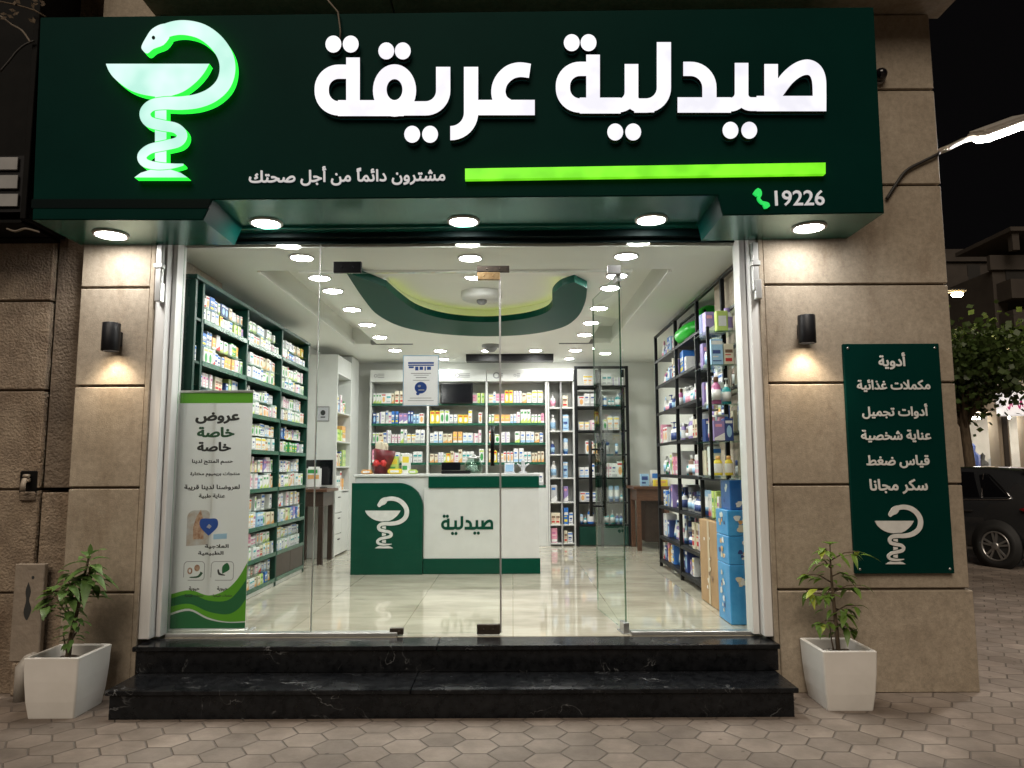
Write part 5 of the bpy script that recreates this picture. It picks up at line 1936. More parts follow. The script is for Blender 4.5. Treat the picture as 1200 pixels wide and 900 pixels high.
# framed notice on the cabinet side
v = P(378.5, 485, 9.735)
t = thing('wall_notice', 'small grey framed notice on the white cabinet side above the desk', 'notice', (v.x, 9.739, v.z))
bm = B()
w, h = 0.085, 0.10
for (x0, x1, z0, z1) in ((-w, w, h - 0.012, h), (-w, w, -h, -h + 0.012), (-w, -w + 0.012, -h + 0.0125, h - 0.0125), (w - 0.012, w, -h + 0.0125, h - 0.0125)): box(bm, x0, x1, -0.012, 0, z0, z1)
obj('frame', bm, 'slat_grey', t)
bm = B(); box(bm, -w + 0.0125, w - 0.0125, -0.006, -0.0005, -h + 0.0125, h - 0.0125); n_ = obj('sheet', bm, 'paper', t)
bm = B(); solid(bm, flat_shape([[ell(0, 0.015, 0.032, 0.035, 16)], [[(-0.03, -0.05), (0.03, -0.05), (0.03, -0.035), (-0.03, -0.035)]]]), lambda u, v, d: (u, -0.006 - d, v), 0.001, None); obj('print', bm, 'ink_black', n_, recalc=False)

# right desk
t = thing('side_table', 'reddish brown wooden table in the far right corner of the shop', 'table', (1.98, 10.72, ZF))
tr = P(745, 570, 10.45).z - ZF
bm = B(); bbox(bm, -0.30, 0.23, -0.36, 0.30, tr - 0.04, tr, 0.005); obj('table_top', bm, 'wood_brown', t)
bm = B(); bbox(bm, -0.25, 0.20, -0.30, 0.27, tr - 0.20, tr - 0.041, 0.003); obj('apron', bm, 'wood_brown', t)
bm = B(); bbox(bm, -0.10, 0.20, -0.10, 0.27, 0.10, tr - 0.201, 0.003); obj('back_box', bm, 'wood_dark', t)
for x in (-0.25, 0.14):
    for y in (-0.30, 0.21):
        bm = B(); bbox(bm, x, x + 0.06, y, y + 0.06, 0, tr - 0.201, 0.003); obj('leg', bm, 'wood_brown', t)
for (dx, dy, w, h, m, m2, lab) in ((-0.10, -0.1, 0.12, 0.17, 'print_pale_blue', 'print_navy', 'pale blue leaflet standing left on the reddish brown table'),
                                    (0.06, -0.05, 0.13, 0.22, 'print_white', 'print_blue', 'white and blue leaflet standing in the middle of the reddish brown table'),
                                    (0.10, -0.22, 0.20, 0.09, 'print_yellow', 'print_orange', 'flat yellow carton at the right of the reddish brown table')):
    v = Vector((1.98 + dx, 10.72 + dy, ZF + tr + 0.001))
    bm = B(); bbox(bm, -w / 2, w / 2, -0.03, 0.03, 0, h, 0.003); fr_rect(bm, -w * 0.35, w * 0.35, h * 0.5, h * 0.8, 1, -0.0315); fr_rect(bm, -w * 0.35, w * 0.1, h * 0.2, h * 0.35, 1, -0.0315)
    o = obj('leaflet' if 'leaflet' in lab else 'carton', bm, [m, m2], None, v); tag(o, lab, 'leaflet' if 'leaflet' in lab else 'box')

# roll-up banner behind the left pane
YBN = 5.345
a, b, cc, dd = P(198.5, 737, YBN), P(286, 736, YBN), P(211.5, 460.5, YBN), P(298, 460.5, YBN)
bx0, bx1, bz0, bz1 = (a.x + cc.x) / 2 - 0.0, (b.x + dd.x) / 2, 0.385, cc.z
bn = thing('rollup_banner', 'grey and green roll-up banner with Arabic offers behind the left glass pane', 'banner', ((bx0 + bx1) / 2, YBN, ZF))
BN0 = ((bx0 + bx1) / 2, YBN, ZF)
bw = bx1 - bx0
xc = (bx0 + bx1) / 2
bm = B()
nseg = 12
for i in range(nseg):
    z0, z1 = bz0 + (bz1 - bz0) * i / nseg, bz0 + (bz1 - bz0) * (i + 1) / nseg
    box(bm, bx0, bx1, YBN, YBN + 0.0015, z0, z1)
bmesh.ops.remove_doubles(bm, verts=bm.verts[:], dist=1e-5)
part('sheet', bm, 'banner_grey', bn, BN0)
bm = B(); bbox(bm, bx0 - 0.004, bx1 + 0.004, YBN - 0.008, YBN + 0.010, bz1, bz1 + 0.018, 0.003); part('top_rail', bm, 'alu', bn, BN0)
bm = B(); bbox(bm, bx0 - 0.01, bx1 + 0.01, YBN - 0.028, YBN + 0.05, ZF + 0.001, ZF + 0.042, 0.008); part('base', bm, 'alu', bn, BN0)
bm = B(); bbox(bm, bx1 - 0.02, bx1 + 0.01, YBN - 0.028, YBN + 0.20, ZF + 0.0005, ZF + 0.012, 0.003); part('foot', bm, 'alu', bn, BN0)
bm = B(); tube(bm, [(xc, YBN + 0.03, ZF + 0.03), (xc, YBN + 0.018, bz1 + 0.01)], 0.008, 8); part('pole', bm, 'alu', bn, BN0)
FB = front(YBN)


def bpos(px, py):
    v = P(px, py, YBN)
    return v.x, v.z


def bpoly(pts, m, d, name):
    bm = B(); solid(bm, flat_shape([[pts]]), FB, d, d - 0.0006); return part(name, bm, m, bn, BN0)


bpoly([(bx0 + 0.001, bz1 - 0.075), (bx1 - 0.001, bz1 - 0.075), (bx1 - 0.001, bz1), (bx0 + 0.001, bz1)], 'banner_lime', 0.001, 'top_stripe')
f = lambda t, z: (bx0 + 0.001 + (bw - 0.002) * t, bz0 + z)
wave = lambda ps: spline([f(*p) for p in ps], 5)
g1t = wave([(0, 0.235), (0.25, 0.262), (0.5, 0.225), (0.72, 0.26), (0.88, 0.34), (1, 0.45)])
g2t = wave([(0, 0.205), (0.25, 0.235), (0.5, 0.19), (0.75, 0.19), (0.9, 0.26), (1, 0.34)])
g3t = wave([(0, 0.150), (0.25, 0.168), (0.5, 0.115), (0.75, 0.095), (0.9, 0.13), (1, 0.20)])
g4t = wave([(0, 0.105), (0.25, 0.135), (0.5, 0.075), (0.75, 0.045), (1, 0.048)])
g5t = wave([(0, 0.090), (0.25, 0.120), (0.5, 0.062), (0.75, 0.038), (1, 0.040)])
bot = [f(1, 0.0), f(0, 0.0)]
for i, (tp, lo_, m) in enumerate(((g1t, g2t, 'banner_lime'), (g2t, g3t, 'banner_green'), (g3t, g4t, 'banner_lime'), (g4t, g5t, 'paper'))):
    bpoly(tp + lo_[::-1], m, 0.001, 'wave_stripe')
bpoly(g5t + bot, 'banner_green', 0.001, 'wave_stripe')
TXT = [('عروض', 229, 281, 490, 'ink_black', 0.045), ('خاصة', 231, 275, 506.5, 'ink_green', 0.045), ('خاصة', 231, 271, 523.5, 'ink_black', 0.045),
       ('حسم المنتج لدينا', 225, 273, 541.5, 'ink_black', 0.03), ('منتجات بريميوم مختارة', 223, 281, 556, 'ink_black', 0.03), ('لعروضنا لدينا قريبة', 216, 281, 571.5, 'ink_black', 0.03), ('عناية طبية', 233, 264, 581.5, 'ink_black', 0.03)]
for s, p0, p1, py, m, bo in TXT:
    u0, v0 = bpos(p0, py); u1, _ = bpos(p1, py)
    bm = B(); put_text(bm, s, FB, (u0 + u1) / 2, v0, width=u1 - u0, bold=bo, d0=0.0012, d1=0.0002, ysc=0.78)
    part('lettering', bm, m, bn, BN0)
# product pictures, without readable print
u0, v0 = bpos(218, 640); u1, v1 = bpos(246, 598)
bpoly(fillet([(u0, v0), (u0, v1, 0.05), (u1, v1, 0.03), (u1, v0 + 0.01), (u0, v0)], 5)[:-1], 'photo_pale', 0.0010, 'picture')
u0, v0 = bpos(226, 632); u1, v1 = bpos(240, 597)
bpoly([(u0, v0), (u1, v0), (u1, v1 - 0.09), (u1 - 0.02, v1 - 0.03), (u0 + 0.05, v1), (u0 + 0.02, v1 - 0.05), (u0, v1 - 0.12)], 'photo_brown', 0.0018, 'picture')
uc, vc = bpos(245, 616)
bpoly(spline([(uc, vc - 0.07), (uc + 0.06, vc - 0.01), (uc + 0.055, vc + 0.045), (uc, vc + 0.05), (uc - 0.06, vc + 0.045), (uc - 0.06, vc - 0.01), (uc, vc - 0.07)], 4)[:-1], 'ink_blue', 0.0026, 'picture')
bpoly([(uc - 0.018, vc - 0.01), (uc + 0.0, vc + 0.012), (uc + 0.02, vc - 0.004), (uc + 0.006, vc - 0.022)], 'paper', 0.0034, 'picture')
u0, v0 = bpos(250, 632); u1, v1 = bpos(266, 626)
bpoly([(u0, v0), (u1, v0 + 0.004), (u1, v1 + 0.006), (u0, v1)], 'print_pale_blue', 0.0018, 'picture')
for s, p0, p1, py in (('العلاجية', 240, 268, 640.5), ('الطبيعية', 232, 262, 648.5)):
    u0, v0 = bpos(p0, py); u1, _ = bpos(p1, py)
    bm = B(); put_text(bm, s, FB, (u0 + u1) / 2, v0, width=u1 - u0, bold=0.03, d0=0.0012, d1=0.0002, ysc=0.6); part('lettering', bm, 'ink_black', bn, BN0)
for (pa, pb) in ((215, 240), (247, 274)):
    u0, v0 = bpos(pa, 680); u1, v1 = bpos(pb, 658)
    rr_ = [(u0, v0 + 0.02), (u0, v1, 0.025), (u1, v1, 0.025), (u1, v0, 0.02), (u0 + 0.03, v0)]
    bpoly(stroke(fillet(rr_, 5), 0.004), 'ink_grey', 0.0012, 'badge')
    um, vm = (u0 + u1) / 2, (v0 + v1) / 2
    bm = B()
    if pa == 215:
        solid(bm, flat_shape([[ell(um - 0.03, vm + 0.0, 0.018, 0.024, 12), ell(um - 0.03, vm, 0.009, 0.013, 10)[::-1]], [ell(um + 0.02, vm + 0.02, 0.02, 0.024, 10)]]), FB, 0.0014, 0.0002)
        part('badge', bm, 'photo_brown', bn, BN0)
        bpoly(stroke(spline([(um - 0.03, vm - 0.045), (um + 0.03, vm - 0.04), (um + 0.055, vm - 0.01)], 4), [0.006, 0.014, 0.02]), 'ink_green', 0.0014, 'badge')
    else:
        solid(bm, flat_shape([[spline([(um + 0.0, vm - 0.02), (um + 0.05, vm + 0.01), (um + 0.035, vm + 0.055), (um + 0.0, vm + 0.03), (um, vm - 0.02)], 4)[:-1]]]), FB, 0.0014, 0.0002)
        part('badge', bm, 'banner_green', bn, BN0)
        bpoly(stroke(spline([(um - 0.03, vm + 0.01), (um - 0.02, vm - 0.02), (um + 0.02, vm - 0.03)], 4), [0.01, 0.016, 0.006]), 'ink_black', 0.0014, 'badge')
    for s, dy, wd in (('حيوية', 690, 0.075), ('منتجات طبيعية', 698, 0.135)):
        v = bpos((pa + pb) / 2, dy)
        bm = B(); put_text(bm, s, FB, v[0], v[1], width=wd, bold=0.03, d0=0.0012, d1=0.0002); part('lettering', bm, 'ink_black', bn, BN0)

# poster on the glass door
a, b = P(472, 476, 5.318), P(514.5, 416.5, 5.318)
ps = thing('poster', 'framed white poster with blue heading and round blue emblem stuck inside the glass door', 'poster', ((a.x + b.x) / 2, 5.315, (a.z + b.z) / 2))
PS0 = ((a.x + b.x) / 2, 5.315, (a.z + b.z) / 2)
bm = B(); box(bm, a.x, b.x, 5.3085, 5.315, a.z, b.z); part('sheet', bm, 'paper', ps, PS0)
bm = B()
for (x0, x1, z0, z1) in ((a.x, b.x, b.z - 0.006, b.z), (a.x, b.x, a.z, a.z + 0.006), (a.x, a.x + 0.006, a.z + 0.006, b.z - 0.006), (b.x - 0.006, b.x, a.z + 0.006, b.z - 0.006)): box(bm, x0, x1, 5.3065, 5.3082, z0, z1)
part('frame', bm, 'print_pale_blue', ps, PS0)
w, h = b.x - a.x, b.z - a.z
FP = front(5.3084, a.x, a.z)
R4 = lambda x0, z0, x1, z1: [[(x0 * w, z0 * h), (x1 * w, z0 * h), (x1 * w, z1 * h), (x0 * w, z1 * h)]]
bm = B()
gr = [R4(0.14, 0.83, 0.86, 0.865), R4(0.14, 0.79, 0.86, 0.815)]
for k, (x0, x1) in enumerate(((0.34, 0.43), (0.46, 0.56), (0.60, 0.64), (0.67, 0.78))): gr.append(R4(x0, 0.70 + 0.01 * (k % 2), x1, 0.775))
gr.append(R4(0.16, 0.745, 0.30, 0.78))
gr.append([[(x * w, z * h) for x, z in ell(0.5, 0.36, 0.17, 0.115, 20)]])
gr.append([[(x * w, z * h) for x, z in ell(0.42, 0.24, 0.05, 0.03, 10)]])
solid(bm, flat_shape(gr), FP, 0.0012, 0.0002)
part('print', bm, 'ink_blue', ps, PS0)
bm = B()
solid(bm, flat_shape([R4(0.22, 0.635, 0.78, 0.648), R4(0.3, 0.60, 0.72, 0.61), R4(0.36, 0.55, 0.66, 0.565), R4(0.28, 0.50, 0.74, 0.51), R4(0.2, 0.15, 0.8, 0.16), R4(0.14, 0.10, 0.86, 0.11)]), FP, 0.0010, 0.0002)
part('print', bm, 'ink_grey', ps, PS0)
bm = B()
solid(bm, flat_shape([[[(x * w, z * h) for x, z in ell(0.46, 0.39, 0.045, 0.025, 10)]], R4(0.44, 0.30, 0.60, 0.325)]), FP, 0.0020, 0.0013)
part('print', bm, 'paper', ps, PS0)

# cartons by the right pane
def carton_stack(x0, x1, y0, y1, z0, z1, label, m, deco, seed, group=None):
    rr = random.Random(seed)
    t = thing('carton', label, 'box', ((x0 + x1) / 2, (y0 + y1) / 2, z0), 0, group)
    hx, hy, h = (x1 - x0) / 2, (y1 - y0) / 2, z1 - z0
    bm = B(); bbox(bm, -hx, hx, -hy, hy, 0.001, h, 0.005); obj('body', bm, m, t)
    for ax in ('front', 'side'):
        bm = B()
        for k in range(deco):
            if ax == 'front':
                u, v = rr.uniform(-0.5, 0.5) * hx, rr.uniform(0.16, 0.84) * h
                fn = lambda a, b, d: (u + a, -hy - d, v + b)
            else:
                u, v = rr.uniform(-0.5, 0.5) * hy, rr.uniform(0.16, 0.84) * h
                fn = lambda a, b, d: (-hx - d, u - a, v + b)
            r1 = rr.uniform(0.012, 0.026)
            mi = rr.choice((0, 0, 0, 1, 2, 3))
            solid(bm, flat_shape([[[(r1 * (1 + 0.3 * math.sin(3 * q_ + k)) * math.cos(q_), r1 * 1.1 * (1 + 0.25 * math.cos(2 * q_)) * math.sin(q_)) for q_ in np.linspace(0, 2 * math.pi, 16)[:-1]]]]), fn, 0.0012 + 0.0007 * k, None, mi, mi)
        obj('print', bm, ['print_white', 'print_cream', 'print_orange', 'print_navy'] if m != 'cardboard' else ['print_white', 'print_cream', 'print_green', 'print_brown'], t, recalc=False)
    return t


cx0 = 1.600
yc0, yc1 = 5.585, 5.90
GB = 'blue printed cartons stacked by the right glass pane'
zc_l = [ZF, ZF + 0.40, ZF + 0.70]
zA = P(860, 598, 5.6).z
carton_stack(cx0, 1.86, yc0, yc1, ZF + 0.001, ZF + 0.43, 'tall blue printed carton at the bottom of the stack by the right glass pane', 'carton_blue', 12, 1, GB)
carton_stack(cx0, 1.86, yc0 + 0.002, yc1, ZF + 0.432, ZF + 0.64, 'blue printed carton in the middle of the stack by the right glass pane', 'carton_blue', 7, 2, GB)
carton_stack(cx0, 1.86, yc0 + 0.001, yc1, ZF + 0.642, zA, 'blue printed carton under the small top carton by the right glass pane', 'carton_blue', 7, 3, GB)
carton_stack(cx0 + 0.03, 1.83, yc0 + 0.02, yc1 - 0.05, zA + 0.001, P(865, 563, 5.6).z, 'smaller dark blue carton on top of the stack by the right glass pane', 'carton_blue_dark', 3, 4, GB)
cbx = carton_stack(1.655, 1.712, 6.06, 6.66, ZF + 0.001, P(835, 613, 6.1).z, 'tall brown cardboard box with white labels leaning on the black rack', 'cardboard', 9, 5)
bm = B(); box(bm, -0.032, -0.0305, -0.03, 0.03, 0.01, 0.70); obj('tape', bm, 'tape', cbx)

# green plastic drum with spout on the right rack
v = P(810, 376, 7.15)
t = thing('plastic_sprayer', 'bright green round plastic container with black handle lying on top of the black rack', 'container', (1.83, 7.15, 2.745))
bm = B()
M = Matrix.Translation((0.10, -0.08, 0.17)) @ Matrix.Rotation(R(70), 4, 'X')
lathe(bm, [(0, -0.06), (0.10, -0.06), (0.14, -0.03), (0.145, 0.03), (0.12, 0.07), (0.10, 0.07), (0.09, 0.05), (0, 0.045)], 24, M); obj('drum', bm, 'toy_green', t)
bm = B(); tube(bm, [(0.02, -0.05, 0.12), (-0.06, 0.1, 0.09), (-0.10, 0.30, 0.07), (-0.11, 0.42, 0.09)], [0.07, 0.085, 0.075, 0.03], 12); obj('body', bm, 'toy_green', t)
bm = B(); tube(bm, [(0.04, -0.12, 0.25), (-0.04, 0.05, 0.24), (-0.10, 0.30, 0.20), (-0.11, 0.42, 0.10)], 0.014, 8); obj('handle', bm, 'black_metal', t)
bm = B(); v = P(842, 372, 5.70)
bbox(bm, v.x - 0.045, v.x + 0.045, 5.60, 5.66, 2.532, 2.69, 0.004); fr_rect(bm, v.x - 0.03, v.x + 0.03, 2.57, 2.65, 1, 5.5985)
simple('carton', 'bright lime carton on the top glass end shelf beside the green container', 'box', bm, ['print_lime', 'print_white'], (v.x, 5.63, 2.532))

# ================================================================== STREET SIDE OBJECTS
# price board on the right pillar
YBD = 5.085
a, b = P(987, 403, YBD), P(1117, 672, YBD)
bx0, bx1 = (P(987, 403, YBD).x + P(1004, 672, YBD).x) / 2, (P(1101, 403, YBD).x + P(1118, 672, YBD).x) / 2
bd = thing('service_board', 'tall dark green board with white Arabic service list and snake-and-bowl emblem on the right pillar', 'sign', ((bx0 + bx1) / 2, YBD, a.z * 0.5 + b.z * 0.5))
BD0 = ((bx0 + bx1) / 2, YBD, a.z * 0.5 + b.z * 0.5)
bm = B(); bbox(bm, bx0, bx1, YBD, YW - 0.004, b.z, a.z, 0.003); part('panel', bm, 'sign_green', bd, BD0)
FBD = front(YBD)
LINES = [('أدوية', 1029, 1061, 423), ('مكملات غذائية', 1004, 1090, 452), ('أدوات تجميل', 1010, 1087, 482), ('عناية شخصية', 1009, 1091, 511), ('قياس ضغط', 1015, 1089, 541), ('سكر مجانا', 1019, 1087, 570)]
for s, p0, p1, py in LINES:
    u0, u1 = P(p0, py, YBD), P(p1, py, YBD)
    bm = B(); put_text(bm, s, FBD, (u0.x + u1.x) / 2, (u0.z + u1.z) / 2, width=u1.x - u0.x, bold=0.028, d0=0.004, d1=0.0004)
    part('lettering', bm, 'paint_white_letter', bd, BD0)
emblem_on(1025, 1082, 591, 661, YBD, 'emblem', 'paint_white_letter', bd, BD0)
for (x, z) in ((bx0 + 0.03, a.z - 0.03), (bx1 - 0.03, a.z - 0.03), (bx0 + 0.03, b.z + 0.03), (bx1 - 0.03, b.z + 0.03)):
    bm = B(); lathe(bm, [(0.009, 0), (0.008, 0.004), (0, 0.005)], 10, Matrix.Translation((x, YBD, z)) @ Matrix.Rotation(R(90), 4, 'X')); part('screw', bm, 'steel', bd, BD0)

# small security camera at the right end of the sign
v = P(1034, 85, 5.05)
t = thing('security_camera', 'small black dome camera on the stone beside the right end of the sign', 'camera', (v.x, YW, v.z))
bm = B(); lathe(bm, [(0.055, 0), (0.055, 0.02), (0.048, 0.026)], 20, Matrix.Rotation(R(90), 4, 'X')); obj('base', bm, 'slat_grey', t)
bm = B(); lathe(bm, [(0.046, 0.02), (0.046, 0.05), (0.036, 0.075), (0.018, 0.09), (0, 0.094)], 20, Matrix.Rotation(R(90), 4, 'X')); obj('dome', bm, 'screen', t)

# street lamp head on a bracket at the corner, with its cable
LY = 6.2
v = P(1170, 151, LY)
t = thing('floodlight', 'bright white flood lamp on a bent bracket at the corner of the building', 'street lamp', (3.085, 5.2, P(1100, 181, 5.2).z))
LP0 = Vector((3.085, 5.2, P(1100, 181, 5.2).z))
w = lambda px, py, Y: P(px, py, Y) - LP0
bm = B(); tube(bm, [Vector((0, 0, 0)), w(1112, 173, 5.45), w(1128, 165, 5.8), w(1141, 161, 6.1)], 0.022, 8); obj('bracket', bm, 'plate_metal', t)
bm = B(); bbox(bm, 0.0, 0.012, -0.04, 0.04, -0.05, 0.05, 0.003); obj('wall_plate', bm, 'pipe_grey', t)
hd = (P(1200, 141, LY) - P(1142, 162, LY)).normalized()
hp = (P(1200, 141, LY) + P(1142, 162, LY)) / 2 - LP0
M = Matrix.Translation(hp) @ Matrix.Rotation(-math.atan2(hd.z, hd.x), 4, 'Y') @ Matrix.Rotation(R(20), 4, 'X')
bm = B(); bbox(bm, -0.22, 0.24, -0.12, 0.12, 0.0, 0.055, 0.02, 0, 2, M); obj('housing', bm, 'pipe_grey', t)
bm = B(); bbox(bm, -0.20, 0.22, -0.10, 0.10, -0.06, -0.001, 0.025, 0, 2, M); obj('lens', bm, 'street_led', t)
L = bpy.data.lights.new('floodlight_beam', 'SPOT')
L.energy = 260
L.color = (1.0, 0.95, 0.88)
L.spot_size = R(150); L.spot_blend = 0.5
L.shadow_soft_size = 0.09
lo = bpy.data.objects.new('floodlight_beam', L); COL.objects.link(lo); lo.parent = t
lo.location = hp + Vector((0, 0, -0.10))
lo.rotation_euler = Vector((-0.35, -0.45, -1.0)).to_track_quat('-Z', 'Y').to_euler()
bm = B()
pts = spline([P(1039, 233, 5.10), P(1050, 216, 5.10), P(1062, 200, 5.10), P(1080, 190, 5.10), P(1098, 181, 5.10), Vector((3.10, 5.15, LP0.z - 0.01))], 5)
tube(bm, [Vector(p) for p in pts], 0.012, 6)
o = obj('cable', bm, 'cable', None); tag(o, 'dark cable hanging across the right pillar from the sign to the flood lamp', 'cable')

# ---- hanging wires above the sign letters
for (pts, lab) in (([(384, 0), (389, 6), (396, 14), (399, 36), (398, 52)], 'thin pale wire hanging over the sign top above the left word'),):
    bm = B(); tube(bm, [P(x, y, 4.55) for x, y in pts], 0.006, 6)
    o = obj('wire', bm, 'cable_pale', None); tag(o, lab, 'wire')

# dark neighbouring sign frame at the left edge
x1 = P(41, 150, 4.75).x
nb = thing('sign_frame', 'black neighbouring sign frame with grey slats at the upper left edge', 'sign', (x1, 4.75, 3.1))
NB0 = (x1, 4.75, 3.1)
bm = B()
zlo, zhi = P(20, 258, 4.75).z, 5.6
bbox(bm, x1 - 0.04, x1, 4.72, 5.165, zlo, zhi, 0.004); part('post', bm, 'dark_frame', nb, NB0)
bm = B(); box(bm, x1 - 2.5, x1 - 0.041, 5.05, 5.165, zlo - 0.03, zhi); part('back_panel', bm, 'dark_frame', nb, NB0)
bm = B(); box(bm, x1 - 2.5, x1 - 0.041, 4.74, 5.049, zlo - 0.02, zlo); part('bottom_panel', bm, 'dark_frame', nb, NB0)
for k, (py0, py1) in enumerate(((184, 199), (205, 221), (227, 242))):
    a, b = P(-60, py1, 4.80), P(21, py0, 4.80)
    bm = B(); bbox(bm, a.x, b.x, 4.80, 4.815, a.z, b.z, 0.002); part('slat', bm, 'slat_grey', nb, NB0)
bm = B(); a = P(30, 246, 4.78); b = P(-60, 180, 4.78)
box(bm, b.x, a.x - 0.03, 4.82, 5.049, a.z, b.z); part('slat_frame', bm, 'black_metal', nb, NB0)
for pts, lab in (([(-20, 8), (2, 20), (14, 29), (26, 36), (36, 50)], 'pale twisted wire at the top of the black frame'), ([(0, 84), (12, 70), (20, 60), (30, 52), (40, 48)], 'dark loose wire below the pale wire on the black frame'), ([(8, 268), (18, 271), (30, 268), (46, 272)], 'loose grey wire below the black frame at the left')):
    bm = B(); tube(bm, [Vector(p) for p in spline([P(x, y, 4.70) for x, y in pts], 4)], 0.007, 6)
    o = obj('wire', bm, 'cable_pale' if 'dark' not in lab else 'cable', None); tag(o, lab, 'wire')
bm = B()
for k in range(16):
    p = P(RND.uniform(0, 55), RND.uniform(-5, 22), 4.66)
    dirv = Vector((RND.uniform(-1, 1), RND.uniform(-0.3, 0.3), RND.uniform(-1, 0.4))).normalized() * 0.045
    sd = Vector((-dirv.z, 0, dirv.x)) * 0.28
    bm.faces.new([bm.verts.new(p + dirv * t_ + sd * s) for t_, s in ((0, 0), (0.5, 1), (1.0, 0), (0.5, -1))])
tube(bm, [P(x, y, 4.67) for x, y in ((0, 2), (20, 6), (40, 12), (54, 20))], 0.006, 5)
o = obj('dry_twigs', bm, 'bark', None, recalc=False); tag(o, 'dry leafy twigs hanging above the black frame at the upper left', 'twigs')

# left wall: metal cover plate, pipes, broken joint
a, b = P(19, 700, 5.15), P(56, 660, 5.15)
t = thing('cover_plate', 'narrow worn metal cover on the stone wall behind the left planter', 'cover', ((a.x + b.x) / 2, 5.165, 0.0))
hw = (b.x - a.x) / 2
bm = B(); bbox(bm, -hw, hw, -0.05, 0.0, 0.22, b.z, 0.006); obj('plate', bm, 'plate_metal', t)
bm = B()
solid(bm, flat_shape([[spline([(0.0, 0.12), (0.02, 0.06), (0.012, 0.0), (0.03, -0.06), (0.005, -0.13), (-0.02, -0.08), (-0.008, 0.0), (-0.016, 0.06), (0.0, 0.12)], 4)[:-1]], [ell(0.028, 0.15, 0.01, 0.012, 8)]]), lambda u, v, d: (u, -0.0505 - d, b.z - 0.24 + v), 0.001, None); obj('stain', bm, 'ink_black', t, recalc=False)
bm = B(); bbox(bm, -hw * 0.75, hw * 0.75, -0.06, 0.0, 0.0, 0.215, 0.01); obj('base_block', bm, 'stone_rough', t)
v = P(31, 775, 5.05)
bm = B(); tube(bm, [(v.x, 5.02, 0.0), (v.x, 5.02, v.z - 0.03), (v.x + 0.01, 5.06, v.z), (v.x + 0.01, 5.16, v.z)], 0.045, 14)
o = obj('drain_pipe', bm, 'pipe_grey', None); tag(o, 'short grey elbow pipe rising behind the left planter', 'pipe')
v = P(33, 568, 5.16)
t = thing('wall_tap', 'corroded pipe stub in a broken hole of the left stone wall', 'pipe', (v.x, 5.165, v.z))
bm = B(); bbox(bm, -0.07, 0.06, -0.003, 0.03, -0.08, 0.10, 0.012); obj('hole', bm, 'dark_frame', t)  # solid dark slab, its colour stands for shade inside the hole
bm = B(); tube(bm, [(0, 0.0, 0.03), (0, -0.05, 0.03), (0.0, -0.06, 0.0), (0.0, -0.06, -0.04)], 0.018, 8); tube(bm, [(-0.02, -0.03, 0.06), (0.02, -0.03, 0.06)], 0.012, 8); obj('stub', bm, 'plate_metal', t)
bm = B(); v2 = P(31, 582, 5.16); bbox(bm, -0.055, 0.06, -0.02, 0.0, v2.z - v.z - 0.03, v2.z - v.z + 0.035, 0.012); obj('mortar_lump', bm, 'render_dark', t)

# ------------------------------------------------------------------ planters and their plants
def planter(x, y, label):
    t = thing('planter', label, 'planter', (x, y, 0), R(0), None)
    bm = B()
    lv = [(0.139, 0.0), (0.141, 0.004), (0.154, 0.10), (0.163, 0.22), (0.168, 0.345), (0.169, 0.358), (0.164, 0.362), (0.148, 0.362), (0.145, 0.355), (0.140, 0.285), (0.0, 0.285)]
    rings = []
    for h, z in lv:
        if h == 0: continue
        rr = 0.012
        ring = []
        for cx, cy, a0 in ((1, 1, 0), (-1, 1, 90), (-1, -1, 180), (1, -1, 270)):
            for k in range(4):
                aa = R(a0 + 30 * k)
                ring.append(bm.verts.new((cx * (h - rr) + rr * math.cos(aa), (cy * (h - rr) + rr * math.sin(aa)) * 1.12, z)))
        rings.append(ring)
    n = len(rings[0])
    for i in range(len(rings) - 1):
        for k in range(n): bm.faces.new((rings[i][k], rings[i][(k + 1) % n], rings[i + 1][(k + 1) % n], rings[i + 1][k]))
    bm.faces.new(rings[0][::-1])
    obj('pot', bm, 'pot_white', t)
    bm = B()
    g = 9
    vv = [[bm.verts.new((-0.139 + 0.278 * i / g, (-0.139 + 0.278 * j / g) * 1.12, 0.295 + 0.012 * noise.noise((i * 0.7 + x, j * 0.7, 0)))) for j in range(g + 1)] for i in range(g + 1)]
    for i in range(g):
        for j in range(g): bm.faces.new((vv[i][j], vv[i + 1][j], vv[i + 1][j + 1], vv[i][j + 1]))
    s_ = obj('soil', bm, 'soil', t)
    bm = B()
    for k in range(22):
        px_, py_ = RND.uniform(-0.10, 0.12), RND.uniform(-0.12, 0.10)
        r0 = RND.uniform(0.008, 0.02)
        lathe(bm, [(0, -r0 * 0.6), (r0, 0), (0, r0 * 0.6)], 6, Matrix.Translation((px_, py_, 0.305)) @ Matrix.Rotation(RND.uniform(0, 3), 4, 'X'))
    obj('pebbles', bm, 'pebble', s_)['kind'] = 'stuff'
    return t


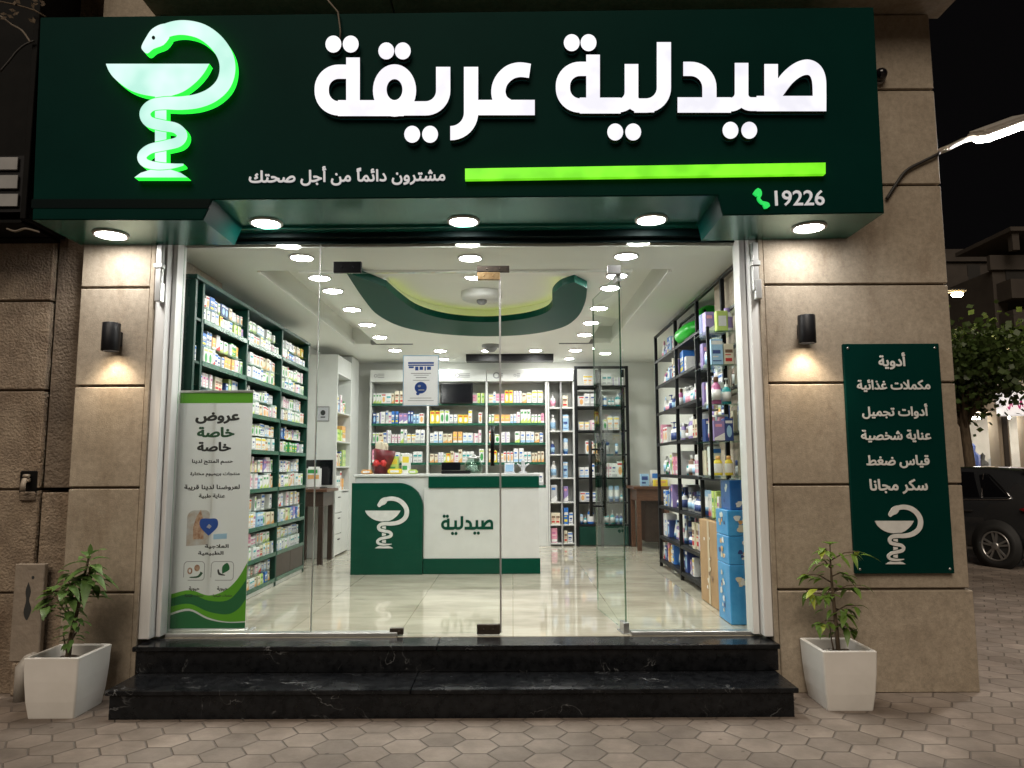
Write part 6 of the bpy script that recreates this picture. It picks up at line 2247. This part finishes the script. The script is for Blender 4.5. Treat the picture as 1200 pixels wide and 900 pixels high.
def leaf(bm, base, d, up, L_, Wd, droop=0.5, fold=0.25, mi=0):
    """a pointed leaf with a folded midrib"""
    d = d.normalized()
    sd = d.cross(up)
    if sd.length < 1e-3: sd = Vector((1, 0, 0))
    sd.normalize()
    n_ = sd.cross(d).normalized()
    prof = (0.0, 0.55, 0.95, 1.0, 0.78, 0.42, 0.0)
    rows_ = []
    N = len(prof) - 1
    for i, w_ in enumerate(prof):
        t_ = i / N
        c_ = base + d * (L_ * t_) + Vector((0, 0, -1)) * (droop * L_ * t_ * t_)
        ww = Wd * w_ / 2
        if w_ == 0: rows_.append([bm.verts.new(c_)])
        else:
            wv = 0.06 * L_ * math.sin(5 * t_ + base.x * 40)
            rows_.append([bm.verts.new(c_ - sd * ww + n_ * (fold * ww + wv * 0.3)), bm.verts.new(c_), bm.verts.new(c_ + sd * ww + n_ * (fold * ww - wv * 0.3))])
    for i in range(N):
        A_, B_ = rows_[i], rows_[i + 1]
        if len(A_) == 1: fs = [(A_[0], B_[1], B_[0]), (A_[0], B_[2], B_[1])]
        elif len(B_) == 1: fs = [(A_[0], A_[1], B_[0]), (A_[1], A_[2], B_[0])]
        else: fs = [(A_[0], A_[1], B_[1], B_[0]), (A_[1], A_[2], B_[2], B_[1])]
        for f_ in fs:
            g = bm.faces.new(f_); g.smooth = True; g.material_index = mi


LPX, LPY = P(71, 842, 4.82).x + 0.03, 4.82
planter(LPX, LPY, 'white tapered planter standing by the narrow stone pillar left of the steps')
RPX, RPY = 2.075, 4.90
planter(RPX, RPY, 'white tapered planter standing right of the steps under the green board')

t = thing('potted_plant', 'bushy plant with broad green leaves growing in the left white planter', 'plant', (LPX - 0.01, LPY, 0.29))
r = random.Random(5)
bm = B()
trunk = [Vector(p) for p in ((0, 0, 0), (0.01, 0.0, 0.12), (0.03, 0.0, 0.25), (0.055, 0.0, 0.38), (0.075, 0.0, 0.52), (0.10, 0, 0.66))]
tube(bm, trunk, [0.018, 0.016, 0.014, 0.012, 0.009, 0.006], 8)
tw = [(Vector((0.005, 0, 0.03)), Vector((-0.05, 0.02, 0.18))), (trunk[1], Vector((0.06, 0.03, 0.26))), (trunk[2], Vector((-0.03, -0.04, 0.42))), (trunk[2], Vector((-0.11, -0.02, 0.44))), (trunk[3], Vector((0.13, 0.05, 0.50))), (trunk[3], Vector((0.02, -0.08, 0.52))), (trunk[4], Vector((0.15, -0.05, 0.60))), (trunk[3], Vector((-0.04, 0.06, 0.55)))]
for a_, b_ in tw: tube(bm, [a_, (a_ + b_) / 2 + Vector((0, 0, -0.015)), b_], [0.007, 0.005, 0.003], 6)
obj('stem', bm, 'bark', t)
bm = B()
Z = Vector((0, 0, 1))
for k in range(11):       # rosette on top
    a_ = k * 2.4
    el = 0.75 - 0.11 * k
    leaf(bm, trunk[5] + Vector((0, 0, -0.012 * k)), Vector((math.cos(a_), math.sin(a_), el)), Z, 0.135 + 0.012 * r.random() + 0.005 * k, 0.066, 0.35 + 0.03 * k)
leaf(bm, trunk[5], Vector((0.05, 0.0, 1)), Vector((0, 1, 0)), 0.075, 0.035, 0.0)
for a_, b_ in tw[2:]:
    for k in range(13):
        an = r.uniform(0, 6.28)
        leaf(bm, b_ + Vector((r.gauss(0, 0.015), r.gauss(0, 0.015), -0.01 * k)), Vector((math.cos(an), math.sin(an), r.uniform(-0.2, 0.6))), Z, r.uniform(0.085, 0.14), r.uniform(0.045, 0.064), r.uniform(0.3, 0.7))
for k in range(48):       # lower sparse leaves
    s_ = r.uniform(0.1, 0.42)
    an = r.uniform(0, 6.28)
    p = Vector((0.13 * s_, 0, s_)) + Vector((math.cos(an), math.sin(an), 0)) * r.uniform(0.01, 0.06)
    leaf(bm, p, Vector((math.cos(an), math.sin(an), r.uniform(-0.3, 0.5))), Z, r.uniform(0.05, 0.085), r.uniform(0.028, 0.04), 0.4)
for an, p in ((3.0, (-0.11, -0.02, 0.44)), (3.5, (-0.10, -0.02, 0.43)), (2.6, (-0.09, -0.03, 0.45))):
    leaf(bm, Vector(p), Vector((math.cos(an), math.sin(an) * 0.3 - 0.2, 0.15)), Z, 0.08, 0.036, 0.3, mi=1)
obj('foliage', bm, ['leaf_left', 'leaf_right'], t, recalc=False)

t = thing('potted_plant', 'slender sapling with sparse light green leaves growing in the right white planter', 'plant', (RPX + 0.0, RPY - 0.02, 0.29))
bm = B()
trunk = [Vector(p) for p in ((0.0, 0, 0), (-0.005, 0, 0.15), (-0.012, 0.0, 0.30), (-0.02, 0.0, 0.45), (-0.022, 0.0, 0.58), (-0.02, 0, 0.70))]
tube(bm, trunk, [0.016, 0.014, 0.012, 0.009, 0.006, 0.004], 8)
tube(bm, [Vector((-0.02, 0.01, 0)), Vector((-0.035, 0.015, 0.10)), Vector((-0.04, 0.02, 0.2))], [0.006, 0.005, 0.003], 6)
tw = []
r = random.Random(9)
spec = [(0.22, -0.13, 0.20), (0.20, 0.10, 0.17), (0.28, 0.12, 0.33), (0.34, -0.16, 0.40), (0.40, 0.13, 0.46), (0.46, -0.18, 0.52), (0.50, 0.12, 0.50), (0.55, -0.12, 0.62), (0.60, 0.17, 0.66), (0.62, -0.06, 0.68), (0.30, 0.06, 0.26), (0.42, -0.08, 0.36)]
for z0, dx, z1 in spec:
    a_ = Vector((-0.02 * z0 / 0.5, 0, z0)); b_ = Vector((dx - 0.01, r.uniform(-0.10, 0.06), z1))
    tw.append((a_, b_)); tube(bm, [a_, (a_ + b_) / 2 + Vector((0, 0, 0.02)), b_], [0.005, 0.004, 0.0025], 6)
obj('stem', bm, 'bark', t)
bm = B()
for a_, b_ in tw:
    for k in range(8):
        an = r.uniform(0, 6.28)
        d_ = Vector((math.cos(an) + (b_.x - a_.x) * 5, math.sin(an), r.uniform(-0.4, 0.4)))
        s_ = r.uniform(0.35, 1.0)
        leaf(bm, a_.lerp(b_, s_), d_, Z, r.uniform(0.06, 0.105), r.uniform(0.030, 0.046), r.uniform(0.3, 0.8), mi=1 if (r.random() < 0.04) else 0)
for k in range(7): 
    an = k * 2.4; leaf(bm, trunk[5], Vector((math.cos(an), math.sin(an), 0.6)), Z, 0.07, 0.03, 0.3)
for k in range(26):
    s_ = r.uniform(0.12, 0.66); an = r.uniform(0, 6.28)
    p_ = Vector((-0.02 * s_ / 0.5, 0, s_)) + Vector((math.cos(an), math.sin(an), 0)) * r.uniform(0.01, 0.07)
    leaf(bm, p_, Vector((math.cos(an), math.sin(an), r.uniform(-0.5, 0.5))), Z, r.uniform(0.045, 0.085), r.uniform(0.024, 0.04), 0.5)
leaf(bm, Vector((0.15, -0.04, 0.64)), Vector((1, -0.2, 0.1)), Z, 0.13, 0.05, 0.45)
leaf(bm, Vector((-0.13, -0.05, 0.43)), Vector((-1, -0.3, -0.2)), Z, 0.10, 0.06, 0.4, mi=1)
leaf(bm, Vector((-0.10, -0.05, 0.21)), Vector((-0.6, -0.5, -0.5)), Z, 0.06, 0.035, 0.4, mi=1)
obj('foliage', bm, ['leaf_right', 'leaf_yellow'], t, recalc=False)

# ================================================================== BEHIND, ON THE RIGHT
# parked car: local x runs from the rear bumper to the nose, y to the left side
hv = Vector((-0.38, 0.92, 0)).normalized()
rz = math.atan2(hv.y, hv.x)
wheel = P(1168, 643, 11.07)
car = thing('parked_car', 'dark grey hatchback parked at the kerb beyond the right corner of the building', 'car', (0, 0, 0), rz)
Lc, Wc = 4.25, 0.87
# stations: x, z bottom, z belt, z roof, half width, roof half width
stn = [(0.00, 0.42, 0.86, 0.90, 0.66, 0.60), (0.06, 0.30, 0.95, 1.02, 0.76, 0.62), (0.30, 0.26, 1.00, 1.24, 0.83, 0.62), (0.62, 0.24, 1.00, 1.42, 0.86, 0.60), (1.10, 0.22, 0.98, 1.47, 0.87, 0.61), (1.80, 0.22, 0.96, 1.48, 0.87, 0.62),
       (2.40, 0.22, 0.94, 1.43, 0.87, 0.61), (2.80, 0.22, 0.93, 1.22, 0.87, 0.62), (3.15, 0.23, 0.92, 0.98, 0.86, 0.66), (3.60, 0.24, 0.86, 0.90, 0.84, 0.66), (4.05, 0.28, 0.74, 0.78, 0.77, 0.60), (4.25, 0.40, 0.58, 0.60, 0.62, 0.5)]


def csec(s):
    x, zb, zl, zr, w_, wr = s
    h_ = [(0, zb), (w_ * 0.85, zb), (w_ * 0.98, zb + 0.10), (w_, zb + (zl - zb) * 0.5), (w_ * 0.985, zl - 0.06), (w_ * 0.94, zl), ((w_ * 0.94 + wr) / 2 + 0.02, (zl + zr) / 2), (wr, zr - 0.03), (wr * 0.8, zr), (0, zr + 0.015)]
    return [(x, y, z) for y, z in h_] + [(x, -y, z) for y, z in h_[-2:0:-1]]


bm = B()
rings = [[bm.verts.new(p) for p in csec(s)] for s in stn]
n = len(rings[0])
for i in range(len(rings) - 1):
    for k in range(n):
        f_ = bm.faces.new((rings[i][k], rings[i][(k + 1) % n], rings[i + 1][(k + 1) % n], rings[i + 1][k])); f_.smooth = True
bm.faces.new(rings[0]); bm.faces.new(rings[-1][::-1])
body = obj('body', bm, 'car_paint', car)
md = body.modifiers.new('s', 'SUBSURF'); md.levels = md.render_levels = 2


def side_pt(x, t_, s=1, off=0.006):
    """a point on the car's window band: t_ 0 at the belt, 1 at the roof edge"""
    xs = [q_[0] for q_ in stn]
    ip = lambda j: float(np.interp(x, xs, [q_[j] for q_ in stn]))
    zl, zr, w_, wr = ip(2), ip(3), ip(4), ip(5)
    A_, B_, C_ = Vector((w_ * 0.94, zl)), Vector(((w_ * 0.94 + wr) / 2 + 0.02, (zl + zr) / 2)), Vector((wr, zr - 0.03))
    p = A_.lerp(B_, t_ * 2) if t_ < 0.5 else B_.lerp(C_, t_ * 2 - 1)
    return Vector((x, s * (p.x + off), p.y))


def side_window(name, quad, m, s, off=0.008):
    bm = B()
    g = 6
    vs = []
    for i in range(g + 1):
        u = i / g
        lo_ = Vector(quad[0]).lerp(Vector(quad[1]), u); hi_ = Vector(quad[3]).lerp(Vector(quad[2]), u)
        vs.append([bm.verts.new(side_pt(*(lo_.lerp(hi_, j / 4)), s, off)) for j in range(5)])
    for i in range(g):
        for j in range(4):
            f_ = bm.faces.new((vs[i][j], vs[i + 1][j], vs[i + 1][j + 1], vs[i][j + 1])); f_.smooth = True
    return obj(name, bm, m, car)


for s in (1, -1):
    side_window('side_window', ((1.03, 0.06), (1.80, 0.06), (1.80, 0.90), (1.22, 0.88)), 'car_glass', s)
    side_window('side_window', ((0.62, 0.10), (0.97, 0.07), (1.12, 0.80), (1.00, 0.80)), 'car_glass', s)
    side_window('side_window', ((1.86, 0.06), (2.78, 0.08), (2.50, 0.88), (1.86, 0.90)), 'car_glass', s)
    bm = B(); tube(bm, [side_pt(0.56, 0.04, s, 0.012), side_pt(0.62, 0.0, s, 0.012), side_pt(1.2, 0.0, s, 0.012), side_pt(2.0, 0.0, s, 0.012), side_pt(2.8, 0.02, s, 0.012)], 0.010, 6); obj('window_trim', bm, 'chrome', car)
    bm = B(); tube(bm, [side_pt(0.56, 0.04, s, 0.012), side_pt(0.66, 0.28, s, 0.012), side_pt(0.98, 0.84, s, 0.012), side_pt(1.06, 0.84, s, 0.012), side_pt(1.0, 0.05, s, 0.012)], 0.009, 6); obj('window_trim', bm, 'chrome', car)
    bm = B(); bbox(bm, 1.12, 1.30, s * 0.875 - 0.012, s * 0.875 + 0.012, 0.80, 0.83, 0.008); obj('door_handle', bm, 'car_paint', car)
    # tail lamp wrapping round the rear corner
    bm = B()
    tube(bm, [(0.02, s * 0.50, 0.88), (0.03, s * 0.68, 0.88), (0.12, s * 0.785, 0.87), (0.30, s * 0.835, 0.86), (0.42, s * 0.86, 0.86)], [0.05, 0.075, 0.07, 0.05, 0.012], 8); obj('tail_light', bm, 'tail_red', car)
    for xw in (0.80, 3.42):
        bm = B(); lathe(bm, [(0, -0.02), (0.375, -0.02), (0.375, 0.003), (0, 0.003)], 28, Matrix.Translation((xw, s * 0.868, 0.325)) @ Matrix.Rotation(-s * R(90), 4, 'X')); obj('wheel_well_shade', bm, 'rubber', car)  # dark disc painting the shade inside the wheel well
        wh = bpy.data.objects.new('wheel', None); COL.objects.link(wh); wh.parent = car; wh.location = (xw, s * 0.80, 0.315)
        MM = Matrix.Rotation(-s * R(90), 4, 'X')
        bm = B(); lathe(bm, [(0.20, -0.10), (0.29, -0.10), (0.315, -0.07), (0.315, 0.06), (0.295, 0.09), (0.225, 0.095), (0.215, 0.07)], 32, MM); obj('tyre', bm, 'rubber', wh)
        bm = B(); lathe(bm, [(0.215, 0.085), (0.205, 0.09), (0.195, 0.03), (0.0, 0.02)], 32, MM, 1); lathe(bm, [(0.219, 0.07), (0.216, 0.093), (0.198, 0.096), (0.195, 0.06)], 32, MM, 0)
        for k in range(10):
            a_ = k * math.pi / 5 + (0.14 if k % 2 else -0.14)
            box(bm, 0.04, 0.205, -0.013, 0.013, 0.055, 0.092, 0, MM @ Matrix.Rotation(a_, 4, 'Z'))
        lathe(bm, [(0.055, 0.05), (0.055, 0.098), (0.03, 0.104), (0, 0.104)], 16, MM, 0); obj('rim', bm, ['alloy', 'rubber'], wh)
bm = B()    # rear window
g = [(0.085, 0.60, 1.04), (0.30, 0.60, 1.235), (0.58, 0.56, 1.40)]
vs = [[bm.verts.new((x - 0.035, y * k, z + 0.035)) for k in (-1, -0.5, 0, 0.5, 1)] for x, y, z in g]
for i in range(2):
    for k in range(4): bm.faces.new((vs[i][k], vs[i][k + 1], vs[i + 1][k + 1], vs[i + 1][k])).smooth = True
obj('rear_window', bm, 'car_glass', car)
bm = B(); bbox(bm, -0.03, 0.05, -0.70, 0.70, 0.36, 0.50, 0.03, 0, 2); obj('bumper', bm, 'car_paint', car)
bm = B(); bbox(bm, -0.015, 0.01, -0.26, 0.26, 0.60, 0.71, 0.004); obj('number_plate', bm, 'slat_grey', car)
car.location = wheel - (Matrix.Rotation(rz, 3, 'Z') @ Vector((0.80, 0.86, 0)))
car.location.z = 0.0

# row of lit shops across the street
YS2 = 24.0
t = thing('shop_row', 'two lit shop windows with stone piers across the street behind the dark car', 'shop', (17.0, YS2, 0))
T0 = (17.0, YS2, 0)
zs0, zs1 = P(1150, 489, YS2).z, P(1150, 462, YS2).z
xA = [P(px, 520, YS2).x for px in (1118, 1131, 1148, 1168, 1181, 1203)]
xA += [xA[-1] + 1.2 * k for k in (0.4, 3, 3.5, 6)]
bm = B(); box(bm, xA[0] - 3, xA[-1] + 4, YS2 + 2.5, YS2 + 3, 0, 5); part('back_wall', bm, 'shop_inside', t, T0)
for a_, b_ in ((xA[0] - 3, xA[1]), (xA[2] + (xA[3] - xA[2]) * 1.0, xA[4] - 0.0), (xA[5], xA[6]), (xA[7], xA[8]), (xA[9], xA[9] + 4)):
    bm = B(); bbox(bm, a_, b_, YS2 - 0.15, YS2 + 0.4, 0.0, zs0 + 0.2, 0.03); bbox(bm, a_ + (b_ - a_) * 0.28, b_ - (b_ - a_) * 0.28, YS2 - 0.22, YS2 - 0.151, 0.8, zs0, 0.02, 1); part('stone_pier', bm, ['far_wall_pale', 'far_wall'], t, T0)
bm = B(); bbox(bm, xA[0] - 3, xA[-1] + 4, YS2 - 0.25, YS2 + 3, zs0 + 0.201, zs0 + 0.65, 0.03); part('lintel', bm, 'far_wall_pale', t, T0)
for a_, b_ in ((xA[1], xA[3]), (xA[4], xA[5]), (xA[6], xA[7]), (xA[8], xA[9])):
    bm = B(); box(bm, a_ + 0.02, b_ - 0.02, YS2 + 0.1, YS2 + 0.12, 0.3, zs0 + 0.19); part('shop_window', bm, ['glass'], t, T0)
    bm = B(); box(bm, a_ + 0.04, b_ - 0.04, YS2 + 0.06, YS2 + 0.15, 0.0, 0.28); part('window_base', bm, 'far_dark', t, T0)
    bm = B(); bbox(bm, a_ + 0.1, b_ - 0.1, YS2 + 0.5, YS2 + 0.8, zs0 - 0.02, zs0 + 0.06, 0.02); part('shop_lamp', bm, 'shop_light', t, T0)
    for k in range(7):
        xx = RND.uniform(a_ + 0.15, b_ - 0.15); hh = RND.uniform(1.2, 2.3)
        bm = B(); lathe(bm, [(0, 0.3), (0.14, 0.3), (0.17, hh * 0.5), (0.2, hh * 0.85), (0.06, hh * 0.92), (0.09, hh), (0, hh + 0.1)], 8, Matrix.Translation((xx, YS2 + RND.uniform(0.8, 2.2), 0)))
        part('display_figure', bm, RND.choice(('print_navy', 'print_red', 'far_dark', 'print_brown', 'print_cream', 'print_pale_grey')), t, T0)
a_, b_ = P(1176, 489, YS2 - 0.6), P(1260, 462, YS2 - 0.6)
sx = thing('shop_sign', 'white lit shop sign with dark pink lettering above the shops across the street', 'sign', ((a_.x + b_.x) / 2, YS2 - 0.6, a_.z))
bm = B(); bbox(bm, a_.x, b_.x, YS2 - 0.6, YS2 - 0.26, a_.z + 0.06, b_.z + 0.1, 0.02); part('sign_box', bm, 'shop_sign_lit', sx, tuple(sx.location))
bm = B()
FS = front(YS2 - 0.6)
r = random.Random(4)
gs = []
x = a_.x + 0.15
while x < b_.x - 0.4:
    zc_2 = (a_.z + b_.z) / 2 + 0.05
    hgt = r.uniform(0.12, 0.24)
    gs.append([stroke(spline([(x, zc_2 + hgt * r.uniform(-0.6, 0.6)), (x + 0.05, zc_2 - hgt), (x + 0.10, zc_2 + hgt * r.uniform(0.2, 1.0)), (x + 0.15, zc_2 - hgt * 0.6)], 3), 0.045)])
    x += 0.19 + (0.14 if r.random() < 0.25 else 0)
solid(bm, flat_shape(gs), FS, 0.02, None); part('lettering', bm, 'shop_sign_ink', sx, tuple(sx.location))

# apartment blocks behind
def block(x0, x1, y, h, floors, label, m, seed, roofbox=False):
    rr = random.Random(seed)
    t = thing('apartment_block', label, 'building', ((x0 + x1) / 2, y, 0))
    T = tuple(t.location)
    bm = B(); box(bm, x0, x1, y, y + 12, 0, h); part('wall', bm, m, t, T)
    fh = (h - 4) / floors
    nbay = max(2, int((x1 - x0) / 3.4))
    bw_ = (x1 - x0) / nbay
    for fl in range(floors):
        z0 = 4 + fl * fh
        for k in range(nbay):
            xa = x0 + k * bw_
            if k % 2 == 0:
                bm = B()
                box(bm, xa + 0.2, xa + bw_ - 0.1, y - 1.3, y - 0.003, z0 - 0.15, z0)
                box(bm, xa + 0.2, xa + bw_ - 0.1, y - 1.3, y - 1.2, z0 + 0.002, z0 + 1.0)
                box(bm, xa + 0.2, xa + 0.3, y - 1.198, y - 0.003, z0 + 0.002, z0 + 1.0)
                part('balcony', bm, m, t, T)
                bm = B(); box(bm, xa + 0.8, xa + bw_ - 0.8, y - 0.06, y - 0.004, z0 + 0.05, z0 + 2.2); part('balcony_door', bm, 'far_dark', t, T)
            else:
                bm = B(); box(bm, xa + bw_ * 0.3, xa + bw_ * 0.7, y - 0.06, y - 0.004, z0 + 0.9, z0 + 2.2); part('window', bm, 'far_dark', t, T)
    bm = B(); box(bm, x0 - 0.2, x1 + 0.2, y - 0.2, y + 0.1, h + 0.002, h + 0.9); part('parapet', bm, m, t, T)
    if roofbox:
        bm = B()
        box(bm, x0 + 0.3, x1 + 0.5, y - 1.5, y + 4, h + 2.0, h + 2.25)
        for xx in (x0 + 0.5, (x0 + x1) / 2, x1): box(bm, xx, xx + 0.4, y - 1.3, y - 0.9, h + 0.903, h + 1.998)
        part('roof_canopy', bm, m, t, T)
    return t


YB1 = 44.0
xa, xb = P(1161, 300, YB1).x, P(1161, 300, YB1).x + 16
block(xa, xb, YB1, P(1161, 300, YB1).z - 0.9, 5, 'dim brown apartment block with roof canopy and balconies at the right edge', 'far_wall', 1, True)
YB2 = 52.0
block(P(1085, 305, YB2).x, P(1158, 305, YB2).x, YB2, P(1130, 307, YB2).z, 5, 'dim lower apartment block between the stone pillar and the taller block', 'far_wall', 2)

# distant yellow street lamp
v = P(1121.5, 346, 27.0)
t = thing('street_lamp', 'warm yellow street lamp glowing above the trees just right of the pillar', 'street lamp', (v.x - 1.0, 27.0, 0))
bm = B(); tube(bm, [(0, 0, 0), (0, 0, v.z - 0.5), (0.15, 0, v.z + 0.1), (0.55, 0, v.z + 0.2)], [0.09, 0.06, 0.05, 0.04], 8); obj('pole', bm, 'far_dark', t)
bm = B(); bbox(bm, 0.5, 1.3, -0.16, 0.16, v.z + 0.10, v.z + 0.24, 0.05, 0, 2); obj('head', bm, 'far_dark', t)
bm = B(); bbox(bm, 0.82, 1.18, -0.15, 0.11, v.z - 0.06, v.z + 0.098, 0.05, 0, 2); obj('lens', bm, 'street_warm', t)
L = bpy.data.lights.new('street_lamp_glow', 'POINT'); L.energy = 520; L.color = (1.0, 0.78, 0.42); L.shadow_soft_size = 0.2
lo = bpy.data.objects.new('street_lamp_glow', L); COL.objects.link(lo); lo.parent = t; lo.location = (1.0, -0.1, v.z - 0.35)


def tree(x, y, h, trunk_h, rad, label, seed, nleaf, lsize):
    r = random.Random(seed)
    t = thing('street_tree', label, 'tree', (x, y, 0), 0, None)
    bm = B()
    tube(bm, [(0, 0, 0), (0.06, 0, trunk_h * 0.5), (-0.03, 0, trunk_h), (0.02, 0, trunk_h + (h - trunk_h) * 0.5)], [0.16, 0.13, 0.11, 0.05], 9)
    cl = []
    for k in range(12):
        a_ = k * 2.4 + r.uniform(-0.3, 0.3)
        rr = rad * r.uniform(0.35, 0.95)
        zz_ = trunk_h + (h - trunk_h) * r.uniform(0.12, 0.9)
        sc_ = 1.0 - 0.55 * abs((zz_ - trunk_h) / (h - trunk_h) - 0.45)
        e = Vector((rr * math.cos(a_) * sc_, rr * math.sin(a_) * sc_, zz_))
        s_ = Vector((0, 0, trunk_h * r.uniform(0.85, 1.1)))
        tube(bm, [s_, s_.lerp(e, 0.5) + Vector((0, 0, 0.12)), e], [0.06, 0.035, 0.012], 6)
        cl.append(e)
        for j in range(2): cl.append(s_.lerp(e, r.uniform(0.55, 0.85)) + Vector((r.gauss(0, 0.3), r.gauss(0, 0.3), r.uniform(0, 0.5))))
    obj('trunk', bm, 'bark', t)
    bm = B()
    for i in range(nleaf):
        c_ = r.choice(cl)
        s_ = rad * 0.26
        p = c_ + Vector((r.gauss(0, s_), r.gauss(0, s_), r.gauss(0, s_ * 0.7)))
        d_ = Vector((r.gauss(0, 1), r.gauss(0, 1), r.gauss(0, 0.7))).normalized()
        u_ = d_.cross(Vector((r.gauss(0, 1), r.gauss(0, 1), r.gauss(0, 1)))).normalized()
        l_ = lsize * r.uniform(0.7, 1.4); w_ = l_ * 0.45
        bm.faces.new([bm.verts.new(q_) for q_ in (p, p + d_ * l_ * 0.5 + u_ * w_, p + d_ * l_, p + d_ * l_ * 0.5 - u_ * w_)])
    obj('crown', bm, 'leaf_tree', t, recalc=False)
    return t


v = P(1133, 520, 19.0)
tree(v.x, 19.0, 4.95, 2.6, 1.65, 'round leafy street tree right of the pillar, lit green at its top', 3, 5200, 0.15)
v = P(1192, 470, 30.0)
tree(v.x, 30.0, 7.4, 3.0, 3.2, 'dark leafy tree behind the round tree, at the right edge', 8, 5200, 0.24)
v = P(1150, 470, 34.0)
tree(v.x, 34.0, 7.0, 3.0, 2.6, 'dark leafy tree half hidden behind the round street tree', 12, 3600, 0.24)
